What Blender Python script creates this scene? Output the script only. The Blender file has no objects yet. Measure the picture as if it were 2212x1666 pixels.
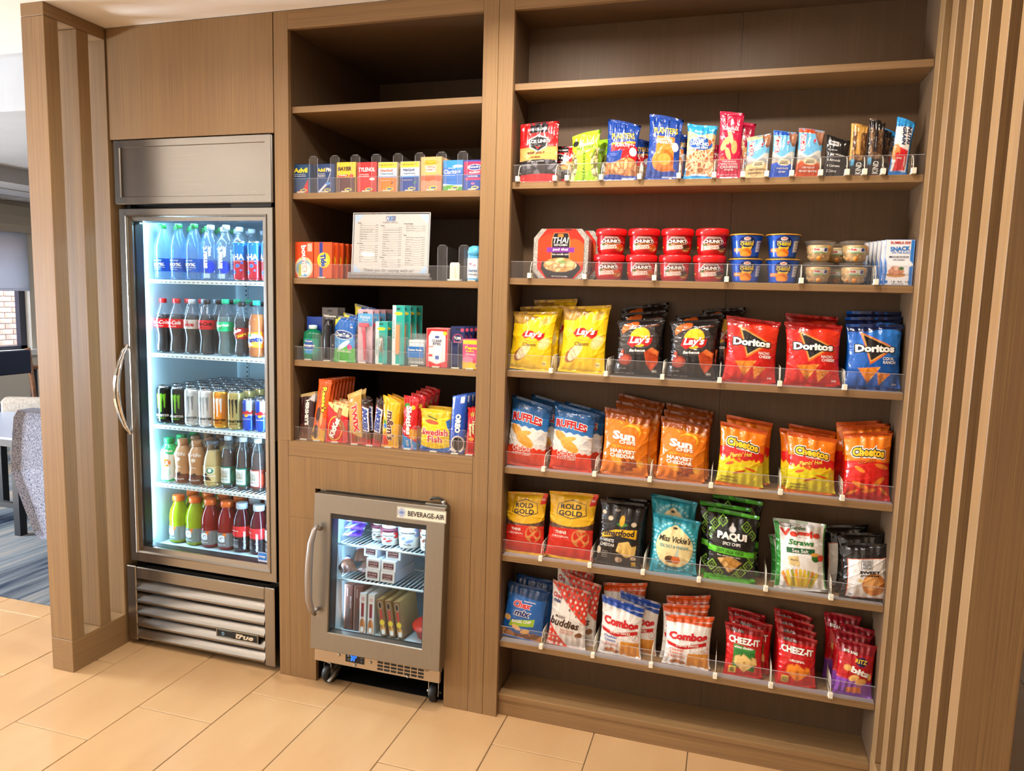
import bpy, bmesh, math, random
import numpy as np
from mathutils import Vector, Matrix, Euler

S = bpy.context.scene
COL = S.collection
random.seed(7)

# ------------------------------------------------------------------ camera, world, light, exposure
cam_d = bpy.data.cameras.new('camera')
cam = bpy.data.objects.new('camera', cam_d)
COL.objects.link(cam)
S.camera = cam
cam_d.sensor_fit = 'HORIZONTAL'; cam_d.sensor_width = 36.0
cam_d.lens = 1571.6 / 2212 * 36.0
cam_d.clip_start = .05; cam_d.clip_end = 100
YAW, PIT, ROL = .2925, -.1192, .028
F = Vector((-math.sin(YAW) * math.cos(PIT), math.cos(YAW) * math.cos(PIT), math.sin(PIT)))
R0 = Vector((math.cos(YAW), math.sin(YAW), 0)); U0 = R0.cross(F)
R1 = R0 * math.cos(ROL) + U0 * math.sin(ROL); U1 = U0 * math.cos(ROL) - R0 * math.sin(ROL)
m = Matrix((R1, U1, -F)).transposed().to_4x4()
m.translation = Vector((1.5785, -2.272, 1.4504))
cam.matrix_world = m

W = bpy.data.worlds.new('world'); S.world = W; W.use_nodes = True
bg = W.node_tree.nodes['Background']
bg.inputs[0].default_value = (.62, .78, 1.0, 1); bg.inputs[1].default_value = 10.0

S.view_settings.view_transform = 'Standard'; S.view_settings.look = 'None'
S.view_settings.gamma = 1.0; S.view_settings.use_curve_mapping = False
S.view_settings.exposure = -0.28
try:
    S.cycles.use_denoising = True
    S.cycles.max_bounces = 8; S.cycles.transparent_max_bounces = 24
    S.cycles.diffuse_bounces = 4; S.cycles.glossy_bounces = 4; S.cycles.transmission_bounces = 6
    S.cycles.sample_clamp_indirect = 6
    S.cycles.caustics_reflective = False; S.cycles.caustics_refractive = False
except Exception: pass

def area(name, loc, rot, sx, sy, power, col, shape='RECTANGLE', spread=180, portal=False):
    l = bpy.data.lights.new(name, 'AREA'); l.shape = shape; l.size = sx
    if shape in ('RECTANGLE', 'ELLIPSE'): l.size_y = sy
    l.energy = power; l.color = col; l.spread = math.radians(spread)
    if portal: l.cycles.is_portal = True
    o = bpy.data.objects.new(name, l); o.location = loc; o.rotation_euler = rot; COL.objects.link(o)
    return o
WARM = (1.0, .91, .80)
DOWN = [(.98, -.47, 18), (1.55, -.50, 11), (-.25, -1.0, 16), (.45, -.8, 9),
        (-1.6, -1.9, 4), (-.2, -2.1, 6), (1.2, -2.3, 4), (0.4, -3.9, 9), (-1.8, -3.9, 10), (2.4, -3.9, 6)]  # last three added at the unseen rear, to brighten what the steel reflects
for i, (x, y, e) in enumerate(DOWN):
    area('downlight_lamp', (x, y, 2.385), (0, 0, 0), .11, .11, e, WARM, 'DISK', 165)
# daylight side: the lounge ceiling lamps and an added lamp in place of window daylight
for x, y in ((-3.4, 2.2), (-2.2, 3.6)):
    area('lounge_lamp', (x, y, 2.28 if y < 0 else 2.29), (0, 0, 0), .5, .5, 20, (1, .97, .94), 'DISK', 170)
for y0, y1 in ((-1.7, -.3),):
    area('window_daylight', (-5.62, (y0 + y1) / 2, 1.1), (0, math.radians(-90), 0), .6, y1 - y0 - .1, 850, (.80, .90, 1.))  # area lamp added at an out-of-view window to light the slat sides
sun_d = bpy.data.lights.new('sun', 'SUN'); sun_d.energy = 8; sun_d.angle = .01; sun_d.color = (1, .95, .86)
sun = bpy.data.objects.new('sun', sun_d); COL.objects.link(sun)
sun.rotation_euler = Vector((.55, -.35, 1.0)).to_track_quat('Z', 'Y').to_euler()

area('sky_slot', (-6.4, 2.9, 3.3), (0, 0, 0), .9, 4.5, 600, (.80, .90, 1.))  # area lamp added out of view to brighten the roller shade and brick
# ------------------------------------------------------------------ materials
def lin(h):
    if not isinstance(h, str): return tuple(h[:3])
    h = h.lstrip('#')
    if len(h) == 3: h = h[0] * 2 + h[1] * 2 + h[2] * 2
    out = []
    for i in (0, 2, 4):
        c = int(h[i:i+2], 16) / 255
        out.append(c / 12.92 if c <= .04045 else ((c + .055) / 1.055) ** 2.4)
    return tuple(out)
MATS = {}
def mat(name, col='#888888', rough=.5, metal=0., spec=.5, emit=None, es=0., coat=0., aniso=0.):
    if name in MATS: return MATS[name]
    m = bpy.data.materials.new(name); m.use_nodes = True
    b = m.node_tree.nodes['Principled BSDF']
    b.inputs['Base Color'].default_value = (*lin(col), 1)
    b.inputs['Roughness'].default_value = rough; b.inputs['Metallic'].default_value = metal
    b.inputs['Specular IOR Level'].default_value = spec
    b.inputs['Coat Weight'].default_value = coat; b.inputs['Coat Roughness'].default_value = .08
    b.inputs['Anisotropic'].default_value = aniso
    if emit: b.inputs['Emission Color'].default_value = (*lin(emit), 1); b.inputs['Emission Strength'].default_value = es
    MATS[name] = m
    return m
def nodes(m): return m.node_tree.nodes, m.node_tree.links, m.node_tree.nodes['Principled BSDF']
def noise_mat(name, c1, c2, scale, rough=.5, spec=.4, bump=.0, det=3., metal=0., lo=.35, hi=.65, c3=None, coat=0.):
    """two-tone fine grain: noise stretched by `scale` in object space"""
    m = mat(name, c1, rough, metal, spec, coat=coat); N, L, b = nodes(m)
    tc = N.new('ShaderNodeTexCoord'); mp = N.new('ShaderNodeMapping'); mp.inputs['Scale'].default_value = scale
    nz = N.new('ShaderNodeTexNoise'); nz.inputs['Scale'].default_value = 1.; nz.inputs['Detail'].default_value = det
    rp = N.new('ShaderNodeValToRGB'); rp.color_ramp.elements[0].position = lo; rp.color_ramp.elements[1].position = hi
    rp.color_ramp.elements[0].color = (*lin(c1), 1); rp.color_ramp.elements[1].color = (*lin(c2), 1)
    L.new(tc.outputs['Object'], mp.inputs[0]); L.new(mp.outputs[0], nz.inputs['Vector'])
    L.new(nz.outputs[0], rp.inputs[0])
    last = rp.outputs[0]
    if c3:
        n2 = N.new('ShaderNodeTexNoise'); n2.inputs['Scale'].default_value = .18; n2.inputs['Detail'].default_value = 2
        L.new(mp.outputs[0], n2.inputs['Vector'])
        mx = N.new('ShaderNodeMix'); mx.data_type = 'RGBA'
        rr = N.new('ShaderNodeMapRange'); rr.inputs[1].default_value = .35; rr.inputs[2].default_value = .75
        rr.inputs[4].default_value = .7
        L.new(n2.outputs[0], rr.inputs[0]); L.new(rr.outputs[0], mx.inputs[0])
        L.new(last, mx.inputs[6]); mx.inputs[7].default_value = (*lin(c3), 1); last = mx.outputs[2]
    L.new(last, b.inputs['Base Color'])
    if bump:
        bp = N.new('ShaderNodeBump'); bp.inputs['Strength'].default_value = bump; bp.inputs['Distance'].default_value = .001
        L.new(nz.outputs[0], bp.inputs['Height']); L.new(bp.outputs[0], b.inputs['Normal'])
    return m
wood_v = noise_mat('wood_vertical_grain', '#7b5f41', '#97774e', (420, 420, 3.0), .42, .35, .15, 4, lo=.3, hi=.62, c3='#836547')
wood_h = noise_mat('wood_horizontal_grain', '#7b5f41', '#97774e', (3.0, 420, 420), .42, .35, .15, 4, lo=.3, hi=.62, c3='#836547')
wood_y = noise_mat('wood_depth_grain', '#7b5f41', '#97774e', (420, 3.0, 420), .42, .35, .15, 4, lo=.3, hi=.62, c3='#836547')
wood_shaded = noise_mat('wood_inner_panel', '#594533', '#664f3b', (400, 400, 3), .45, .3, .1, 4, lo=.3, hi=.62, c3='#594731')  # same laminate as the fronts, interior shade darkened into its colours
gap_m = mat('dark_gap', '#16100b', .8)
steel = noise_mat('brushed_steel', '#948f88', '#a39e97', (4, 4, 900), .26, .5, .08, 2, metal=1., lo=.2, hi=.8)
steel_v = noise_mat('brushed_steel_upright', '#948f88', '#a39e97', (900, 4, 4), .26, .5, .08, 2, metal=1., lo=.2, hi=.8)
steel_m = noise_mat('satin_steel', '#8f897f', '#979187', (500, 500, 6), .40, .5, .03, 2, metal=1., lo=.2, hi=.8)
chrome = mat('chrome', '#d5d3d0', .08, 1.)
dullchrome = mat('dull_zinc', '#a9a9a4', .25, 1.)
black_m = mat('black_rubber', '#101114', .45)
dark_m = mat('dark_plastic', '#17181b', .35)
white_m = mat('white_liner', '#c6dde4', .35)
wire_m = mat('white_wire', '#dfe9ea', .35)
beige_m = mat('ivory_clip', '#e9e2cd', .4)
plaster = noise_mat('ceiling_plaster', '#efe8e0', '#f2ece5', (3, 3, 3), .9, .1)
white_wall = mat('white_wall', '#d8d8da', .85, spec=.2)

def glassy(name, tint=(1, 1, 1), haze=0., hazecol=(1, 1, 1), rough=.02, ior=1.45, gl=1.):
    m = bpy.data.materials.new(name); m.use_nodes = True; N = m.node_tree.nodes; L = m.node_tree.links; N.clear()
    out = N.new('ShaderNodeOutputMaterial'); tr = N.new('ShaderNodeBsdfTransparent'); tr.inputs[0].default_value = (*tint, 1)
    g = N.new('ShaderNodeBsdfGlossy'); g.inputs['Roughness'].default_value = rough; g.inputs[0].default_value = (gl, gl, gl, 1)
    fr = N.new('ShaderNodeFresnel'); fr.inputs[0].default_value = ior
    mx = N.new('ShaderNodeMixShader'); L.new(tr.outputs[0], mx.inputs[1]); L.new(g.outputs[0], mx.inputs[2])
    ge = N.new('ShaderNodeNewGeometry'); sb = N.new('ShaderNodeMath'); sb.operation = 'SUBTRACT'; sb.inputs[0].default_value = 1; ml = N.new('ShaderNodeMath'); ml.operation = 'MULTIPLY'
    L.new(ge.outputs['Backfacing'], sb.inputs[1]); L.new(sb.outputs[0], ml.inputs[0]); L.new(fr.outputs[0], ml.inputs[1]); L.new(ml.outputs[0], mx.inputs[0])
    last = mx.outputs[0]
    if haze:
        d = N.new('ShaderNodeBsdfDiffuse'); d.inputs[0].default_value = (*hazecol, 1)
        m2 = N.new('ShaderNodeMixShader'); m2.inputs[0].default_value = haze
        L.new(last, m2.inputs[1]); L.new(d.outputs[0], m2.inputs[2]); last = m2.outputs[0]
    L.new(last, out.inputs[0]); MATS[name] = m
    return m
acrylic = glassy('clear_acrylic', (.985, .985, .99), .012, (.9, .88, .9), .04, 1.42)
acrylic_edge = glassy('acrylic_edge', (.85, .85, .88), .30, (.75, .73, .75), .1)
door_glass = glassy('door_glass', (.93, .97, 1.), .0, (.8, .9, 1), .01, 1.35, .8)
win_glass = glassy('window_glass', (.92, .95, 1.), .0, rough=.01, ior=1.3)
pet = glassy('clear_bottle_plastic', (.92, .96, .99), .05, (.8, .9, .95), .06, 1.5)
pet_blue = glassy('blue_bottle_plastic', (.74, .87, .97), .12, (.45, .70, .92), .06, 1.5)
def liquid(name, col, tl=.5, rough=.08):
    m = bpy.data.materials.new(name); m.use_nodes = True; N = m.node_tree.nodes; L = m.node_tree.links; N.clear()
    out = N.new('ShaderNodeOutputMaterial'); d = N.new('ShaderNodeBsdfDiffuse'); d.inputs[0].default_value = (*lin(col), 1)
    t = N.new('ShaderNodeBsdfTranslucent'); t.inputs[0].default_value = (*lin(col), 1)
    g = N.new('ShaderNodeBsdfGlossy'); g.inputs['Roughness'].default_value = rough
    fr = N.new('ShaderNodeFresnel'); fr.inputs[0].default_value = 1.45
    a = N.new('ShaderNodeMixShader'); a.inputs[0].default_value = tl; L.new(d.outputs[0], a.inputs[1]); L.new(t.outputs[0], a.inputs[2])
    b = N.new('ShaderNodeMixShader'); L.new(fr.outputs[0], b.inputs[0]); L.new(a.outputs[0], b.inputs[1]); L.new(g.outputs[0], b.inputs[2])
    L.new(b.outputs[0], out.inputs[0]); MATS[name] = m
    return m
def print_mat(name, rough, spec=.5, metal=0., bump=0., coat=0.):
    m = mat(name, '#ffffff', rough, metal, spec, coat=coat); N, L, b = nodes(m)
    a = N.new('ShaderNodeAttribute'); a.attribute_name = 'Col'; L.new(a.outputs['Color'], b.inputs['Base Color'])
    if bump:
        tc = N.new('ShaderNodeTexCoord'); nz = N.new('ShaderNodeTexNoise'); nz.inputs['Scale'].default_value = 38; nz.inputs['Detail'].default_value = 2
        nz.inputs['Distortion'].default_value = 1.2
        bp = N.new('ShaderNodeBump'); bp.inputs['Strength'].default_value = bump; bp.inputs['Distance'].default_value = .004
        L.new(tc.outputs['Object'], nz.inputs['Vector']); L.new(nz.outputs[0], bp.inputs['Height']); L.new(bp.outputs[0], b.inputs['Normal'])
    return m
foil = print_mat('printed_foil', .20, .6, 0., .6)
paper = print_mat('printed_card', .42, .4)
plastic = print_mat('printed_plastic', .22, .5)
canm = print_mat('printed_can', .22, .6, .55)

# ------------------------------------------------------------------ mesh helpers
def mkmesh(name, v, f, mats, mi=None, smooth=False, col=None):
    me = bpy.data.meshes.new(name)
    me.from_pydata([tuple(map(float, p)) for p in v], [], f)
    for m in mats: me.materials.append(m)
    if mi is not None: me.polygons.foreach_set('material_index', np.asarray(mi, dtype=np.int32))
    if smooth: me.polygons.foreach_set('use_smooth', np.ones(len(f), dtype=bool) if smooth is True else np.asarray(smooth, dtype=bool))
    if col is not None:
        ca = me.color_attributes.new('Col', 'FLOAT_COLOR', 'POINT')
        c = np.ones((len(v), 4), dtype=np.float32); c[:, :3] = col
        ca.data.foreach_set('color', c.ravel())
    me.update()
    return me
def obj(name, me, parent=None, loc=None, rot=None, kind=None, label=None, cat=None, group=None):
    o = bpy.data.objects.new(name, me); COL.objects.link(o)
    if parent is not None: o.parent = parent
    if loc is not None: o.location = loc
    if rot is not None: o.rotation_euler = rot
    if kind: o['kind'] = kind
    if label: o['label'] = label
    if cat: o['category'] = cat
    if group: o['group'] = group
    return o
def thing(name, label, cat, loc=(0, 0, 0), rot=(0, 0, 0), group=None):
    return obj(name, None, None, loc, rot, None, label, cat, group)
class MB:
    def __init__(s): s.v = []; s.f = []; s.mi = []; s.sm = []
    def add(s, vs, fs, mi=0, sm=False):
        o = len(s.v); s.v += [tuple(p) for p in vs]; s.f += [tuple(i + o for i in f) for f in fs]; s.mi += [mi] * len(fs); s.sm += [sm] * len(fs); return s
    def box(s, x0, x1, y0, y1, z0, z1, mi=0, bev=0.):
        if bev:
            b = min(bev, abs(x1 - x0) * .45, abs(y1 - y0) * .45, abs(z1 - z0) * .45)
            P = []
            # chamfered box: 24 verts
            for sx in (0, 1):
                for sy in (0, 1):
                    for sz in (0, 1):
                        X = (x0, x1)[sx]; Y = (y0, y1)[sy]; Z = (z0, z1)[sz]
                        dx = (b, -b)[sx]; dy = (b, -b)[sy]; dz = (b, -b)[sz]
                        P += [(X, Y + dy, Z + dz), (X + dx, Y, Z + dz), (X + dx, Y + dy, Z)]
            def k(sx, sy, sz, a): return ((sx * 2 + sy) * 2 + sz) * 3 + a
            fs = [(k(0,0,0,0),k(0,0,1,0),k(0,1,1,0),k(0,1,0,0)), (k(1,0,0,0),k(1,1,0,0),k(1,1,1,0),k(1,0,1,0)),
                  (k(0,0,0,1),k(1,0,0,1),k(1,0,1,1),k(0,0,1,1)), (k(0,1,0,1),k(0,1,1,1),k(1,1,1,1),k(1,1,0,1)),
                  (k(0,0,0,2),k(0,1,0,2),k(1,1,0,2),k(1,0,0,2)), (k(0,0,1,2),k(1,0,1,2),k(1,1,1,2),k(0,1,1,2))]
            for sx in (0, 1):
                for sy in (0, 1): fs.append((k(sx,sy,0,0),k(sx,sy,1,0),k(sx,sy,1,1),k(sx,sy,0,1)))
                for sz in (0, 1): fs.append((k(sx,0,sz,0),k(sx,1,sz,0),k(sx,1,sz,2),k(sx,0,sz,2)))
            for sy in (0, 1):
                for sz in (0, 1): fs.append((k(0,sy,sz,1),k(1,sy,sz,1),k(1,sy,sz,2),k(0,sy,sz,2)))
            for sx in (0, 1):
                for sy in (0, 1):
                    for sz in (0, 1): fs.append((k(sx,sy,sz,0),k(sx,sy,sz,1),k(sx,sy,sz,2)))
            return s.add(P, fs, mi)
        P = [(x0,y0,z0),(x1,y0,z0),(x1,y1,z0),(x0,y1,z0),(x0,y0,z1),(x1,y0,z1),(x1,y1,z1),(x0,y1,z1)]
        return s.add(P, [(0,3,2,1),(4,5,6,7),(0,1,5,4),(1,2,6,5),(2,3,7,6),(3,0,4,7)], mi)
    def tube(s, pts, r, n=8, mi=0, caps=True, closed=False):
        pts = [Vector(p) for p in pts]; rings = []; N = len(pts)
        for i, p in enumerate(pts):
            a = pts[i - 1] if (i > 0 or closed) else p; b = pts[(i + 1) % N] if (i < N - 1 or closed) else p
            d = (b - a).normalized()
            if i == 0:
                u = d.cross(Vector((0, 0, 1)))
                if u.length < .5: u = d.cross(Vector((0, 1, 0)))
            else: u = u - d * u.dot(d)
            u.normalize(); w = d.cross(u)
            rr = r[i] if isinstance(r, (list, tuple)) else r
            rings.append([p + u * (rr * math.cos(2 * math.pi * k / n)) + w * (rr * math.sin(2 * math.pi * k / n)) for k in range(n)])
        vs = [q for ring in rings for q in ring]; fs = []
        for i in range(N - 1 + (1 if closed else 0)):
            j = (i + 1) % N
            for k in range(n): fs.append((i * n + k, i * n + (k + 1) % n, j * n + (k + 1) % n, j * n + k))
        if caps and not closed: fs += [tuple(range(n))[::-1], tuple((N - 1) * n + k for k in range(n))]
        return s.add(vs, fs, mi, True)
    def lathe(s, prof, n=24, c=(0, 0, 0), mi=0, axis='Z'):
        vs = []; fs = []
        for r, z in prof:
            for k in range(n):
                a = 2 * math.pi * k / n; q = (r * math.sin(a), -r * math.cos(a), z)
                if axis == 'X': q = (z, q[0], q[1])
                if axis == 'Y': q = (q[0], z, q[1])
                vs.append((q[0] + c[0], q[1] + c[1], q[2] + c[2]))
        for i in range(len(prof) - 1):
            for k in range(n): fs.append((i * n + k, i * n + (k + 1) % n, (i + 1) * n + (k + 1) % n, (i + 1) * n + k))
        if prof[0][0] > 1e-5: fs.append(tuple(range(n))[::-1])
        if prof[-1][0] > 1e-5: fs.append(tuple((len(prof) - 1) * n + k for k in range(n)))
        return s.add(vs, fs, mi, True)
    def prism(s, poly, y0, y1, mi=0, plane='xz'):
        n = len(poly)
        g = {'xz': lambda a, b, y: (a, y, b), 'yz': lambda a, b, x: (x, a, b), 'xy': lambda a, b, z: (a, b, z)}[plane]
        vs = [g(a, b, y0) for a, b in poly] + [g(a, b, y1) for a, b in poly]
        fs = [tuple(range(n)), tuple(range(2 * n - 1, n - 1, -1))] + [(i, i + n, (i + 1) % n + n, (i + 1) % n) for i in range(n)]
        return s.add(vs, fs, mi)
    def mesh(s, name, mats):
        if not isinstance(mats, (list, tuple)): mats = [mats]
        me = mkmesh(name, s.v, s.f, mats, s.mi, s.sm)
        return me
    def build(s, name, mats, parent=None, **k): return obj(name, s.mesh(name, mats), parent, **k)

# ------------------------------------------------------------------ flat print: colour grids and lettering
def fillcol(c, X, Y, rng):
    if isinstance(c, tuple) and c[0] == 'v':
        _, n, cols, edge, seed = c[:5]; asp = c[5] if len(c) > 5 else 1.3
        r = np.random.RandomState(seed); pts = r.rand(n, 2); ci = r.randint(0, len(cols), n)
        d = np.sqrt((X[..., None] - pts[:, 0]) ** 2 + ((Y[..., None] - pts[:, 1]) * asp) ** 2)
        idx = np.argsort(d, axis=-1); near = idx[..., 0]; d1 = np.take_along_axis(d, idx[..., :1], -1)[..., 0]; d2 = np.take_along_axis(d, idx[..., 1:2], -1)[..., 0]
        cc = np.array([lin(q) for q in cols])[ci][near]
        e = np.clip((d2 - d1) * n ** .5 * 2.2, 0, 1)[..., None]
        return cc * e + np.array(lin(edge)) * (1 - e)
    if isinstance(c, tuple) and c[0] == 'g':
        a, b = np.array(lin(c[1])), np.array(lin(c[2])); t = np.clip(Y, 0, 1)[..., None]
        return b + (a - b) * t
    return np.broadcast_to(np.array(lin(c)), X.shape + (3,))
def paint(nx, nz, base, ops):
    acc = 0
    for ox, oy in ((-.25, -.25), (.25, -.25), (-.25, .25), (.25, .25)): acc = acc + paint1(nx, nz, base, ops, ox / nx, oy / nz)
    return acc / 4
def paint1(nx, nz, base, ops, ox, oy):
    X, Y = np.meshgrid(np.linspace(0, 1, nx + 1) + ox, np.linspace(0, 1, nz + 1) + oy)
    C = np.array(fillcol(base, X, Y, None), dtype=float).copy()
    for op in ops:
        k = op[0]; c = op[-1]
        if k == 'r': M = (X >= op[1]) & (X <= op[2]) & (Y >= op[3]) & (Y <= op[4])
        elif k == 'e':
            c = op[5]; a = math.radians(op[6]) if len(op) > 6 else 0
            dx, dy = X - op[1], Y - op[2]; u = dx * math.cos(a) + dy * math.sin(a); v = -dx * math.sin(a) + dy * math.cos(a)
            M = (u / op[3]) ** 2 + (v / op[4]) ** 2 <= 1
        elif k == 'p':
            P = op[1]; M = np.zeros(X.shape, bool)
            for i in range(len(P)):
                (x1, y1), (x2, y2) = P[i], P[i - 1]
                if y1 == y2: continue
                cr = ((y1 > Y) != (y2 > Y)) & (X < (x2 - x1) * (Y - y1) / (y2 - y1) + x1); M ^= cr
        elif k == 'w': M = Y < op[1] + op[2] * np.sin(2 * math.pi * (op[3] * X + op[4]))
        elif k == 'z': M = Y < op[1] + op[2] * (np.abs((X * op[3]) % 1 - .5) * 4 - 1)
        elif k == 'W': M = Y > op[1] + op[2] * np.sin(2 * math.pi * (op[3] * X + op[4]))
        elif k == 'd':
            x0, y0, x1, y1, w = op[1:6]; L = math.hypot(x1 - x0, y1 - y0); ux, uy = (x1 - x0) / L, (y1 - y0) / L
            t = (X - x0) * ux + (Y - y0) * uy; M = (np.abs(-(X - x0) * uy + (Y - y0) * ux) < w / 2) & (t >= 0) & (t <= L)
        if M.any(): C[M] = fillcol(c, X, Y, None)[M]
    return C
TXT = {}
def text_mesh(s, off=0., sh=0.):
    key = (s, off, sh)
    if key in TXT: return TXT[key]
    cu = bpy.data.curves.new('t', 'FONT'); cu.body = s; cu.size = 1; cu.offset = off; cu.shear = sh; cu.resolution_u = 2
    cu.fill_mode = 'FRONT'
    o = bpy.data.objects.new('t', cu); me = bpy.data.meshes.new_from_object(o)
    bm = bmesh.new(); bm.from_mesh(me); bmesh.ops.triangulate(bm, faces=bm.faces[:])
    for lim in (.30, .22):
        le = [e for e in bm.edges if e.calc_length() > lim]
        if le: bmesh.ops.subdivide_edges(bm, edges=le, cuts=1); bmesh.ops.triangulate(bm, faces=bm.faces[:])
    bm.to_mesh(me); bm.free()
    n = len(me.vertices); v = np.zeros(n * 3); me.vertices.foreach_get('co', v); v = v.reshape(-1, 3)[:, :2]
    f = [tuple(p.vertices) for p in me.polygons]
    bpy.data.objects.remove(o); bpy.data.curves.remove(cu); bpy.data.meshes.remove(me)
    TXT[key] = (v, f)
    return TXT[key]
def letters(texts, M, asp):
    """texts: (string, cx, cy, width, height, colour, opts). asp = face height / face width. M maps (s, t, lift) to 3D"""
    V = []; Fc = []; C = []
    for tx in texts:
        s, cx, cy, w, h, c = tx[:6]; o = tx[6] if len(tx) > 6 else {}
        b = o.get('b', .02); sh = o.get('sh', 0.); rot = math.radians(o.get('rot', 0.)); arc = o.get('arc', 0.)
        v0, f0 = text_mesh(s, b, sh)
        if not len(v0): continue
        lo = v0.min(0); hi = v0.max(0)
        layers = [(b, c, .0013)]
        if 'o' in o: layers.insert(0, (b + o.get('ow', .05), o['o'], .0009))
        if 'o2' in o: layers.insert(0, (b + o.get('ow', .05) * 2, o['o2'], .0006))
        for off, col, lift in layers:
            v, f = text_mesh(s, off, sh)
            a = (v[:, 0] - (lo[0] + hi[0]) / 2) / (hi[0] - lo[0]) * w; q = (v[:, 1] - (lo[1] + hi[1]) / 2) / (hi[1] - lo[1]) * h * (1 if abs(o.get('rot', 0)) > 45 else asp)
            if arc: q = q + arc * (1 - (2 * a / w) ** 2)
            X = cx + a * math.cos(rot) - q * math.sin(rot); Y = cy + (a * math.sin(rot) + q * math.cos(rot)) / asp
            P = M(X, Y, lift); n0 = len(V)
            V += [tuple(p) for p in P]; Fc += [tuple(i + n0 for i in t) for t in f]; C += [lin(col)] * len(P)
    return V, Fc, C
PROT = {}
def lettering(kind, texts, M, asp, m=None):
    if not texts: return []
    V, Fc, C = letters(texts, M, asp)
    if not V: return []
    return [('printed_lettering', mkmesh(kind + '_print', V, Fc, [m or plastic], col=np.array(C)))]
def bag_map(w, h, thk, seed, sq=.07, wr=1., seal=.045):
    r = np.random.RandomState(seed); ph = r.rand(12) * 6.28; fr = r.uniform(1.2, 4.5, 12); am = r.uniform(.4, 1, 12); tilt = r.uniform(-.012, .012)
    def core(s, t, side):
        s = np.asarray(s, float); t = np.asarray(t, float)
        tt = np.clip((t - seal) / (1 - 2 * seal), 0, 1); B = np.sin(math.pi * tt) ** .5
        pr = np.clip(1 - np.abs(2 * s - 1) ** 2.6, 0, 1) ** .75
        d0 = np.exp(-(tt / .16) ** 1.2); d1 = np.exp(-((1 - tt) / .16) ** 1.2); edge = np.abs(2 * s - 1) ** 3
        W_ = 0
        for i in range(3):
            W_ = W_ + am[i] * (d1 * np.sin(6.28 * fr[i] * 1.6 * s + ph[i]) + d0 * np.sin(6.28 * fr[i + 3] * 1.6 * s + ph[i + 3]))
        dg = 0
        for i in range(4):
            a = ph[6 + i]; q = np.sin(6.28 * fr[6 + i % 3] * .5 * (s * math.cos(a) + t * 1.4 * math.sin(a)) + ph[i]); dg = dg + (1 - np.abs(q)) ** 4 * am[i + 4]
        Y = side * (thk / 2 * B * pr) + wr * (.0026 * W_ * np.clip(B * 2, 0.12, 1) + .0030 * dg * B * (.35 + edge)) * side
        Y = Y + .006 * wr * np.sin(6.28 * s * .8 + ph[10]) * np.clip((t - .9) / .1, 0, 1) - .004 * np.clip((.08 - t) / .08, 0, 1)
        X = (s - .5) * w * (1 - sq * B)
        Z = t * h + tilt * (s - .5) * t * 2
        return X, Y, Z
    return core
def make_bag(kind, name, w, h, thk, base, ops, texts=(), nx=76, nz=104, m=None, sq=.10, wr=1., seal=.045, seed=None, back='#999999'):
    seed = sum(map(ord, kind)) if seed is None else seed
    core = bag_map(w, h, thk, seed, sq, wr, seal)
    C = paint(nx, nz, base, ops)
    s, t = np.meshgrid(np.linspace(0, 1, nx + 1), np.linspace(0, 1, nz + 1))
    X, Y, Z = core(s, t, -1.)
    V = np.stack([X, Y, Z], -1).reshape(-1, 3); Cc = C.reshape(-1, 3)
    idx = np.arange((nx + 1) * (nz + 1)).reshape(nz + 1, nx + 1)
    Fq = np.stack([idx[:-1, :-1], idx[:-1, 1:], idx[1:, 1:], idx[1:, :-1]], -1).reshape(-1, 4).tolist()
    nb = 6; sb = np.linspace(0, 1, nb + 1)[1:-1]
    s2, t2 = np.meshgrid(sb, np.linspace(0, 1, nz + 1)); X2, Y2, Z2 = core(s2, t2, 1.)
    o = len(V); V = np.concatenate([V, np.stack([X2, Y2, Z2], -1).reshape(-1, 3)])
    bc = C[:, [0, -1]].mean(1); Cc = np.concatenate([Cc, np.repeat(bc[:, None, :], nb - 1, 1).reshape(-1, 3)])
    ib = o + np.arange((nb - 1) * (nz + 1)).reshape(nz + 1, nb - 1)
    full = np.concatenate([idx[:, :1], ib, idx[:, -1:]], 1)
    Fq += np.stack([full[:-1, 1:], full[:-1, :-1], full[1:, :-1], full[1:, 1:]], -1).reshape(-1, 4).tolist()
    body = mkmesh(kind, V, Fq, [m or foil], smooth=True, col=Cc)
    def M(a, b, e):
        X, Y, Z = core(np.clip(a, 0, 1), np.clip(b, 0, 1), -1.)
        return np.stack([X, Y - e, Z], -1)
    PROT[kind] = dict(name=name, body=body, parts=lettering(kind, texts, M, h / w, m or foil), h=h, w=w)
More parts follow.
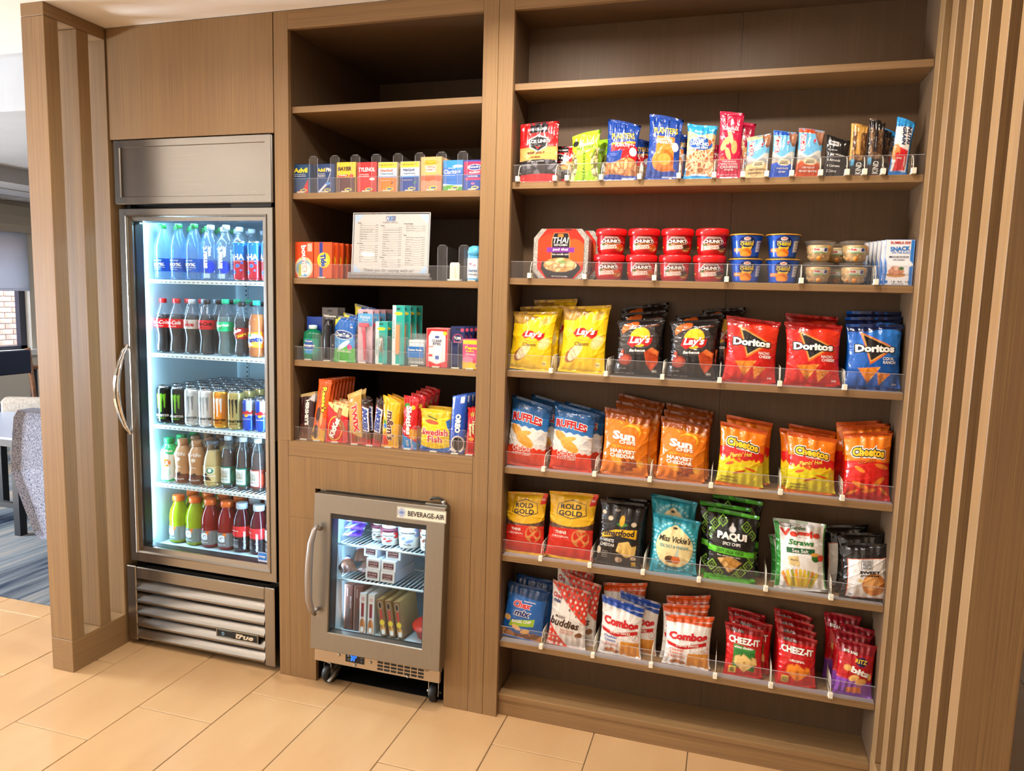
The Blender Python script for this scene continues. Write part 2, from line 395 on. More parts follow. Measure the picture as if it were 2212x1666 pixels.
def make_box(kind, name, w, h, d, base, ops, texts=(), nx=44, nz=60, side=None, top=None, m=None, hang=None, clip=None):
    C = paint(nx, nz, base, ops)
    s, t = np.meshgrid(np.linspace(0, 1, nx + 1), np.linspace(0, 1, nz + 1)); b = .0008
    X = (s - .5) * (w - 2 * b); Z = b + t * (h - 2 * b); Y = np.full(X.shape, -d / 2)
    V = np.stack([X, Y, Z], -1).reshape(-1, 3).tolist(); Cc = C.reshape(-1, 3).tolist()
    idx = np.arange((nx + 1) * (nz + 1)).reshape(nz + 1, nx + 1)
    Fq = np.stack([idx[:-1, :-1], idx[:-1, 1:], idx[1:, 1:], idx[1:, :-1]], -1).reshape(-1, 4).tolist()
    o = len(V); sc = lin(side) if side else tuple(C[:, [0, -1]].mean((0, 1))); tc = lin(top) if top else tuple(C[-1].mean(0))
    x, y, z0, z1 = w / 2, d / 2, 0., h
    q = MB(); q.box(-x, x, -y + b, y, z0, z1)
    V += [list(p) for p in q.v]; Fq += [[i + o for i in f] for f in q.f]
    Cc += [sc if p[2] < h - 1e-6 else tc for p in q.v]
    o2 = len(V)
    ring = [(-x + b, -y, b), (x - b, -y, b), (x - b, -y, h - b), (-x + b, -y, h - b), (-x, -y + b, 0), (x, -y + b, 0), (x, -y + b, h), (-x, -y + b, h)]
    V += [list(p) for p in ring]; Cc += [sc] * 8
    Fq += [[o2 + i, o2 + (i + 1) % 4, o2 + 4 + (i + 1) % 4, o2 + 4 + i][::-1] for i in range(4)]
    body = mkmesh(kind, V, Fq, [m or paper], col=np.array(Cc))
    M = lambda a, b_, e: np.stack([(a - .5) * w, np.full(np.shape(a), -d / 2 - e), b_ * h], -1)
    PROT[kind] = dict(name=name, body=body, parts=lettering(kind, texts, M, h / w, m or paper), h=h, w=w)
def make_turned(kind, name, prof, zones, bodymat, label=None, texts=(), cap=None, liquidp=None, n=28, extra=None, z0=None, z1=None, base='#ffffff', ops=(), span=1., nl=(60, 40), labmat=None):
    """turned container: prof list of (r,z); label band painted between z0..z1 over the front half"""
    pr = np.array(prof); q = MB(); q.lathe(prof, n)
    body = q.mesh(kind, bodymat); parts = []
    rz = lambda z: np.interp(z, pr[:, 1], pr[:, 0])
    if z0 is not None:
        nx, nz = nl; C = paint(nx, nz, base, ops)
        s, t = np.meshgrid(np.linspace(0, 1, nx + 1), np.linspace(0, 1, nz + 1)); Z = z0 + t * (z1 - z0); th = (s - .5) * math.pi * span
        r = rz(Z) + .0006
        V = np.stack([r * np.sin(th), -r * np.cos(th), Z], -1).reshape(-1, 3); idx = np.arange((nx + 1) * (nz + 1)).reshape(nz + 1, nx + 1)
        Fq = np.stack([idx[:-1, :-1], idx[:-1, 1:], idx[1:, 1:], idx[1:, :-1]], -1).reshape(-1, 4).tolist()
        Cc = C.reshape(-1, 3)
        # plain back half of the band
        nb = 14; sb = np.linspace(0, 1, nb + 1); s2, t2 = np.meshgrid(sb, np.linspace(0, 1, 9)); Z2 = z0 + t2 * (z1 - z0); th2 = math.pi * span / 2 + s2 * (2 * math.pi - math.pi * span)
        r2 = rz(Z2) + .0006; o = len(V); V = np.concatenate([V, np.stack([r2 * np.sin(th2), -r2 * np.cos(th2), Z2], -1).reshape(-1, 3)])
        i2 = o + np.arange((nb + 1) * 9).reshape(9, nb + 1); Fq += np.stack([i2[:-1, :-1], i2[:-1, 1:], i2[1:, 1:], i2[1:, :-1]], -1).reshape(-1, 4).tolist()
        zi = np.clip((np.linspace(0, 1, 9) * nz).astype(int), 0, nz); Cc = np.concatenate([Cc, np.repeat(C[zi, -1][:, None, :], nb + 1, 1).reshape(-1, 3)])
        lm = mkmesh(kind + '_label', V, Fq, [labmat or plastic], smooth=True, col=Cc)
        wv = math.pi * span * rz((z0 + z1) / 2)
        def M(a, b, e):
            Zz = z0 + b * (z1 - z0); rr = rz(Zz) + .0008 + e; t_ = (a - .5) * math.pi * span
            return np.stack([rr * np.sin(t_), -rr * np.cos(t_), Zz], -1)
        sub = lettering(kind, texts, M, (z1 - z0) / wv, labmat or plastic)
        parts.append((label or 'label_band', lm, sub))
    if liquidp: parts.append(('contents', MB().lathe(liquidp[0], 20).mesh(kind + '_fill', liquidp[1])))
    if cap: parts.append((cap[2] if len(cap) > 2 else 'cap', MB().lathe(cap[0], 22).mesh(kind + '_cap', cap[1])))
    if extra: parts += extra
    PROT[kind] = dict(name=name, body=body, parts=parts, h=pr[:, 1].max(), w=2 * pr[:, 0].max())
def place(kind, x, y, z, label, cat, group=None, lean=0., roll=0., yaw=0., sc=None, letter=True):
    p = PROT[kind]
    o = obj(p['name'], p['body'], None, (x, y, z), None, None, label, cat, group)
    o.rotation_euler = Euler((math.radians(-lean), math.radians(roll), math.radians(yaw)), 'XYZ')
    if sc: o.scale = sc if isinstance(sc, tuple) else (sc,) * 3
    if letter:
        for q in p['parts']:
            c = obj(q[0], q[1], o)
            if q[0] in ('cotton_swabs', 'fruit'): c['kind'] = 'stuff'
            if len(q) > 2:
                for w in q[2]: obj(w[0], w[1], c)
    return o
# ================================================================== the setting
def st(name, mb, mats, parent=None, **k):
    o = mb.build(name, mats, parent)
    if parent is None: o['kind'] = 'structure'
    for a, b in k.items(): o[a] = b
    return o
tile_m = noise_mat('floor_tile', '#b28b60', '#cba87c', (3, 1.0, 3), .30, .5, .0, 5, lo=.3, hi=.7, c3='#bf9a6f')
grout_m = mat('grout', '#77654f', .9)
fl = st('floor', MB().box(-6, 6, -6.2, .165, -.05, -.0035).box(2.2, 6, .165, 6, -.05, -.0035), grout_m)
WT = .3083; LT = .6166; TX0 = -.0208
tm = {}
stuff = MB()
for n in range(-19, 19):
    x0 = TX0 + n * WT; off = -.151 + .2055 * n
    k0 = math.floor((-6.1 - off) / LT); 
    for k in range(k0, 12):
        y0 = off + k * LT; y1 = y0 + LT
        lim = .163 if x0 < 2.2 else 3.0
        y1 = min(y1, lim)
        if y0 > lim - .02: continue
        near = (-10.5 < n < 9.5) and y1 > -1.35 and (n < 7 or y1 < .3) and not (0.9 < x0 < 1.7 and y0 > .1)
        a, b, c, d = x0 + .0014, x0 + WT - .0014, y0 + .0014, y1 - .0014
        if near:
            key = (round(y1 - y0, 3))
            if key not in tm:
                q = MB(); q.box(0, b - a, 0, d - c, -.008, 0, bev=.0016); tm[key] = q.mesh('tile', tile_m)
            obj('tile', tm[key], fl, (a, c, random.uniform(-.0004, .0004)))
        else: stuff.box(a, b, c, d, -.008, 0)
o = stuff.build('tile_field', tile_m, fl); o['kind'] = 'stuff'

cm = mat('carpet', '#77706a', .95, spec=.1); N, L, b = nodes(cm)
tc = N.new('ShaderNodeTexCoord'); mp = N.new('ShaderNodeMapping'); mp.inputs['Rotation'].default_value = (0, 0, math.radians(5)); mp.inputs['Scale'].default_value = (26, 1.1, 1)
nz = N.new('ShaderNodeTexNoise'); nz.inputs['Scale'].default_value = 1; nz.inputs['Detail'].default_value = 6; nz.inputs['Roughness'].default_value = .7
mp2 = N.new('ShaderNodeMapping'); mp2.inputs['Rotation'].default_value = (0, 0, math.radians(5)); mp2.inputs['Scale'].default_value = (3.0, .35, 1)
n2 = N.new('ShaderNodeTexNoise'); n2.inputs['Scale'].default_value = 1; n2.inputs['Detail'].default_value = 2
rp = N.new('ShaderNodeValToRGB'); rp.color_ramp.elements[0].position = .38; rp.color_ramp.elements[0].color = (*lin('#202c40'), 1)
rp.color_ramp.elements[1].position = .66; rp.color_ramp.elements[1].color = (*lin('#b09a80'), 1)
e = rp.color_ramp.elements.new(.5); e.color = (*lin('#6f767c'), 1)
ad = N.new('ShaderNodeMath'); ad.operation = 'MULTIPLY_ADD'; ad.inputs[1].default_value = .45
mu = N.new('ShaderNodeMath'); mu.operation = 'MULTIPLY'; mu.inputs[1].default_value = .55
L.new(tc.outputs['Object'], mp.inputs[0]); L.new(tc.outputs['Object'], mp2.inputs[0]); L.new(mp.outputs[0], nz.inputs['Vector']); L.new(mp2.outputs[0], n2.inputs['Vector'])
L.new(n2.outputs[0], mu.inputs[0]); L.new(nz.outputs[0], ad.inputs[0]); L.new(mu.outputs[0], ad.inputs[2]); L.new(ad.outputs[0], rp.inputs[0]); L.new(rp.outputs[0], b.inputs['Base Color'])
st('floor_carpet', MB().box(-5.67, 2.2, .165, 6, -.05, .002), cm)
st('ceiling', MB().box(-6, 6, -6.2, .15, 2.406, 2.5).box(-6, 6, .15, 1.0, 2.72, 2.8).box(-4.34, 6, 1.0, 6, 2.428, 2.8).box(-6, -4.34, 1.0, 6, 2.303, 2.8)
   .box(-6, 6, .13, .15, 2.5, 2.72), plaster)
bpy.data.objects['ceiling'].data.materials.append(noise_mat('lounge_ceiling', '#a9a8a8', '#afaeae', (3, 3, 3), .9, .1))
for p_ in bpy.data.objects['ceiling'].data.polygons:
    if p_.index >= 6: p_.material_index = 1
# ceiling grid of the lounge (thin bars)
g = MB()
for x in (-4.75, -5.2): g.box(x, x + .02, 1.0, 6, 2.296, 2.304)
for y in (2.2, 3.4, 4.6): g.box(-5.67, -4.34, y, y + .02, 2.297, 2.304)
for y in (.42,): g.box(-5.67, -.9, y, y + .03, 2.712, 2.722)
for x in (-1.9, -2.9): g.box(x, x + .025, .15, 1.0, 2.712, 2.722)
st('trim_1', g, mat('ceiling_bar', '#a7a5a2', .6))
st('wall_back', MB().box(-.83, 2.06, .72, .82, 0, 2.72).box(.90, 2.06, .2, .72, 0, 2.406), white_wall)
st('wall_far', MB().box(-6, 6, 6, 6.1, 0, 2.8), white_wall)
st('wall_rear', MB().box(-6, 6, -4.7, -4.6, 0, 2.5), mat('rear_wall', '#d9d3c8', .8))
st('wall_right', MB().box(6, 6.1, -6.3, 6, 0, 2.8), mat('right_wall', '#c2b49c', .8))
st('wall_left', MB().box(-.8263, -.7290, -.0026, .70, 0, 2.406), wood_v)
# window wall of the lounge, x = -5.67
wins = [(1.75, 3.75), (-1.8, -.2), (-4.3, -2.6), (4.1, 5.6)]
q = MB(); X0, X1 = -5.85, -5.67
q.box(X0, X1, -6.2, 6.1, 0, .76).box(X0, X1, -6.2, 6.1, 1.98, 2.8)
ys = sorted(wins); prev = -6.2
for a, c in ys: q.box(X0, X1, prev, a, .76, 1.98); prev = c
q.box(X0, X1, prev, 6.1, .76, 1.98)
st('wall_window', q, mat('window_wall', '#cfc6b6', .85))
frame_m = mat('window_frame', '#2c3140', .4)
shade_m = liquid('roller_shade', '#e6edf6', .7, .6)
for i, (a, c) in enumerate(wins):
    f = MB()
    f.box(-5.80, -5.74, c - .07, c, .76, 1.98).box(-5.80, -5.74, a, a + .07, .76, 1.98).box(-5.80, -5.74, a, c, .76, .80).box(-5.80, -5.74, a, c, 1.94, 1.98)
    w = st('window_%d' % (i + 1), f, frame_m)
    obj('pane', MB().box(-5.775, -5.770, a + .06, c - .06, .79, 1.95).mesh('pane', win_glass), w)
    s = MB().box(-5.660, -5.656, a + .01, c - .01, 1.40, 1.99); s.box(-5.666, -5.648, a + .01, c - .01, 1.385, 1.405)
    sh = obj('roller_shade', s.mesh('shade', shade_m), None, label='pale blue roller shade half lowered over %s lounge window' % ['the visible', 'the second', 'the nearest', 'the farthest'][i], cat='window shade', group='roller shades on the lounge windows')
    if i in (0,):
        area('sky_portal', (-5.9, (a + c) / 2, 1.37), (0, math.radians(-90), 0), 1.2, c - a, 1, (1, 1, 1), portal=True)
    else: area('sky_portal', (-5.9, (a + c) / 2, 1.37), (0, math.radians(-90), 0), 1.2, c - a, 1, (1, 1, 1), portal=True)
# valance above the shades, curved front
pr = [(-5.67, 1.99), (-5.60, 1.985), (-5.55, 2.0), (-5.52, 2.06), (-5.515, 2.15), (-5.53, 2.25), (-5.56, 2.30), (-5.67, 2.30)]
v = MB(); n = len(pr); vs = [(x, -5, z) for x, z in pr] + [(x, 5.9, z) for x, z in pr]
v.add(vs, [tuple(range(n)), tuple(range(2 * n - 1, n - 1, -1))] + [(i, i + n, (i + 1) % n + n, (i + 1) % n) for i in range(n)])
obj('valance', v.mesh('valance', mat('valance_cloth', '#a39a8b', .8)), None, label='long beige rounded valance above the lounge windows', cat='valance')
st('baseboard_left', MB().box(-5.67, -5.65, -6.2, 6, 0, .12).box(-5.67, -5.62, -6.2, 6, .70, .76), mat('white_trim', '#e0deda', .5))
# brick wall outside
brick_m = noise_mat('brick', '#a87c66', '#cda68e', (6, 6, 6), .85, .2, .0, 3)
bw = st('wall_outside', MB().box(-7.3, -7.0, -4.0, 9.0, -1, 5), mat('mortar', '#d5d2cf', .9))
bm = MB().box(0, .018, 0, .19, 0, .057, bev=.003).mesh('brick', brick_m)
bs = MB()
for r in range(0, 60):
    for c in range(-20, 45):
        y = c * .2 + (r % 2) * .1; z = r * .067 - .5
        if 3.1 < y < 5.0 and .35 < z < 1.75: obj('brick', bm, bw, (-7.0, y, z))
        elif -.3 < z < 2.6: bs.box(-7.0, -6.982, y, y + .19, z, z + .057)
o = bs.build('brick_field', brick_m, bw); o['kind'] = 'stuff'

# ------------------------------------------------------------------ lounge furniture
def vmb(name, label, cat, **k): return thing(name, label, cat, **k)
fab = noise_mat('grey_blue_weave', '#4c5368', '#9a9dab', (260, 260, 130), .95, .1, .3, 3, lo=.38, hi=.62)
navy = mat('navy_vinyl', '#141c30', .35); wdark = noise_mat('chair_wood', '#5d3a22', '#7c5233', (30, 30, 30), .5)
legm = mat('black_leg', '#14151a', .4)
t = thing('lounge_chair', 'grey-blue woven upholstered lounge chair seen from behind, beside the slatted screen', 'chair', (-1.325, .37, 0))
sh = [(-.50, .865 - .04), (-.53, .70), (-.555, .515), (-.47, .36), (-.385, .235), (-.36, .212), (.36, .212), (.385, .235), (.47, .36), (.555, .515), (.53, .70), (.50, .825), (.465, .855), (-.465, .855)]
sh = [(-.43, .84), (-.475, .80), (-.50, .70), (-.535, .515), (-.43, .36), (-.345, .235), (-.31, .212), (.31, .212), (.345, .235), (.43, .36), (.56, .515), (.52, .70), (.475, .80), (.43, .84)]
b = MB(); n = len(sh); rings = []
for y, sc in ((0.0, .93), (-.02, 1.0), (.06, 1.0), (.09, .93)):
    rings.append([(x * sc, y + .06 * (x / .5) ** 2 * 1.2, (z - .5) * (1 - (1 - sc) * .6) + .5) for x, z in sh])
order = [rings[0], rings[1], rings[2], rings[3]]
vs = [p for r in order for p in r]; fs = [tuple(range(n))[::-1], tuple(3 * n + k for k in range(n))]
for i in range(3):
    for k in range(n): fs.append((i * n + k, i * n + (k + 1) % n, (i + 1) * n + (k + 1) % n, (i + 1) * n + k))
b.add(vs, fs, 0, False); obj('backrest', b.mesh('backrest', fab), t)
obj('seat', MB().box(-.40, .40, .1, .62, .24, .46, bev=.04).mesh('seat', fab), t)
for sx in (-1, 1):
    obj('armrest', MB().box(sx * .47 - .05, sx * .47 + .05, .1, .55, .30, .58, bev=.03).mesh('armrest', fab), t)
    for y in (.0, .5):
        obj('leg', MB().tube([(sx * .35, y + .12, .25), (sx * .365, y + .125, 0)], [.025, .014], 6).mesh('leg', mat('chair_leg', '#6d6f76', .4)), t)
t = thing('side_table', 'low table with pale top and black frame, left of the grey-blue lounge chair', 'table', (-2.32, .836, 0))
obj('table_top', MB().box(-.75, .12, -.10, .55, .585, .60, bev=.004).mesh('table_top', mat('pale_table_top', '#a9b6cc', .25)), t)
obj('apron', MB().box(-.72, .09, -.07, .52, .54, .585).mesh('apron', legm), t)
for x, y in ((0, 0), (-.66, 0), (0, .42), (-.66, .42)): obj('leg', MB().box(x - .022, x + .022, y - .022, y + .022, 0, .545).mesh('leg', legm), t)
obj('stretcher', MB().box(-.64, -.02, -.015, .015, .16, .19).mesh('stretcher', legm), t)
t = thing('lounge_chair', 'beige upholstered chair half hidden behind the grey-blue lounge chair', 'chair', (-2.95, 1.75, 0), (0, 0, math.radians(20)))
bg_ = noise_mat('beige_weave', '#8f857a', '#a89e92', (90, 90, 60), .95)
obj('backrest', MB().box(-.30, .30, -.3, -.2, .35, .69, bev=.03).mesh('backrest', bg_), t)
obj('seat', MB().box(-.28, .28, -.2, .3, .22, .42, bev=.03).mesh('seat', bg_), t)
for x in (-.25, .25):
    for y in (-.2, .22): obj('leg', MB().box(x - .02, x + .02, y - .02, y + .02, 0, .23).mesh('leg', legm), t)
t = thing('dining_chair', 'wooden dining chair with navy padded seat and backrest near the lounge window', 'chair', (-3.78, 2.10, 0))
obj('backrest', MB().box(-.27, -.22, -.24, .25, .72, .915, bev=.01).mesh('backrest', navy), t)
obj('seat', MB().box(-.22, .25, -.24, .24, .455, .50, bev=.015).mesh('seat', navy), t)
for y in (-.28, .25):
    obj('leg', MB().tube([(-.22, y + .015, 0), (-.22, y + .015, .45), (-.275, y + .015, .925)], .02, 6).mesh('leg', wdark), t)
    obj('leg', MB().tube([(.22, y + .015, 0), (.22, y + .015, .45)], .02, 6).mesh('leg', wdark), t)
obj('seat_rail', MB().box(-.22, .24, -.26, .26, .41, .455).mesh('seat_rail', wdark), t)
t = thing('side_table', 'dark dining table edge behind the navy dining chair', 'table', (-4.7, 2.2, 0))
obj('table_top', MB().box(-.4, .4, -.5, .5, .71, .74, bev=.004).mesh('table_top', wdark), t)
for x, y in ((-.35, -.45), (.35, -.45), (-.35, .45), (.35, .45)): obj('leg', MB().box(x - .02, x + .02, y - .02, y + .02, 0, .71).mesh('leg', legm), t)
t = thing('sprinkler_head', 'small metal sprinkler head under the lounge soffit', 'sprinkler', (-4.6, 2.2, 2.303))
obj('escutcheon', MB().lathe([(.03, 0), (.03, -.006), (.012, -.008)], 12).mesh('esc', dullchrome), t)
obj('deflector', MB().lathe([(.006, -.006), (.006, -.03), (.018, -.032), (.018, -.035)], 10).mesh('defl', dullchrome), t)

# ------------------------------------------------------------------ slatted screens
def screen(name_label, x0, x1, slats, basey, wx):
    t = thing('slatted_screen', name_label, 'screen')
    obj('base_rail', MB().box(x0, x1, basey[0], basey[1], 0, .1255, bev=.0015).mesh('base_rail', wood_y), t)
    obj('top_rail', MB().box(x0, x1, basey[0], basey[1], 2.362, 2.406, bev=.0015).mesh('top_rail', wood_y), t)
    for a, c in slats:
        obj('slat', MB().box(x0, x1, a, c, .1265, 2.361, bev=.0015).mesh('slat', wood_v), t)
    return t
screen('short wooden slatted screen with two upright posts left of the tall refrigerator', -.8263, -.7254, [(-.2564, -.2007), (-.1274, -.0767)], (-.2564, -.005), 0)
screen('deep wooden slatted screen of closely set uprights at the right of the snack shelves', 2.0516, 2.1525, [(-.703, -.650), (-.580, -.529), (-.447, -.391), (-.316, -.256), (-.180, -.127), (-.048, .004)], (-.703, .01), 0)

# ------------------------------------------------------------------ built-in cabinets
def part(name, mb, m, t): return obj(name, mb.mesh(name, m), t)
def parts(name, boxes, m, t):
    for b_ in boxes: part(name, MB().box(*b_), m, t)
t = thing('wall_panel', 'plain wooden panel above the tall glass-door refrigerator', 'panel')
part('panel', MB().box(-.7225, -.0035, 0, .02, 2.003, 2.404, bev=.001), wood_v, t)
part('backing', MB().box(-.725, 0, .022, .03, 1.99, 2.404), gap_m, t)
CAB1 = t = thing('shelving_cabinet', 'narrow wooden cabinet with medicine and candy shelves above the small freezer', 'cabinet')
part('left_stile', MB().box(0, .0568, 0, .018, .9104, 2.404, bev=.0008).box(0, .0455, 0, .018, 0, .9104, bev=.0008), wood_v, t)
part('right_stile', MB().box(.7683, .8186, 0, .018, .9104, 2.404, bev=.0008).box(.7635, .8186, 0, .018, 0, .9104, bev=.0008), wood_v, t)
part('top_rail', MB().box(.0568, .7683, 0, .018, 2.3436, 2.404, bev=.0008), wood_h, t)
part('bottom_rail', MB().box(.0463, .7627, 0, .018, .8566, .9104, bev=.0008), wood_h, t)
part('apron_panel', MB().prism([(.0463, .627), (.1568, .627), (.1568, .7431), (.6721, .7431), (.6721, .629), (.7627, .629), (.7627, .8558), (.0463, .8558)], 0, .018), wood_v, t)
part('lower_left_panel', MB().box(.0463, .1568, 0, .018, 0, .6262, bev=.0005), wood_v, t)
part('lower_right_panel', MB().box(.6721, .7627, 0, .018, 0, .6282, bev=.0005), wood_v, t)
part("seam_backing", MB().box(.001, .10, .0185, .0195, 0, .90), gap_m, t); part("seam_backing", MB().box(.7, .869, .0185, .0195, 0, .90), gap_m, t); part("seam_backing", MB().box(.7684, .869, .0185, .0195, .9, 2.40), gap_m, t); part("seam_backing", MB().box(.05, .77, .0185, .0195, .744, .89), gap_m, t)
part('side_panel', MB().box(-.012, .0568, .0195, .70, .9, 2.36), wood_shaded, t)
part('side_panel', MB().box(.7683, .8686, .0195, .70, .9, 2.36), wood_shaded, t)
part('back_panel', MB().box(.0568, .7683, .682, .70, .9, 2.36), wood_shaded, t)
part('top_panel', MB().box(.0568, .7683, .0195, .682, 2.348, 2.36), wood_shaded, t)
part('bottom_board', MB().box(.0568, .7683, .0195, .682, .89, .9104), wood_h, t)
MS = [2.0925, 1.7985, 1.502, 1.2065]
for z in MS: part('shelf', MB().box(.0575, .7678, .021, .681, z - .0213, z, bev=.0008), wood_h, t)
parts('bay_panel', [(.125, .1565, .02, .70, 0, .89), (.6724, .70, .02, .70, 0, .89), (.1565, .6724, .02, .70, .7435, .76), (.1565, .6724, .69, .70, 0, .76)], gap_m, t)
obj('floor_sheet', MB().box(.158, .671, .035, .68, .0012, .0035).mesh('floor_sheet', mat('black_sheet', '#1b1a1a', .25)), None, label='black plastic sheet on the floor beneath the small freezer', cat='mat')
CAB2 = t = thing('shelving_cabinet', 'wide wooden shelving cabinet with seven long shelves of snacks', 'cabinet')
part('left_stile', MB().box(.8198, .8699, 0, .018, 0, 2.404, bev=.0008), wood_v, t)
part('top_rail', MB().box(.8699, 2.0516, 0, .018, 2.3397, 2.404, bev=.0008), wood_h, t)
part('side_panel', MB().box(.8686, .8699, .0185, .19, 0, 2.40), wood_shaded, t)
part('side_panel', MB().box(2.0535, 2.075, .012, .19, 0, 2.40), wood_shaded, t)
part('back_panel', MB().box(.87, 1.5492, .175, .19, .05, 2.40), wood_shaded, t)
part('back_panel', MB().box(1.5502, 2.0535, .175, .19, .05, 2.40), wood_shaded, t)
part('top_panel', MB().box(.87, 2.0535, .0185, .175, 2.3397, 2.35), wood_shaded, t)
RS = [2.124, 1.820, 1.516, 1.213, .886, .580, .272]
for z in RS: part('shelf', MB().box(.8705, 2.0530, .018, .1745, z - .0205, z, bev=.0008), wood_h, t)
part('bottom_board', MB().box(.8705, 2.0530, .018, .1745, .058, .078, bev=.0008), wood_h, t)
part('kickboard', MB().box(.8705, 2.0530, .021, .04, 0, .0572), wood_h, t)

# ------------------------------------------------------------------ tall refrigerator
def picture_frame(x0, x1, z0, z1, prof, y0=0., k4=(1, 1, 1, 1)):
    """mitred frame: prof = list of (inset, y)"""
    q = MB(); vs = []
    l_, r_, b_, t_ = k4
    for a, y in prof: vs += [(x0 + a * l_, y0 + y, z0 + a * b_), (x1 - a * r_, y0 + y, z0 + a * b_), (x1 - a * r_, y0 + y, z1 - a * t_), (x0 + a * l_, y0 + y, z1 - a * t_)]
    sides = [MB() for _ in range(4)]
    for i in range(len(prof) - 1):
        for k in range(4):
            a, b, c, d = i * 4 + k, i * 4 + (k + 1) % 4, (i + 1) * 4 + (k + 1) % 4, (i + 1) * 4 + k
            sides[k].add([vs[a], vs[b], vs[c], vs[d]], [(0, 1, 2, 3)])
    return sides
T = thing('display_refrigerator', 'tall stainless glass-door refrigerator stocked with bottled drinks', 'refrigerator')
fx0, fx1 = -.7055, -.0125
parts('case_panel', [(fx0, -.662, .045, .69, .03, 2.0), (-.048, fx1, .045, .69, .03, 2.0), (fx0, fx1, .64, .69, .03, 2.0), (-.662, -.048, .05, .64, 1.745, 2.0), (-.662, -.048, .05, .64, .03, .39)], dark_m, T)
parts('liner_panel', [(-.662, -.655, .052, .64, .39, 1.745), (-.055, -.048, .052, .64, .39, 1.745), (-.655, -.055, .63, .64, .39, 1.745), (-.655, -.055, .052, .63, 1.738, 1.745), (-.655, -.055, .052, .63, .39, .397)], white_m, T)
h = part('header', MB().box(fx0, fx1, .002, .05, 1.764, 2.0, bev=.003), steel, T)
fr = picture_frame(fx0 + .002, fx1 - .002, 1.766, 1.998, [(0, 0), (.024, 0), (.026, .004)], -.0018)
q = MB(); [q.add(s_.v, s_.f) for s_ in fr]; part('header_border', q, steel, h)
parts('header_bracket', [(-.67, -.655, .02, .04, 1.745, 1.765), (-.2, -.03, .02, .04, 1.752, 1.765)], dark_m, T)
D = part('door', MB().box(-.690, -.6345, .012, .042, .36, 1.746).box(-.0545, -.0135, .012, .042, .36, 1.746).box(-.6345, -.0545, .012, .042, .36, .42).box(-.6345, -.0545, .012, .042, 1.703, 1.746), dark_m, T)
prof = [(0, .04), (0, .002), (.002, 0), (.030, 0), (.032, -.004), (.036, -.005), (.039, -.001), (.041, .0015), (.058, .004), (.059, .012)]
names = ['bottom_bar', 'right_bar', 'top_bar', 'left_bar']
for k, s_ in enumerate(picture_frame(-.692, -.0118, .3584, 1.748, prof, 0., (1, .74, 1.12, .80))): part(names[k], s_, [steel, steel_v][k % 2], D)
part('glass', MB().box(-.634, -.056, .014, .018, .422, 1.703), door_glass, D)
parts('gasket', [(-.6355, -.628, .012, .05, .415, 1.695), (-.0562, -.0546, .012, .05, .42, 1.703), (-.634, -.056, .012, .05, .420, .4255), (-.634, -.056, .012, .05, 1.7005, 1.703)], black_m, D)
hp = []
for i in range(13):
    u = i / 12; hp.append((-.674 - .002 * math.sin(math.pi * u), -.002 - .058 * math.sin(math.pi * u) ** .8, 1.232 - .357 * u))
q = MB()
for i in range(12):
    a, b = Vector(hp[i]), Vector(hp[i + 1]); w0 = .008 + .007 * math.sin(math.pi * i / 12); w1 = .008 + .007 * math.sin(math.pi * (i + 1) / 12)
    th = .006
    q.add([(a.x - w0, a.y, a.z), (a.x + w0, a.y, a.z), (b.x + w1, b.y, b.z), (b.x - w1, b.y, b.z), (a.x - w0, a.y + th, a.z), (a.x + w0, a.y + th, a.z), (b.x + w1, b.y + th, b.z), (b.x - w1, b.y + th, b.z)],
          [(0, 3, 2, 1), (4, 5, 6, 7), (0, 4, 7, 3), (1, 2, 6, 5)], 0, True)
part('handle', q, chrome, D)
def flat_print(name, x0, x1, z0, z1, y, base, ops, texts, parent, nx=30, nz=20, m=None, frame=None):
    C = paint(nx, nz, base, ops); s, t_ = np.meshgrid(np.linspace(0, 1, nx + 1), np.linspace(0, 1, nz + 1))
    V = np.stack([x0 + s * (x1 - x0), np.full(s.shape, y), z0 + t_ * (z1 - z0)], -1).reshape(-1, 3)
    idx = np.arange((nx + 1) * (nz + 1)).reshape(nz + 1, nx + 1)
    Fq = np.stack([idx[:-1, :-1], idx[:-1, 1:], idx[1:, 1:], idx[1:, :-1]], -1).reshape(-1, 4).tolist()
    Cc = C.reshape(-1, 3); o = len(V)
    V = np.concatenate([V, [(x0, y + .0015, z0), (x1, y + .0015, z0), (x1, y + .0015, z1), (x0, y + .0015, z1), (x0, y, z0), (x1, y, z0), (x1, y, z1), (x0, y, z1)]])
    Fq += [[o, o + 3, o + 2, o + 1]] + [[o + i, o + (i + 1) % 4, o + 4 + (i + 1) % 4, o + 4 + i] for i in range(4)]
    Cc = np.concatenate([Cc, np.repeat(C[0, :1], 8, 0)])
    MM = lambda a, b_, e: np.stack([x0 + a * (x1 - x0), np.full(np.shape(a), y - e), z0 + b_ * (z1 - z0)], -1)
    if texts:
        V2, F2, C2 = letters(texts, MM, (z1 - z0) / (x1 - x0)); o = len(V)
        V = np.concatenate([V, np.array(V2)]); Fq += [[i + o for i in f] for f in F2]; Cc = np.concatenate([Cc, np.array(C2)])
    return obj(name, mkmesh(name, V, Fq, [m or paper], col=Cc), parent)
flat_print('energy_sticker', -.100, -.060, .4285, .466, .0125, '#1f6fc4', [('r', 0, 1, 0, .18, '#e8f0f6'), ('e', .5, .75, .42, .22, '#2a7fd6'), ('r', 0, 1, 0, .03, '#e8f0f6'), ('r', 0, .04, 0, 1, '#e8f0f6'), ('r', .96, 1, 0, 1, '#e8f0f6'), ('r', 0, 1, .96, 1, '#e8f0f6')], [('energy', .5, .52, .7, .22, '#ffffff', {'sh': .3}), ('ENERGY STAR', .5, .09, .8, .09, '#1f6fc4')], D)
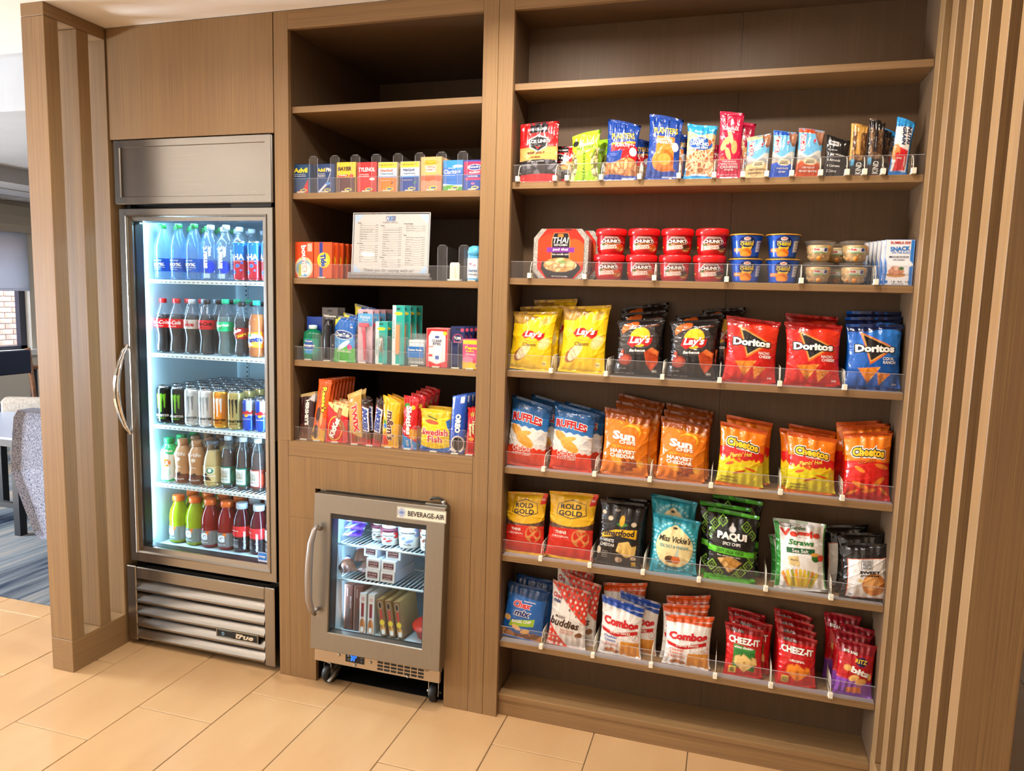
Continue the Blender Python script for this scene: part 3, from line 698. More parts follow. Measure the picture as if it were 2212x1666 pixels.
G = part('grille', MB().box(-.671, -.068, .001, .04, .283, .332, bev=.003), steel, T)
part('side_post', MB().box(-.717, -.672, .0, .045, .02, .334, bev=.003), steel_v, G); part('side_post', MB().box(-.067, -.0225, .0, .045, .02, .334, bev=.003), steel_v, G)
for i in range(5):
    z = .278 - i * .0505
    pf = [(.038, z + .004), (.024, z - .004), (.008, z - .022), (.0, z - .034), (-.002, z - .042), (.003, z - .047), (.010, z - .045), (.012, z - .040), (.018, z - .030), (.034, z - .012), (.044, z - .006)]
    s_ = MB(); n = len(pf); s_.add([(-.671, y, zz) for y, zz in pf] + [(-.068, y, zz) for y, zz in pf], [(k, (k + 1) % n, (k + 1) % n + n, k + n) for k in range(n)], 0, True)
    part('louver', s_, steel, G)
part('grille_backing', MB().box(-.672, -.067, .05, .06, .02, .334), black_m, T)
flat_print('maker_badge', -.285, -.093, .104, .139, -.004, '#17181c', [('r', 0, 1, 0, .07, '#b9a988'), ('r', 0, 1, .93, 1, '#b9a988'), ('r', 0, .015, 0, 1, '#b9a988'), ('r', .985, 1, 0, 1, '#b9a988'), ('r', .06, .36, .15, .18, '#7da7c4'), ('r', .06, .36, .83, .86, '#7da7c4')],
           [('o', .17, .5, .07, .4, '#7da7c4'), ('true', .68, .5, .42, .55, '#d9c9ae', {'sh': .35, 'b': .03}), ('_', .56, .72, .16, .08, '#d9c9ae')], T)
parts('foot', [(-.69, -.66, .05, .08, 0, .03), (-.06, -.03, .05, .08, 0, .03), (-.69, -.66, .6, .63, 0, .03), (-.06, -.03, .6, .63, 0, .03)], black_m, T)
FS = [1.4865, 1.195, .905, .663]
for z in FS:
    s_ = part('wire_shelf', MB().box(-.640, -.062, .088, .094, z - .016, z - .001), wire_m, T); part('rear_rod', MB().box(-.640, -.062, .60, .606, z - .008, z - .001), wire_m, s_)
    q = MB()
    for k in range(29): x = -.635 + k * .0203; q.box(x, x + .0035, .09, .604, z - .004, z - .0008)
    w = part('wires', q, wire_m, s_); w['kind'] = 'stuff'
    q = MB()
    for k in range(27): x = -.63 + k * .0215; q.box(x, x + .011, .0872, .089, z - .0115, z - .0085)
    w = part('slots', q, mat('slot_shadow', '#5d7076', .6), s_); w['kind'] = 'stuff'
for x in (-.60, -.11): part('shelf_standard', MB().box(x, x + .014, .622, .630, .42, 1.72), white_m, T)
q = MB()
for x in (-.596, -.106):
    for k in range(60): q.box(x, x + .006, .6205, .6225, .44 + k * .021, .447 + k * .021)
w = part('standard_slots', q, black_m, T); w['kind'] = 'stuff'
led = mat('led_strip', '#ffffff', .4, emit='#bfe6ff', es=5)
part('led_strip', MB().box(-.6545, -.650, .056, .064, .42, 1.72), led, T)
part('led_strip', MB().box(-.060, -.0555, .056, .064, .42, 1.72), led, T)
COOL = (.50, .80, 1.0)
area('refrigerator_led', (-.648, .072, 1.07), (math.radians(90), 0, math.radians(-50)), .02, 1.28, 7, COOL)
area('refrigerator_led', (-.062, .072, 1.07), (math.radians(90), 0, math.radians(50)), .02, 1.28, 7, COOL)
area('refrigerator_led', (-.355, .13, 1.730), (0, 0, 0), .5, .04, 3.0, COOL)

# ------------------------------------------------------------------ undercounter freezer
Z = thing('undercounter_freezer', 'small stainless glass-door freezer on casters set into the cabinet', 'freezer', (0, -.085, 0), (math.radians(-3.5), 0, 0))
c0, c1 = .165, .668
parts('case_panel', [(c0, .222, .065, .60, .14, .735), (.62, c1, .065, .60, .14, .735), (.222, .62, .56, .60, .14, .735), (c0, c1, .065, .60, .70, .735), (.222, .62, .065, .56, .14, .20)], satin := steel_m, Z)
parts('liner_panel', [(.222, .227, .05, .56, .2, .70), (.615, .62, .05, .56, .2, .70), (.227, .615, .545, .56, .2, .70), (.227, .615, .05, .545, .695, .70), (.227, .615, .05, .545, .2, .206)], white_m, Z)
D = part('door', MB().box(.181, .682, .006, .05, .172, .236).box(.181, .682, .006, .05, .655, .738).box(.181, .250, .006, .05, .236, .655).box(.612, .682, .006, .05, .236, .655), dark_m, Z)
for k, s_ in enumerate(picture_frame(.179, .684, .170, .740, [(0, .048), (0, .002), (.002, 0), (.066, .0), (.069, .004), (.070, .03)])): part(names[k], s_, satin, D)
part('glass', MB().box(.248, .614, .012, .016, .238, .672), door_glass, D)
q = MB()
hp = [(.206, -.018, .632), (.203, -.034, .615), (.200, -.050, .57), (.199, -.056, .50), (.199, -.056, .44), (.200, -.052, .37), (.203, -.036, .325), (.206, -.018, .305)]
hw = [.007, .009, .011, .013, .013, .012, .010, .007]
q.tube(hp, hw, 8); q.tube([(.205, -.02, .620), (.205, .002, .612)], .007, 8); q.tube([(.205, -.02, .318), (.205, .002, .322)], .007, 8)
part('handle', q, mat('silver_plastic', '#9c938c', .35, .6), D)
flat_print('maker_badge', .505, .688, .687, .729, -.002, '#dcd6c2', [('r', 0, 1, 0, .05, '#2a2a2a'), ('r', 0, 1, .95, 1, '#2a2a2a'), ('r', 0, .01, 0, 1, '#2a2a2a'), ('r', .99, 1, 0, 1, '#2a2a2a'), ('e', .10, .5, .075, .36, '#6a7fb0'), ('e', .10, .5, .058, .28, '#cfd3dd'), ('e', .10, .5, .045, .2, '#6a7fb0')],
           [('BEVERAGE-AIR', .60, .5, .74, .42, '#23211f', {'b': .015})], D)
P_ = part('toe_panel', MB().box(c0 + .002, c1 - .002, .052, .066, .103, .172), mat('tan_steel', '#b9a68e', .35, .8), Z)
flat_print('control_display', .296, .372, .1195, .1515, .0505, '#15161a', [('e', .15, .7, .04, .08, '#c9c9c9'), ('e', .15, .3, .04, .08, '#8a8a8a'), ('e', .28, .7, .02, .06, '#7ac94a'), ('e', .28, .4, .02, .06, '#7ac94a'), ('e', .85, .65, .03, .06, '#9a9a9a'), ('e', .85, .3, .03, .06, '#9a9a9a')], [], Z)
bl = mat('blue_digits', '#0b4dff', .5, emit='#1f6bff', es=3.2)
V2, F2, C2 = letters([('30°', .5, .5, 1, 1, '#ffffff')], lambda a, b_, e: np.stack([.318 + a * .024, np.full(np.shape(a), .0498 - e), .1255 + b_ * .022], -1), .9)
obj('display_digits', mkmesh('digits', V2, F2, [bl]), Z)
q = MB()
for k in range(7):
    for r in range(3): x = .425 + k * .0265; q.box(x, x + .022, .0512, .0525, .110 + r * .0125, .118 + r * .0125)
w = part('vent_slots', q, black_m, Z)
for x, z in ((.27, .138), (.335, .111), (.398, .132), (.545, .106)): part('screw', MB().lathe([(.0055, 0), (.0055, .002), (.002, .004)], 10, (x, .0515, z), axis='Y'), dullchrome, Z) if False else part('screw', MB().lathe([(.0001, -.004), (.004, -.003), (.0058, 0)], 10, (x, .0515, z), axis='Y'), dullchrome, Z)
part('top_hinge', MB().box(.60, .68, .02, .08, .741, .746).lathe([(.009, .745), (.009, .757), (.004, .76)], 10, (.665, .03, 0)), dullchrome, Z)
part('top_lip', MB().box(c0, c1, .062, .075, .735, .752), satin, Z)
part('hinge_cable', MB().tube([(.60, .05, .745), (.62, .035, .762), (.645, .03, .765), (.665, .04, .755), (.675, .06, .745)], .004, 6), black_m, Z)
part('bottom_hinge', MB().tube([(.60, .04, .166), (.64, .035, .163), (.668, .045, .170), (.677, .05, .20)], .005, 6).lathe([(.008, .150), (.008, .168)], 8, (.625, .035, 0)), dullchrome, Z)
def caster(x, y, brake, yaw):
    cst = obj('caster', MB().lathe([(.026, .098), (.026, .104), (.014, .104), (.014, .094), (.024, .092), (.024, .088)], 14).mesh('caster', dullchrome), Z, (x, y, 0), (0, 0, yaw))
    pf = MB().box(-.020, -.017, -.016, .018, .028, .086).box(.017, .020, -.016, .018, .028, .086).box(-.020, .020, -.020, .022, .083, .087).tube([(-.028, 0, .038), (.028, 0, .038)], .006, 8)
    obj('fork', pf.mesh('fork', dullchrome), cst)
    obj('wheel', MB().lathe([(.012, -.0135), (.032, -.0135), (.0355, -.009), (.0368, 0), (.0355, .009), (.032, .0135), (.012, .0135)], 28, (0, 0, .038), axis='X').mesh('wheel', black_m), cst)
    if brake: obj('brake_lever', MB().prism([(.0, .052), (.012, .060), (.030, .078), (.036, .074), (.018, .050), (-.028, .020), (-.036, .024)], .022, .034, plane='yz').mesh('brake_lever', dullchrome), cst)
caster(.205, .105, True, math.radians(-18)); caster(.625, .115, False, math.radians(4))
caster(.205, .55, False, 0); caster(.625, .55, False, 0)
for z in (.545, .413):
    s_ = part('wire_shelf', MB().tube([(.232, .085, z - .004), (.610, .085, z - .004)], .0042, 6), wire_m, Z)
    for y in (.30, .52): part('cross_rod', MB().tube([(.232, y, z - .005), (.610, y, z - .005)], .0028, 6), wire_m, s_)
    for k in range(22):
        x = .238 + k * .0174; obj('wire', MB().tube([(x, .083, z - .0015), (x, .52, z - .0015)], .0014, 4).mesh('wire', wire_m), s_)
area('freezer_led', (.42, .02, .667), (math.radians(0), 0, 0), .30, .015, 1.6, COOL)
area('freezer_led', (.236, .05, .44), (math.radians(90), 0, math.radians(-60)), .012, .40, 1.3, COOL)
# ================================================================== goods: one builder call per kind
wt = '#f4f1ea'; bk = '#17141a'; rd = '#d3161c'; yl = '#f6cf1f'
chip = ('v', 26, ['#e8c26a', '#d9a94b', '#f0d385'], '#a8742c', 3)
def B(kind, w, h, thk, base, ops, texts=(), **k): make_bag(kind, k.pop('name', 'snack_bag'), w, h, thk, base, ops, texts, **k)
# --- nuts and bars
B('jerky', .13, .188, .022, '#d8171b', [('r', 0, 1, .34, .58, '#dba45c'), ('w', .36, .02, .5, 0, ('v', 60, ['#4c4a52', '#2b2428', '#6f6d75'], '#1c181a', 5)), ('w', .13, .015, .5, 0, '#b3141c'),
  ('r', .26, .74, .82, 1, bk), ('p', [(.24, .72), (.5, .79), (.76, .72), (.72, .58), (.5, .50), (.28, .58)], '#e8e2da'), ('p', [(.26, .71), (.5, .77), (.74, .71), (.70, .59), (.5, .515), (.30, .59)], bk), ('r', .2, .7, .33, .36, bk)],
  [('100 CALORIES', .5, .885, .44, .045, wt), ('JACK LINK\'S', .5, .67, .62, .075, wt, {'o': bk, 'b': .03}), ('BEEF JERKY', .46, .485, .46, .045, '#5a2a16'), ('ORIGINAL', .44, .42, .28, .03, '#5a2a16'), ('100% BEEF | 12g PROTEIN', .45, .345, .44, .018, wt), ('V', .5, .575, .16, .045, '#d8171b', {'b': .04})], name='jerky_pouch', sq=.02, wr=.5)
B('pist', .094, .152, .03, '#a6dc2a', [('e', -.08, .33, .33, .34, ('v', 90, ['#cdbb7e', '#a4b04a', '#e0d3a6'], '#4c4220', 7)), ('e', 1.08, .33, .33, .34, ('v', 90, ['#cdbb7e', '#a4b04a', '#e0d3a6'], '#4c4220', 8)), ('e', .15, .80, .11, .065, bk)],
  [('Wonderful', .55, .745, .56, .055, wt), ('Roasted & Salted', .5, .68, .6, .035, '#3d6b12'), ('PISTACHIOS', .50, .32, .95, .085, '#24311a', {'rot': 90, 'b': 0.})], name='nut_bag')
nuts = ('v', 80, ['#d99a5b', '#c98045', '#e8b27a'], '#8f4f28', 9)
B('plan', .108, .182, .035, '#173f93', [('p', [(.16, .58), (.92, .66), (.92, .56), (.16, .47)], rd), ('p', [(.16, .61), (.92, .69), (.92, .655), (.16, .575)], '#f0a62c'), ('p', [(.55, .56), (1, .6), (1, .35), (.5, .36)], rd), ('w', .34, .05, .9, .6, nuts), ('w', .10, .01, 1, 0, '#173f93'), ('e', .87, .50, .11, .075, '#e4e6ea'), ('r', .55, .95, .02, .06, '#c9cfdb')],
  [('PLANTERS', .52, .745, .72, .10, '#f2bd2b', {'rot': 9, 'o': '#0e2a6b'}), ('PEANUTS', .52, .585, .46, .05, wt, {'rot': 6}), ('SALTED', .5, .64, .3, .022, '#173f93', {'rot': 6})], name='nut_bag')
B('honey', .107, .192, .035, '#173f93', [('r', .26, .83, .17, .67, '#e5852f'), ('e', .5, .30, .34, .17, ('v', 8, ['#d9822f', '#c56f22'], '#a9561a', 4)), ('p', [(.62, .28), (.9, .15), (.6, .13)], '#c96a22'), ('e', .55, .32, .2, .09, '#e2963f'), ('e', .86, .52, .1, .07, '#e4e6ea'), ('r', .5, .9, .02, .06, '#c9cfdb')],
  [('PLANTERS', .53, .76, .74, .095, '#f2bd2b', {'rot': 4, 'o': '#0e2a6b'}), ('HONEY ROASTED', .54, .62, .44, .026, wt), ('PEANUTS', .54, .575, .44, .048, wt, {'b': .03})], name='nut_bag')
alm = ('v', 110, ['#b26a3c', '#c98654', '#9c5730'], '#e8cfa6', 12, 1.6)
B('almond', .092, .164, .03, '#dcc08a', [('W', .82, .03, 1.2, .2, '#2f9bd8'), ('w', .56, .02, 1, 0, alm), ('r', 0, .06, 0, .2, '#2f9bd8'), ('w', .06, .02, .6, 0, '#2f9bd8'), ('e', .5, .64, .42, .12, '#1c57a5'), ('p', [(.75, .72), (.98, .76), (.8, .6)], '#c95a2c'), ('r', .25, .8, .07, .1, '#dfe6ee')],
  [('BLUE', .42, .70, .38, .06, wt, {'b': .02}), ('DIAMOND', .46, .635, .66, .065, wt, {'b': .02}), ('Roasted Salted', .46, .56, .6, .04, wt, {'rot': 5, 'o': '#1c57a5'}), ('almonds', .4, .86, .3, .04, '#cfe6f5')], name='nut_bag')
B('sahale', .073, .196, .02, '#b5173f', [('r', 0, 1, .86, .865, '#7c0d2a'), ('r', 0, 1, .885, .89, '#7c0d2a'), ('r', 0, 1, .91, .915, '#7c0d2a'), ('r', 0, 1, .935, .94, '#7c0d2a'), ('e', .28, .52, .22, .075, '#e6b077', 20), ('e', .5, .62, .18, .07, '#e9bb86', -40), ('e', .68, .47, .13, .1, '#dfa468', 0), ('e', .42, .38, .16, .07, '#e6b077', -30), ('e', .4, .48, .1, .03, '#b5173f'), ('e', .2, .30, .1, .03, '#d2542f')],
  [('SAHALE', .5, .745, .66, .05, wt, {'b': .01}), ('SNACKS', .5, .70, .32, .018, wt), ('POMEGRANATE', .5, .255, .6, .024, wt, {'b': 0}), ('VANILLA FLAVORED', .5, .22, .74, .024, wt, {'b': 0}), ('CASHEWS', .5, .175, .76, .04, wt, {'b': .01}), ('GLAZED MIX', .5, .135, .4, .018, wt), ('NET WT 1.5 OZ', .5, .06, .7, .02, '#e7b9c4')], name='nut_packet', wr=.5)
def clif(kind, band, t1, t2, tc=wt):
    B(kind, .073, .136, .022, '#6db3dd', [('r', 0, 1, .91, 1, band), ('p', [(.62, 1), (1, 1), (1, .7), (.85, .66), (.68, .82)], ('v', 14, ['#a9765a', '#8a5a44'], '#6f4636', 3)), ('w', .50, .06, 1.1, .3, '#cfd1cc'), ('w', .42, .04, 1.6, .1, '#9c9f9f'), ('w', .34, .015, .6, 0, '#c99f73'), ('w', .30, .02, .5, .1, band), ('e', .66, .76, .05, .035, rd), ('d', .6, .72, .74, .69, .02, '#5a2c20'), ('e', .55, .325, .27, .065, '#e9dcb6'), ('p', [(.10, .52), (.30, .54), (.30, .88), (.10, .86)], '#c3202a')],
      [('CLIF', .205, .76, .42, .17, wt, {'rot': 90, 'b': .03}), ('BAR', .205, .59, .17, .09, wt, {'b': .02}), ('NUTRITION FOR', .55, .355, .34, .018, '#4a3020'), ('SUSTAINED', .55, .335, .3, .018, '#4a3020'), ('ENERGY', .55, .305, .38, .03, '#3a2417', {'b': .03}), (t1, .5, .20, .66 if len(t1) > 9 else .5, .035, tc), (t2, .5, .13, .7 if len(t2) > 9 else .3, .035, tc)], name='energy_bar', wr=.6, nx=32, nz=48)
clif('clifw', '#ddc08a', 'WHITE CHOCOLATE', 'MACADAMIA NUT', '#5a3a20'); clif('clifb', '#1d50b8', 'CHOCOLATE', 'CHIP'); clif('clifo', '#b8471d', 'CRUNCHY', 'PEANUT BUTTER')
B('rx', .068, .112, .02, '#1b1a1b', [('r', .14, .56, .77, .88, '#dedcd6')] + [('r', .08, .92, z, z + .005, '#6e6c6a') for z in (.50, .36, .22)],
  [('RXBAR', .35, .825, .34, .05, bk, {'b': .03}), ('PROTEIN BAR', .3, .65, .4, .022, wt), ('3 Egg Whites', .46, .54, .72, .065, wt, {'b': 0}), ('6 Almonds', .38, .405, .56, .06, wt, {'b': 0}), ('4 Cashews', .38, .27, .56, .06, wt, {'b': 0}), ('2 Dates', .32, .145, .42, .06, wt, {'b': 0})], name='energy_bar', wr=.6, nx=24, nz=36)
def kind_(kind, topc, a, b):
    B(kind, .047, .148, .018, ('v', 120, a, b, 5), [('r', 0, 1, .84, 1, topc), ('r', 0, .12, 0, 1, topc), ('r', .38, .62, .42, .86, topc), ('r', 0, 1, 0, .30, '#20191a'), ('r', .1, .32, .20, .32, '#4fa3cf')],
      [('KIND', .62, .15, .70, .36, wt, {'rot': 90, 'b': .02}), ('peanut butter', .5, .6, .6, .05, wt, {'rot': 90})], name='snack_bar', nx=24, nz=60, wr=.7)
kind_('kindg', '#c8974a', ['#b98a50', '#8f6238', '#6f4a30'], '#4a2f1d'); kind_('kindd', '#151317', ['#a07e5a', '#6e4a33', '#8a6846'], '#33231a')
B('nutri', .050, .152, .016, '#1d7fc9', [('p', [(0, .82), (.9, .90), (.9, .02), (.1, .0)], wt), ('p', [(.32, .5), (.86, .46), (.84, .1), (.2, .07)], '#d0222a'), ('e', .18, .40, .24, .14, '#c98a4c'), ('e', .3, .34, .12, .06, rd), ('r', 0, 1, .88, 1, '#2f9be0'), ('w', .06, .02, .5, 0, '#2077c4')],
  [('NUTRI', .78, .73, .95, .22, '#17315f', {'rot': -86, 'b': .03}), ('GRAIN', .50, .70, .95, .22, '#17315f', {'rot': -86, 'b': .03}), ('STRAWBERRY', .74, .25, .6, .08, wt, {'rot': -86}), ('OOO', .42, .30, .3, .03, wt)], name='snack_bar', nx=24, nz=56, wr=.5)
# --- soup shelf
make_box('padthai_sleeve', 'noodle_box', .152, .157, .062, '#d3230f', [('e', .2, .6, .25, .3, '#dc3a14'), ('e', .8, .5, .25, .3, '#e0521a'), ('r', .30, .70, .28, .92, '#c9a25e'), ('r', .31, .69, .28, .915, bk), ('r', .2, .8, .53, .63, '#7c2f92'), ('p', [(.05, 0), (.95, 0), (.95, .22), (.9, .30), (.5, .16), (.1, .36)], bk), ('e', .5, .25, .40, .17, '#2a2022'), ('e', .5, .27, .36, .145, ('v', 40, ['#e3c48a', '#d0a763', '#f0dcae'], '#a9773a', 3)), ('e', .55, .33, .1, .03, '#6f8f3a'), ('r', .42, .56, .84, .90, '#c9772a'), ('r', .62, .84, .97, 1, bk)],
  [('THAI', .5, .77, .34, .12, wt, {'sh': .2, 'b': .01}), ('KITCHEN', .5, .675, .28, .04, wt, {'b': .02}), ('pad thai', .5, .58, .32, .065, wt, {'b': .02}), ('rice noodle cart', .5, .49, .36, .04, wt, {'b': .01}), ('NET WT 8.21 OZ (232g)', .5, .04, .34, .025, wt)], nx=90, nz=90, side='#b31d12')
p = PROT['padthai_sleeve']
q = MB()
oc = [(-.060, .004), (.060, .004), (.084, .030), (.084, .122), (.058, .153), (-.058, .153), (-.084, .122), (-.084, .030)]
q.prism(oc, -.030, .026)
tr = MB(); 
for sc_, y in ((1.0, -.029),):
    tr.prism([(x * 1.0, z) for x, z in oc], -.029, -.024)
foil_tray = noise_mat('foil_tray', '#a9a5a0', '#dcd8d2', (260, 260, 260), .3, .5, .6, 2, metal=.8)
p['parts'] = p['parts'] + [('tray', MB().prism([(-.070, .0), (.070, .0), (.090, .024), (.090, .128), (.066, .1575), (-.066, .1575), (-.090, .128), (-.090, .024)], -.0285, .028).mesh('tray', foil_tray))]
# sleeve body reshaped to cut corners
sl = []
me = p['body']; vv = np.zeros(len(me.vertices) * 3); me.vertices.foreach_get('co', vv); vv = vv.reshape(-1, 3)
zz = vv[:, 2]; half = np.interp(zz, [0, .030, .122, .157], [.048, .076, .076, .048]); vv[:, 0] = vv[:, 0] / .076 * half
me.vertices.foreach_set('co', vv.ravel()); me.update()
lidred = mat('red_plastic_lid', '#e01d20', .25); cupbase = mat('soup_cup_red', '#b3151c', .3)
cup_prof = [(.036, 0), (.037, .002), (.0405, .012), (.0425, .03), (.0435, .058), (.0435, .060)]
def soup(kind, a, b, name2, food):
    make_turned(kind, 'soup_cup', cup_prof, None, cupbase, 'label_band', [('Campbell\'s', .5, .84, .30, .09, wt, {'sh': .3, 'b': 0}), ('CHUNKY', .5, .66, .44, .20, wt, {'b': .04, 'o': '#6b1d12'}), (a, .45, .38, .34, .10, wt, {'rot': 5, 'b': .03}), (b, .46, .26, .36, .12, wt, {'rot': 5, 'b': .04})],
        cap=([(.0001, .0565), (.047, .0565), (.0485, .058), (.0485, .072), (.047, .0755), (.0445, .0775), (.0001, .0775)], lidred, 'lid'), z0=.006, z1=.056, base='#b5141b', span=.95,
        ops=[('p', [(.24, .62), (.36, .92), (.64, .92), (.76, .62), (.70, .50), (.5, .42), (.30, .50)], '#efe3d6'), ('p', [(.26, .62), (.37, .90), (.63, .90), (.74, .62), (.69, .51), (.5, .44), (.31, .51)], '#6d1a14'), ('r', .34, .66, .51, .55, '#d5912c'), ('p', [(.24, .42), (.62, .48), (.62, .20), (.26, .14)], '#cf7a55'), ('e', .30, .46, .07, .05, '#4c6a25'), ('e', .73, .28, .13, .22, food), ('r', 0, .10, .30, .36, '#e3c21f'), ('e', .84, .62, .05, .07, '#c94a44')], nl=(76, 44))
soup('soupn', 'CLASSIC CHICKEN', 'NOODLE', '', ('v', 16, ['#f0c64a', '#e8a33a', '#d5521f', '#f3dc8a'], '#b5532a', 4))
soup('soups', 'SIRLOIN BURGER', 'VEGETABLES', '', ('v', 14, ['#8a4a22', '#d2691e', '#c99a52', '#5c2e18'], '#3d1d12', 6))
macb = mat('mac_cup_blue', '#153f9e', .3)
make_turned('mac', 'macaroni_cup', [(.035, 0), (.0365, .002), (.043, .052), (.0475, .066), (.0475, .068)], None, macb, 'label_band', [('KRAFT', .46, .87, .10, .08, rd, {'b': .03}), ('macaroni &', .46, .735, .30, .10, '#f2dfa0', {'b': .0}), ('CHEESE', .46, .61, .30, .13, '#f4d21f', {'b': .03}), ('original', .2, .33, .16, .08, wt, {'b': .01})] + [('the taste', .79, .66, .12, .06, '#334'), ('you love', .79, .52, .12, .06, '#334'), ('made easy', .79, .38, .12, .06, '#334')],
    cap=([(.0001, .067), (.049, .067), (.051, .0685), (.049, .071), (.0001, .0715)], mat('foil_lid_gold', '#d8a23c', .3, .3), 'foil_lid'), z0=.003, z1=.065, base='#1a55c4', span=.95,
    ops=[('r', 0, .08, 0, 1, '#1b3b8a'), ('e', .46, .64, .20, .34, '#12225c'), ('e', .46, .86, .075, .08, wt), ('e', .46, .46, .12, .14, '#f0c22b'), ('e', .46, .56, .12, .10, '#12225c'), ('e', .44, .20, .15, .22, ('v', 12, ['#f2922a', '#ea7f1c', '#f5a94a'], '#c05e12', 3)), ('r', .12, .34, .25, .42, '#e88a2a'), ('p', [(.70, .76), (.90, .80), (.87, .28), (.70, .24)], '#dfe3ee'), ('r', .3, .8, 0, .05, '#12306e')], nl=(76, 44))
clearcup = glassy('clear_cup', (.97, .97, .96), .06, (.95, .93, .9), .05, 1.4)
fruitm = noise_mat('fruit_pieces', '#b5925c', '#d2b27c', (70, 70, 70), .25, .5, .6, 2); fruito = mat('orange_fruit', '#d98a2c', .25)
def fruit_parts():
    r = random.Random(4); q = MB()
    prof = [(.020, .004), (.027, .008), (.036, .03), (.0385, .050), (.034, .0535), (.0001, .054)]
    q.lathe(prof, 14)
    for i in range(26):
        a = r.uniform(-1.7, 1.7); z = r.uniform(.010, .048); rr = np.interp(z, [.004, .03, .05], [.024, .034, .037]); s_ = r.uniform(.006, .010)
        c = (rr * math.sin(a) * .9, -rr * math.cos(a) * .9, z)
        q.lathe([(.0001, -s_), (s_ * .8, -s_ * .6), (s_, 0), (s_ * .75, s_ * .6), (.0001, s_)], 7, c, mi=1 if (i % 5 == 0) else 0)
    return q.mesh('fruit', [fruitm, fruito])
make_turned('fruit', 'fruit_cup', [(.0225, 0), (.024, .001), (.032, .010), (.041, .045), (.0425, .060), (.0445, .0625)], None, clearcup, 'label_sticker', (), cap=([(.0445, .0615), (.047, .0625), (.047, .0655), (.040, .067), (.0001, .0665)], clearcup, 'lid'), extra=[('fruit', fruit_parts())])
fl_ = PROT['fruit']
def sticker(w, h, z, r_, ops, texts, base=wt, cz=0., rnd=False):
    nx, nz = 30, 22; C = paint(nx, nz, base, ops); s, t_ = np.meshgrid(np.linspace(0, 1, nx + 1), np.linspace(0, 1, nz + 1))
    MM = lambda a, b_, e: np.stack([(np.interp(z + b_ * h, *r_) + .0012 + e) * np.sin((a - .5) * w / np.interp(z + h / 2, *r_) + cz), -(np.interp(z + b_ * h, *r_) + .0012 + e) * np.cos((a - .5) * w / np.interp(z + h / 2, *r_) + cz), z + b_ * h], -1)
    V = MM(s, t_, 0).reshape(-1, 3); idx = np.arange((nx + 1) * (nz + 1)).reshape(nz + 1, nx + 1)
    Fq = np.stack([idx[:-1, :-1], idx[:-1, 1:], idx[1:, 1:], idx[1:, :-1]], -1).reshape(-1, 4).tolist(); Cc = C.reshape(-1, 3)
    if rnd: Fq = [f for f in Fq if math.hypot(f[0] % (nx + 1) - nx / 2 + .5, (f[0] // (nx + 1) - nz / 2 + .5) * nx / nz) < nx / 2]
    if texts:
        V2, F2, C2 = letters(texts, MM, h / w); o = len(V); V = np.concatenate([V, np.array(V2)]); Fq += [[i + o for i in f] for f in F2]; Cc = np.concatenate([Cc, np.array(C2)])
    return mkmesh('sticker', V, Fq, [paper], col=Cc)
fl_['parts'].append(('label_sticker', sticker(.044, .018, .028, ([0, .010, .045, .06], [.024, .032, .041, .0425]), [('r', 0, 1, 0, .14, '#4f9a3a'), ('r', 0, 1, .9, 1, '#4f9a3a'), ('r', 0, .03, 0, 1, '#4f9a3a'), ('r', .97, 1, 0, 1, '#4f9a3a'), ('r', .74, .93, .3, .85, '#3a3f9c')], [('Dole', .25, .65, .34, .36, '#d02a24', {'b': .05}), ('mixed fruit', .36, .26, .56, .2, '#4f9a3a')])))
make_box('tuna', 'snack_kit_box', .0745, .128, .018, '#eeeef0', [('p', [(.88, 1), (1, 1), (1, .45), (.86, .56)], '#2a79c9'), ('p', [(.88, 0), (1, 0), (1, .45), (.86, .40)], '#2a79c9'), ('p', [(0, .62), (0, .0), (.05, 0), (.1, .3), (.06, .5)], '#2a79c9'), ('r', .14, .82, .60, .645, '#1a2a52'), ('e', .42, .22, .34, .05, '#c98f52'), ('e', .42, .30, .28, .085, ('v', 30, ['#e8b79c', '#d79a7c', '#f2cdb6'], '#b87858', 4)), ('e', .38, .375, .16, .05, ('v', 14, ['#e8b79c', '#f2cdb6'], '#b87858', 5)), ('e', .60, .37, .09, .035, '#2f6b2a'), ('r', .03, .15, .03, .1, '#2a79c9')],
  [('BUMBLE BEE', .5, .93, .68, .055, '#b8262a', {'b': .02}), ('SNACK', .5, .80, .68, .10, '#2a79c9', {'b': .04, 'rot': 3}), ('ON THE RUN!', .52, .715, .62, .05, '#2a79c9', {'b': .01}), ('TUNA SALAD KIT', .5, .622, .56, .03, wt), ('with Crackers', .48, .56, .4, .035, '#1a2a52', {'sh': .3}), ('NET WT 3.5 OZ', .5, .03, .4, .02, '#333'), ('1.8   8.0   1.8', .58, .08, .6, .035, '#333')], side='#1f66b5')
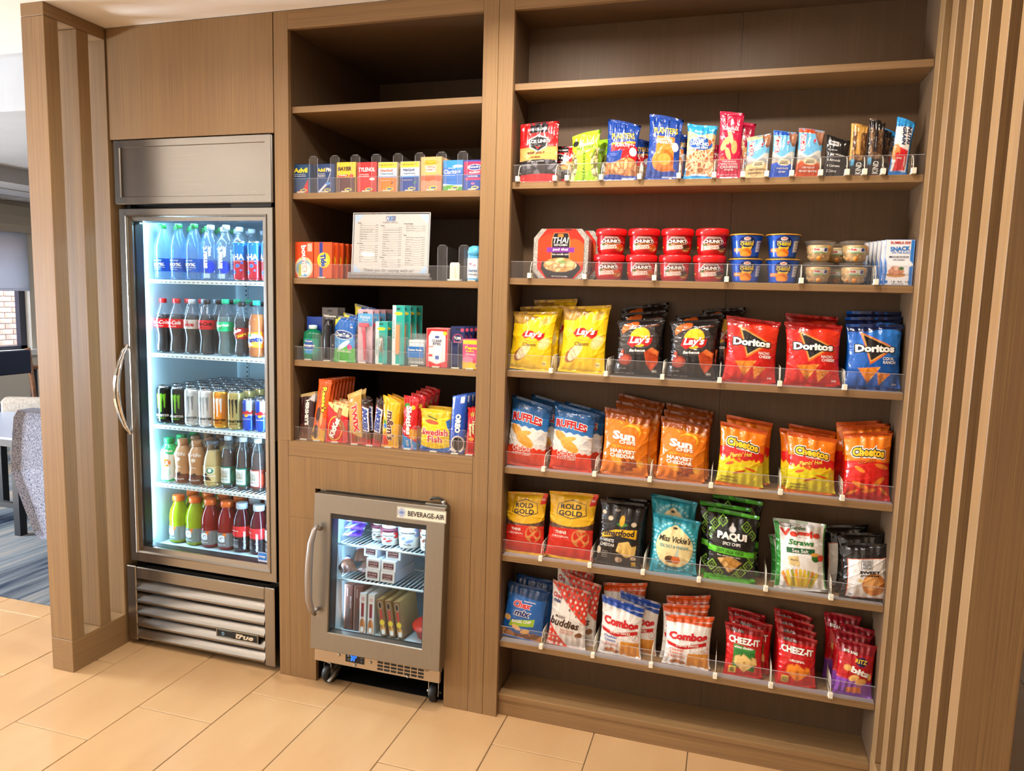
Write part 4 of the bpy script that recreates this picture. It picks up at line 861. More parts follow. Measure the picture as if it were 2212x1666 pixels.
# --- chip bags
B('lays', .157, .208, .05, '#f2c719', [('r', 0, 1, .955, 1, '#b58a1c'), ('p', [(0, 1), (.5, 1), (.42, .86), (.28, .78), (0, .80)], '#a17a30'), ('e', .18, .86, .16, .05, '#b99048', -15), ('p', [(.40, .93), (.62, .92), (.46, .84)], '#8a6224'), ('e', .78, .84, .13, .06, '#c9a94c', 20), ('e', .53, .60, .24, .135, '#e8a71a'), ('e', .53, .61, .235, .12, '#f6cf2a'), ('p', [(.26, .585), (.33, .66), (.5, .67), (.66, .60), (.82, .64), (.80, .545), (.70, .50), (.52, .57), (.36, .53)], '#c8151d'), ('e', .27, .27, .17, .10, '#a0552c', 35), ('e', .36, .32, .17, .085, '#ecd79a', 35), ('e', .30, .28, .14, .085, '#e9dcb4', 35), ('d', .2, .33, .32, .2, .02, '#c9b27c'), ('d', .27, .37, .4, .22, .02, '#c9b27c'), ('e', .82, .46, .15, .09, '#e3cf72', 25), ('e', .82, .47, .11, .06, '#efe0a0', 25), ('r', .80, .90, .10, .17, '#e9d68a'), ('w', .035, .0, 1, 0, '#d9ac1c')],
  [('Lay\'s', .55, .60, .42, .13, wt, {'sh': .25, 'b': .035, 'o': '#a8121a', 'ow': .03}), ('Classic', .48, .435, .34, .055, '#6b4416', {'sh': .15, 'b': .01}), ('310', .85, .135, .08, .03, '#8a6a1c')], name='chip_bag')
B('bbq', .153, .19, .05, '#1a1617', [('e', .22, .84, .13, .09, '#c9692c', 25), ('e', .35, .90, .12, .06, '#b4541f', 10), ('d', .6, .86, .9, .88, .02, '#7a3b22'), ('e', .5, .62, .44, .24, '#35302f'), ('e', .52, .68, .22, .17, '#eeb91e'), ('p', [(.24, .57), (.30, .70), (.50, .69), (.66, .62), (.80, .68), (.78, .57), (.68, .52), (.52, .58), (.36, .50)], '#c8151d'), ('e', .22, .29, .15, .10, '#8c2f22', 0), ('e', .23, .30, .08, .06, '#b04a32'), ('e', .14, .42, .04, .05, '#a8442a'), ('p', [(.64, .42), (.80, .50), (.96, .44), (.94, .24), (.80, .10), (.70, .22)], ('v', 9, ['#e2622a', '#d9501f', '#ee8040'], '#a83a16', 4)), ('r', .80, .93, .07, .14, '#57504e')],
  [('Lay\'s', .52, .62, .46, .16, wt, {'sh': .25, 'b': .035, 'o': '#a8121a', 'ow': .03}), ('Barbecue', .48, .45, .36, .05, wt, {'b': .03, 'sh': .2}), ('350', .865, .105, .09, .03, wt), ('POTATO CHIPS', .16, .13, .2, .02, '#9a9492'), ('NET WT 2 5/8 OZ', .24, .05, .4, .022, '#b5afac')], name='chip_bag')
def dor(kind, c1, c2, c3, l1, l2):
    tri = ('v', 90, ['#f2a23e', '#e88d2a', '#f7b452'], '#cf6c1c', 4)
    B(kind, .158, .192, .052, c1, [('r', 0, 1, .88, 1, c3), ('e', .7, .7, .5, .22, c2), ('p', [(.22, .88), (.72, .70), (.88, .63), (.42, .38)], '#d9681c'), ('p', [(.255, .85), (.84, .635), (.425, .42)], '#f0c070'), ('p', [(.275, .835), (.81, .635), (.43, .44)], '#1d1a1c'), ('p', [(.20, .325), (.62, .35), (.40, .10)], tri), ('p', [(.56, .27), (.82, .25), (.60, .07)], tri), ('r', 0, 1, 0, .035, c3)],
      [('Doritos', .50, .625, .74, .115, wt, {'b': .05, 'o': bk, 'ow': .085}), (l1, .76, .475, .22, .045, wt, {'b': .03}), (l2, .78, .42, .24, .045, wt, {'b': .03}), ('370', .88, .09, .08, .03, wt)], name='chip_bag')
dor('dorr', '#cf1d17', '#d8321b', '#8f120f', 'NACHO', 'CHEESE'); dor('dorb', '#0f58b0', '#1f6fc6', '#0c1a40', 'COOL', 'RANCH')
B('ruf', .148, .212, .055, '#e6e4e0', [('W', .60, .012, 5, 0, '#2a6fb4'), ('W', .80, .02, 1, 0, '#1b4f84'), ('z', .30, .015, 7, '#dd3a1e'), ('w', .045, .0, 1, 0, '#c4301a'), ('e', .22, .53, .16, .07, '#e3a24a', -15), ('e', .42, .50, .2, .04, '#e9b050', 10), ('e', .46, .40, .24, .085, ('v', 6, ['#e5a843', '#dd9a35'], '#e5a843', 3), -15)] + [('d', .28 + i * .05, .46 - i * .012, .36 + i * .05, .35 - i * .012, .008, '#b97a22') for i in range(7)] + [('r', .80, .94, .44, .52, '#cfcfd2')],
  [('RUFFLES', .46, .715, .78, .12, '#b3161f', {'b': .05, 'o': wt, 'ow': .05, 'arc': .03}), ('CHEDDAR', .40, .265, .48, .075, wt, {'b': .0}), ('& SOUR CREAM', .40, .195, .46, .045, wt, {'b': .0})], name='chip_bag')
B('sun', .158, .205, .055, '#dd7716', [('W', .84, .01, 1, 0, '#8f4312'), ('W', .955, .0, 1, 0, '#743410'), ('e', .62, .71, .20, .10, '#f2c12c'), ('e', .60, .69, .19, .095, '#dd7716')] + [('d', .6 + .27 * math.cos(a), .70 + .15 * math.sin(a), .6 + .34 * math.cos(a), .70 + .20 * math.sin(a), .014, '#e8c04a') for a in (.15, .6, 1.05, 1.5, 1.95, 2.4)] + [('e', .90, .83, .07, .035, '#c98a5a'), ('e', .34, .24, .13, .06, '#e9a63a', -20), ('p', [(.42, .26), (.72, .30), (.86, .17), (.60, .13)], ('v', 40, ['#b5521f', '#d06d2a', '#a3431a'], '#8f3a18', 4)), ('p', [(.40, .17), (.62, .2), (.7, .10), (.48, .07)], ('v', 40, ['#b5521f', '#d06d2a'], '#8f3a18', 4)), ('e', .84, .22, .08, .06, '#e9a63a'), ('w', .04, 0, 1, 0, '#b95d12')],
  [('Sun', .46, .625, .50, .13, wt, {'b': .05, 'o': '#a3641c', 'ow': .015}), ('CHIPS', .55, .53, .36, .055, wt, {'b': .035}), ('100% WHOLE GRAIN', .46, .455, .52, .04, '#f2cf3a', {'b': 0}), ('HARVEST', .46, .385, .56, .06, wt, {'b': .045}), ('CHEDDAR', .46, .315, .56, .06, wt, {'b': .045})], name='chip_bag')
def ch(kind, hot):
    ops = [('W', .93, .0, 1, 0, '#c4531c')] + ([('p', [(0, .62), (.5, .70), (1, .60), (1, .3), (0, .3)], '#d3201c'), ('w', .42, .05, 1.0, .55, '#d9c81f'), ('z', .47, .03, 9, '#e8c01f'), ('w', .40, .03, 1.5, .6, '#dccb22'), ('w', .05, .015, .5, .3, '#e0701c'), ('e', .62, .50, .10, .045, '#c3211c', 20), ('e', .4, .46, .1, .03, '#d9501f', -20), ('e', .25, .38, .10, .025, '#d9501f', 15), ('e', .72, .32, .14, .02, '#d9501f', -10), ('e', .48, .26, .14, .02, '#c9421c', 14)]
        if hot else [('w', .56, .035, .5, .1, '#d3201c'), ('e', .32, .46, .12, .03, '#ee8a2a', -20), ('e', .8, .5, .16, .03, '#ee8a2a', -12), ('e', .35, .22, .18, .035, '#ee8a2a', -15), ('e', .75, .28, .14, .04, '#ee8a2a', 25), ('e', .55, .14, .16, .03, '#e57a20', 8), ('e', .2, .10, .12, .025, '#ee8a2a', 20), ('e', .86, .14, .1, .03, '#ee8a2a', -30), ('w', .04, 0, 1, 0, '#b0181a')])
    tx_ = [('Cheetos', .50, .70, .70, .13, '#f3c32a', {'b': .05, 'o': bk, 'o2': wt, 'ow': .085, 'rot': -4, 'arc': .02})]
    tx_ += [('Flamin\' Hot', .48, .545, .50, .07, '#f2dc52', {'sh': .3, 'rot': 10, 'b': .02}), ('Crunchy', .50, .62, .22, .035, rd, {'o': wt}), ('NET WT 2 3/4 OZ (77.9 g)', .28, .10, .36, .025, '#4a3a10'), ('FLAVORED SNACKS', .24, .155, .3, .025, '#4a3a10')] if hot else [('Crunchy', .46, .575, .38, .055, '#e8741c', {'b': .03, 'o': '#7a1410', 'rot': 8})]
    B(kind, .148, .195, .055, '#ee7d18', ops, tx_, name='chip_bag')
ch('hot', True); ch('cru', False)
pret = ('v', 30, ['#8a5a34', '#a06b40', '#5f4030'], '#3a2a24', 8)
B('rold', .152, .218, .05, '#c9261c', [('r', 0, 1, .46, 1, pret), ('W', .60, .0, 1, 0, '#dfae1e'), ('e', .5, .64, .56, .13, '#dfae1e'), ('w', .47, .01, .5, 0, '#cf281d'), ('p', [(.90, 1), (1, 1), (1, .83), (.86, .82)], '#cf281d'), ('e', .74, .35, .19, .13, '#cf8c4e'), ('e', .67, .37, .085, .075, '#cf281d'), ('e', .83, .37, .075, .075, '#cf281d'), ('e', .75, .27, .07, .05, '#cf281d'), ('d', .60, .28, .86, .42, .035, '#cf8c4e'), ('d', .66, .43, .84, .27, .03, '#cf8c4e'), ('w', .035, 0, 1, 0, '#d8a21c'),
  ('p', [(.20, .84), (.5, .90), (.80, .84), (.84, .68), (.5, .62), (.16, .68)], '#1b1b2a'), ('p', [(.215, .835), (.5, .885), (.785, .835), (.82, .69), (.5, .635), (.18, .69)], '#e0b01f')],
  [('ROLD', .48, .80, .44, .075, '#1b1b2a', {'b': .02}), ('GOLD', .48, .705, .52, .075, '#1b1b2a', {'b': .02}), ('THINS', .30, .415, .26, .045, wt, {'b': .02}), ('ORIGINAL', .30, .35, .40, .03, wt, {'b': 0}), ('NEW LOOK', .93, .90, .08, .03, wt)], name='pretzel_bag')
B('smart', .155, .212, .052, '#1a1718', [('e', .10, .82, .05, .03, '#d9cbb2'), ('e', .26, .74, .055, .035, '#cdbda2'), ('e', .40, .87, .06, .02, '#8f8578'), ('e', .80, .68, .06, .035, '#cdbda2'), ('p', [(.40, .66), (.52, .72), (.68, .66), (.54, .62)], '#3f7a2c'), ('e', .53, .72, .055, .085, '#e0a329', -10), ('p', [(.10, .50), (.40, .58), (.88, .60), (.88, .46), (.46, .49), (.08, .43)], '#e9b51d'), ('p', [(.45, .25), (.50, .38), (.72, .42), (.80, .34), (.90, .36), (.88, .22), (.70, .16)], ('g', '#f3d88a', '#e0b662')), ('d', .52, .36, .74, .24, .01, '#c99c4a'), ('e', .52, .11, .08, .045, '#cdb095'), ('e', .84, .16, .06, .03, '#cdb095'), ('e', .05, .22, .05, .06, '#cdbda2'), ('r', .80, .89, .03, .10, '#e9b51d')],
  [('Smartfood', .48, .53, .72, .095, bk, {'b': .03, 'rot': 3, 'sh': .1}), ('WHITE', .26, .40, .26, .05, wt, {'b': .01}), ('CHEDDAR', .24, .33, .34, .05, wt, {'b': .01}), ('2 1/2', .845, .065, .06, .03, bk)] + [('AIR POPPED', .2, .22 - i * .03, .14, .016, '#a9a09a') for i in range(4)], name='popcorn_bag')
B('vic', .152, .186, .055, '#2a9aaf', [('r', 0, 1, .94, 1, '#23879b'), ('e', .5, .47, .42, .34, '#ead9a0'), ('e', .5, .74, .20, .10, '#ead9a0'), ('e', .5, .82, .08, .045, '#ead9a0'), ('e', .5, .815, .05, .02, '#2d2a22'), ('e', .42, .27, .12, .065, '#5a3a2a'), ('e', .55, .27, .10, .075, '#d9703a'), ('p', [(.52, .33), (.56, .46), (.60, .46), (.61, .33)], '#b9c7bb')] + [('e', .5 + .46 * math.cos(a), .48 + .42 * math.sin(a), .03, .018, '#8fd0d8') for a in np.linspace(0, 6.28, 40)],
  [('Miss Vickie\'s', .5, .63, .72, .11, '#221d18', {'sh': .3, 'b': .02}), ('SEA SALT & VINEGAR', .5, .50, .66, .055, '#2f93a3', {'b': .01}), ('made with', .46, .14, .22, .03, '#6a5a3a'), ('LOVE & CARE', .47, .105, .26, .025, '#6a5a3a'), ('265', .88, .07, .09, .04, '#8fd0d8')], name='chip_bag')
gk = []
for (cx, cy) in ((.14, .80), (.30, .86), (.78, .82), (.90, .70), (.07, .66), (.12, .22), (.27, .12), (.72, .16), (.86, .26), (.95, .38), (.60, .06)):
    for k_, rr in enumerate((.085, .06, .035)):
        gk.append(('p', [(cx, cy + rr), (cx + rr * 1.25, cy), (cx, cy - rr), (cx - rr * 1.25, cy)], '#8fc93a' if k_ % 2 == 0 else '#141515'))
        if k_ % 2 == 0: gk.append(('p', [(cx, cy + rr * .82), (cx + rr * 1.02, cy), (cx, cy - rr * .82), (cx - rr * 1.02, cy)], '#141515'))
B('paq', .158, .222, .055, '#141515', gk + [('e', .5, .60, .42, .20, '#141515'), ('r', 0, 1, .945, 1, '#4fae2c'), ('p', [(0, .50), (1, .46), (1, .38), (0, .42)], '#5fc72f'), ('p', [(.22, .33), (.5, .38), (.74, .30), (.48, .13)], ('v', 70, ['#d9a95c', '#c58f42', '#e6bf7c'], '#a87434', 3)), ('e', .5, .76, .07, .045, '#dcdcdc'), ('e', .5, .79, .03, .06, '#dcdcdc'), ('w', .075, .01, 1, 0, '#4fae2c')],
  [('PAQUI', .5, .655, .62, .12, wt, {'b': .06}), ('SPICY CHIPS', .5, .555, .38, .045, wt, {'b': .02}), ('ZESTY SALSA VERDE', .47, .445, .58, .05, '#1c3a12', {'b': .01, 'rot': -2}), ('REAL PEPPERS. REAL BAKE.', .46, .375, .5, .022, '#c9c7b4', {'rot': -2})], name='chip_bag')
straws = []
for i, (a, c_) in enumerate(((-38, '#e8892f'), (-28, '#e6cf3a'), (-18, '#9fae45'), (-9, '#ee9a3a'), (0, '#e9d040'), (9, '#e6c23a'), (18, '#b3b548'), (27, '#ee9a3a'), (36, '#e9d040'), (-32, '#e6cf3a'), (-13, '#e9d040'), (14, '#e9d040'), (31, '#9fae45'))):
    L = .27 if i < 9 else .20; bx = .5 + a * .0052; ax = math.sin(math.radians(a)) * L; az = math.cos(math.radians(a)) * L
    straws += [('d', bx, .05, bx + ax, .06 + az, .062, '#c98f2a'), ('d', bx, .05, bx + ax, .06 + az, .05, c_)]
B('veg', .153, .212, .055, '#eceae6', [('r', 0, .10, 0, 1, '#2f8a34'), ('r', .97, 1, 0, 1, '#2f8a34'), ('e', .22, .93, .12, .03, '#3a3a34'), ('e', .22, .93, .10, .022, '#eceae6'), ('r', .22, .80, .555, .63, '#1f5c38'), ('p', [(.24, .50), (.46, .52), (.50, .36), (.28, .38)], '#ddc488'), ('e', .82, .50, .09, .06, '#2f6b2c'), ('e', .92, .50, .06, .05, '#d2351f'), ('e', .80, .55, .09, .025, '#e8a64a')] + straws + [('w', .045, .01, 1, 0, '#dcdad6')],
  [('Garden', .46, .905, .3, .05, '#2b5a2a', {'sh': .3}), ('Veggie', .50, .82, .80, .13, '#d5361f', {'b': .04}), ('Straws', .52, .71, .52, .08, '#2b7a35', {'b': .03, 'sh': .2}), ('Sea Salt', .50, .592, .34, .05, wt, {'b': .01}), ('30% Less Fat', .37, .46, .15, .022, '#4a3a1c')], name='snack_bag')
B('swp', .135, .185, .045, '#1a1819', [('p', [(.10, .74), (1, .76), (1, .06), (.12, .02)], '#c9551f'), ('p', [(.115, .73), (1, .75), (1, .07), (.135, .035)], '#e9e7e4'), ('r', .40, .66, .56, .73, '#26241f'), ('r', .415, .645, .565, .722, '#e9e7e4'), ('e', .70, .30, .26, .20, '#cf8440'), ('e', .66, .33, .18, .13, '#e0a565'), ('e', .40, .36, .06, .03, '#d9c07c')],
  [('FOOD', .53, .70, .20, .03, bk, {'b': .03}), ('SHOULD', .53, .665, .20, .03, bk, {'b': .03}), ('TASTE', .53, .63, .20, .03, bk, {'b': .03}), ('GOOD', .53, .592, .20, .03, bk, {'b': .03}), ('SWEET', .60, .515, .46, .05, bk, {'b': .05}), ('potato', .60, .455, .42, .05, bk, {'sh': .2}), ('220', .2, .09, .07, .035, '#333')], name='chip_bag')
B('chex', .156, .200, .05, '#1d5fae', [('W', .80, .02, 1, 0, '#143b6d'), ('p', [(.20, .34), (.80, .44), (.78, .30), (.16, .22)], '#9cc431'), ('e', .10, .37, .09, .055, '#dcae6a'), ('e', .36, .22, .12, .045, '#e6b87a', -15), ('e', .58, .17, .12, .045, '#e0ad6a', 15), ('w', .13, .03, 1.3, .2, ('v', 46, ['#c98a44', '#e0a45c', '#8a4a22', '#b9793c'], '#5d3216', 4)), ('w', .025, 0, 1, 0, '#2a6fbc')],
  [('Chex', .44, .66, .46, .12, '#c3202a', {'b': .04, 'sh': .25, 'o': wt, 'ow': .04}), ('mix', .47, .51, .42, .11, '#152f6b', {'b': .05, 'sh': .25, 'o': wt, 'ow': .05}), ('BAGEL CHIP', .48, .355, .50, .055, wt, {'b': .03, 'rot': 7, 'sh': .2}), ('TRADITIONAL', .62, .73, .3, .022, wt)], name='snack_bag')
dm = []
for i in range(8):
    for j in range(7):
        cx, cy = .08 + i * .13 + (j % 2) * .065, .56 + j * .075
        if cy > .60 + (1 - cx) * .62 - .28: dm.append(('p', [(cx - .035, cy), (cx, cy + .03), (cx + .035, cy), (cx, cy - .03)], ('v', 10, ['#cfc4bb', '#8f8379', '#efe9e2'], '#5c4a42', i + j)))
for i in range(4):
    for j in range(4):
        cx, cy = .04 + i * .11, .03 + j * .08
        if cy < .30 - cx * .65: dm.append(('p', [(cx - .035, cy), (cx, cy + .03), (cx + .035, cy), (cx, cy - .03)], '#e2cfc4'))
B('bud', .138, .205, .045, '#e3e0dc', [('p', [(0, 1), (1, 1), (1, .42), (.0, .96)], '#d93a26'), ('p', [(0, .36), (0, 0), (.56, 0)], '#d93a26')] + dm + [('e', .82, .24, .10, .05, '#8a5a3c', 10), ('e', .80, .11, .10, .05, '#cfc7c0'), ('e', .92, .08, .07, .045, '#dcd6d0')],
  [('Chex', .17, .80, .26, .075, '#c3202a', {'b': .04, 'sh': .2}), ('mix', .17, .725, .22, .06, '#152f6b', {'b': .04, 'sh': .2}), ('MUDDY', .30, .49, .28, .04, '#4a2a1c'), ('buddies', .42, .40, .82, .13, '#3d2216', {'b': .03, 'sh': .3}), ('PEANUT BUTTER', .50, .285, .36, .03, '#d07a5c'), ('& CHOCOLATE', .48, .245, .34, .03, '#d07a5c')], name='snack_bag')
def comb(kind, c1, c2):
    B(kind, .150, .178, .052, '#e9e6e3', [('r', 0, 1, .90, 1, c1), ('p', [(0, .92), (1, .88), (1, .80), (.5, .87), (0, .88)], c1), ('p', [(.02, .50), (.35, .44), (.92, .54), (.92, .47), (.40, .37), (.06, .42)], '#c3161f'), ('e', .88, .40, .08, .07, '#c94a44'), ('e', .88, .40, .07, .06, '#e9e6e3'), ('p', [(.52, .30), (.97, .32), (.97, .02), (.50, .02)], ('g', '#e8a848', '#dd8f2e')), ('e', .22, .08, .07, .045, '#b86a34'), ('e', .32, .10, .07, .045, '#c67a40'), ('e', .42, .07, .07, .04, '#b86a34'), ('r', .10, .46, .185, .235, '#c94a35'), ('r', .11, .45, .19, .23, '#e9e6e3')],
      [('Combos', .50, .63, .86, .15, '#c3161f', {'b': .06}), ('STUFFED SNACKS', .50, .455, .50, .045, wt, {'rot': 4}), ('Cheddar', .27, .35, .34, .05, c2, {'b': .01}), ('Cheese', .26, .285, .28, .05, c2, {'b': .01}), ('BAKED', .28, .21, .26, .025, '#c94a35')], name='snack_bag')
comb('comb', '#1d4fb4', '#2a5fb8'); comb('como', '#e0561c', '#d9581f')
def cheez(kind, wc):
    ops = [('r', 0, 1, .86, 1, '#8f1418')]
    if wc: ops += [('p', [(.22, .66), (.82, .60), (.80, .12), (.20, .20)], '#2a7a34'), ('p', [(.27, .64), (.80, .585), (.80, .53), (.24, .575)], '#3f9a44')]
    c_ = '#eecb82' if wc else '#ef8a2c'
    ops += [('p', [(.5, .48), (.84, .32), (.52, .10), (.22, .30)], c_), ('e', .52, .31, .03, .02, '#a9652a'), ('p', [(.26, .42), (.40, .46), (.38, .30), (.24, .28)], c_), ('p', [(.72, .44), (.84, .42), (.86, .28), (.74, .30)], c_), ('r', .12, .30, .06, .20, '#edd062')]
    B(kind, .122, .160, .045, '#c5181c', ops, [('CHEEZ-IT', .50, .73, .84, .13, wt, {'b': .045, 'o': '#7a0f12', 'ow': .03}), ('Grab n\' Go', .32, .90, .32, .055, '#1b1b3a', {'b': .03, 'o': wt}), ('white cheddar' if wc else 'ORIGINAL', .5, .605 if wc else .53, .54 if wc else .42, .05, wt, {'b': .03}), ('100%', .21, .155, .13, .03, bk), ('REAL', .21, .12, .13, .025, bk), ('CHEESE', .21, .09, .13, .02, bk)], name='cracker_bag', nx=40, nz=52)
cheez('chw', True); cheez('cho', False)
B('ritz', .116, .168, .045, '#b3151f', [('r', 0, 1, .80, 1, '#8c1220'), ('w', .32, .01, .5, .3, '#8a4ab0'), ('e', .27, .54, .11, .055, '#dfa85c'), ('e', .46, .37, .14, .06, '#e8b368', 15), ('e', .66, .31, .15, .065, '#e2a85a', 10), ('e', .88, .42, .05, .06, '#e8b368'), ('e', .64, .68, .16, .085, '#1b2a5c'), ('p', [(.30, .16), (.66, .22), (.70, .08), (.32, .06)], '#e07a3a'), ('w', .035, .01, 2, 0, '#7a3f9c')],
  [('RITZ', .62, .69, .32, .075, '#f0c83a', {'b': .03, 'rot': -6}), ('bits', .62, .50, .52, .12, wt, {'b': .05, 'rot': -12}), ('BIG BAG', .32, .83, .36, .05, wt, {'b': .04, 'rot': -8, 'o': bk})], name='cracker_bag', nx=40, nz=52)
# --- medicine boxes (M2), .07 wide
tg = [('e', .62, .09, .2, .05, '#ecd62a'), ('e', .62, .09, .15, .03, '#2b4a8a')]
def med(kind, w, h, base, ops, texts, side=None): make_box(kind, 'medicine_box', w, h, .022, base, ops + tg, texts, nx=44, nz=56, side=side)
med('advil', .070, .100, '#12406e', [('p', [(.1, 0), (.9, 0), (.9, .5), (.6, .15)], '#c3202a')], [('Advil', .45, .79, .80, .17, '#f4e23a', {'b': .04}), ('Ibuprofen Tablets 200 mg', .4, .65, .66, .035, wt), ('Pain Reliever/Fever', .42, .59, .7, .035, wt)])
med('advilpm', .070, .099, '#173a72', [('d', .1, 0, .6, .32, .09, '#c9cfdc'), ('d', .6, .32, .84, .8, .03, '#c9cfdc'), ('e', .66, .32, .14, .05, '#4a8ad0')], [('Advil', .28, .79, .44, .14, '#f4e23a', {'b': .02}), ('PM', .68, .79, .26, .14, wt, {'b': .02}), ('Ibuprofen', .3, .66, .4, .035, wt), ('Pain Reliever', .3, .61, .44, .035, wt), ('Nighttime', .3, .56, .4, .035, wt)])
med('bayer', .073, .103, '#eec22a', [('r', 0, 1, 0, .50, '#54282a'), ('p', [(.05, .58), (.6, .6), (.62, .52), (.05, .5)], '#c93a2a'), ('e', .78, .54, .12, .07, '#d9402a')], [('BAYER', .42, .78, .72, .13, '#3a1f14', {'b': .04, 'sh': .15}), ('ASPIRIN', .34, .56, .4, .04, wt)])
med('tylenol', .073, .101, '#cf1d22', [('p', [(.5, 0), (1, 0), (1, .45)], '#b5151c'), ('e', .78, .43, .14, .04, wt)], [('TYLENOL', .5, .75, .86, .14, wt, {'b': .03, 'sh': .12}), ('Acetaminophen', .36, .59, .5, .04, wt), ('EXTRA STRENGTH', .36, .53, .54, .035, wt)])
med('dayquil', .070, .099, '#b9c6d8', [('r', 0, 1, .80, 1, '#f0cf2a'), ('r', 0, 1, 0, .50, '#e8761c'), ('r', 0, 1, .48, .52, '#3f9ad8'), ('e', .78, .3, .1, .03, '#7a3a1a', 20)], [('Coupon Inside! Save $1.00', .45, .90, .8, .05, '#2b3a6a'), ('DayQuil', .46, .71, .62, .09, '#e0702a', {'b': .02}), ('VapoCool', .48, .60, .6, .055, '#1d6a8a', {'b': .02}), ('COLD & FLU', .4, .38, .5, .03, wt)])
med('nyquil', .071, .099, '#c3cbd9', [('r', 0, 1, .80, 1, '#f0cf2a'), ('r', 0, 1, 0, .50, '#22408f'), ('r', 0, 1, .48, .52, '#3f9ad8'), ('e', .78, .3, .1, .03, '#2f8a4a', 20)], [('Coupon Inside! Save $1.00', .45, .90, .8, .05, '#2b3a6a'), ('NyQuil', .46, .71, .56, .10, '#22357a', {'b': .02}), ('VapoCool', .48, .60, .6, .055, '#1d6a8a', {'b': .02}), ('COLD & FLU', .4, .38, .5, .03, wt)])
med('emerg', .076, .112, '#dfae6a', [('r', 0, 1, 0, .46, '#dd5a33'), ('w', .3, .02, 2, 0, '#e08a6a'), ('e', .48, .84, .38, .07, '#e8a02a'), ('p', [(.22, .74), (.74, .74), (.70, .56), (.26, .56)], '#efe6d6')], [('Emergen-C', .48, .84, .62, .07, '#f6e23a', {'o': '#b5541c', 'sh': .2}), ('1,000mg', .48, .70, .42, .06, '#c9422a', {'b': .02}), ('Vitamin C', .48, .63, .42, .055, '#c9422a', {'b': .02})])
med('clarit', .070, .099, '#2a6fc4', [('W', .72, .05, .6, .2, '#2f8ae0'), ('e', .75, .80, .26, .045, '#dfeaf4'), ('w', .20, .02, .6, .3, '#cfe4ee'), ('w', .15, .03, .7, 0, '#4f9a3a')], [('Claritin', .40, .62, .72, .14, wt, {'b': .01, 'sh': .2}), ('Non-Drowsy', .44, .73, .36, .04, wt), ('24', .84, .62, .12, .08, wt), ('Loratadine 10 mg', .34, .50, .5, .03, wt)])
med('benad', .066, .098, '#23459c', [('r', 0, 1, .52, .95, '#cf2458'), ('r', .08, 1, .34, .42, '#d9406c'), ('e', .60, .76, .40, .10, wt), ('e', .60, .76, .37, .085, '#2a3f8f'), ('e', .5, .22, .1, .03, '#e86a9a')], [('Benadryl', .60, .76, .66, .09, wt, {'b': .02}), ('ALLERGY', .58, .59, .62, .07, wt, {'b': .03, 'sh': .2}), ('ULTRATABS', .5, .46, .5, .04, wt)])
# --- laundry, sign and deodorant (M3)
make_box('bounce', 'dryer_sheet_box', .074, .127, .030, '#dd4a1c', [('e', .5, .28, .50, .30, '#e9d0a0'), ('e', .5, .26, .42, .24, '#7fb3d8'), ('e', .55, .24, .34, .18, '#f0efe6'), ('p', [(.2, .36), (.36, .38), (.34, .03), (.2, .03)], '#b5b82f'), ('p', [(.45, .06), (.6, .12), (.68, .02)], '#3f8ad0'), ('r', .70, .95, .74, .96, '#e9b5a8')], [('bounce', .55, .54, .74 * 1.7, .28, wt, {'rot': -84, 'b': .05, 'o': '#c3301c', 'ow': .04})], nx=30, nz=50, side='#c93f16')
make_box('tide', 'detergent_box', .073, .127, .016, '#e2561a', [('r', .30, .50, 0, 1, '#23358f'), ('e', .55, .50, .36, .215, '#f4cf2a'), ('e', .55, .50, .27, .165, '#f0a52a'), ('e', .55, .50, .23, .14, '#f7e05a')], [('Tide', .54, .50, .36 * 1.7, .30, '#1c3f9c', {'rot': -82, 'b': .05, 'o': wt, 'ow': .02})], nx=36, nz=50, side='#c9440f')
make_turned('deod', 'deodorant_stick', [(.0255, 0), (.026, .003), (.026, .088), (.0262, .090)], None, mat('sky_plastic', '#3aa3dc', .25), 'label_band', [('Secret', .5, .40, .4, .12, '#2f6aa8', {'sh': .3}), ('POWDER', .5, .22, .34, .06, '#3a4a6a')], cap=([(.0262, .086), (.0262, .100), (.022, .112), (.012, .118), (.0001, .119)], mat('clear_blue_cap', '#5fbce8', .12), 'cap'), z0=.006, z1=.082, base='#dfe6ee', ops=[('r', 0, 1, .92, 1, '#3aa3dc'), ('e', .4, .68, .08, .05, '#c9788a'), ('e', .58, .62, .07, .05, '#b9a0b8'), ('r', 0, 1, 0, .06, '#3aa3dc')])
PROT['deod']['parts'] = PROT['deod']['parts']
# --- toiletries (M4)
blis = glassy('blister_plastic', (.97, .98, .98), .04, (.9, .92, .94), .05)
def card(kind, name, w, h, base, ops, texts, extra=(), d=.004, **k): make_box(kind, name, w, h, d, base, ops, texts, nx=40, nz=70, **k); PROT[kind]['parts'] += list(extra)
hang = [('r', .34, .66, .93, .955, bk)]
card('tres', 'hairspray_card', .064, .192, '#504e50', [('r', .08, .92, .0, .86, '#2b292c'), ('r', .28, .72, .03, .78, '#19181b'), ('d', .26, .1, .26, .75, .03, '#4a6a8a')] + hang, [('TRESemme', .5, .84, .8, .045, wt, {'b': .02}), ('TRES TWO', .5, .79, .6, .02, '#b9b9c4'), ('HOLD', .5, .30, .5, .035, wt), ('extra firm', .5, .24, .4, .02, '#a9a9b4')], [('spray_can', MB().lathe([(.014, .012), (.015, .016), (.015, .128), (.012, .136), (.008, .140), (.008, .150), (.0001, .151)], 14, (0, -.014, 0)).mesh('spray_can', mat('can_black', '#1b1b20', .2)))])
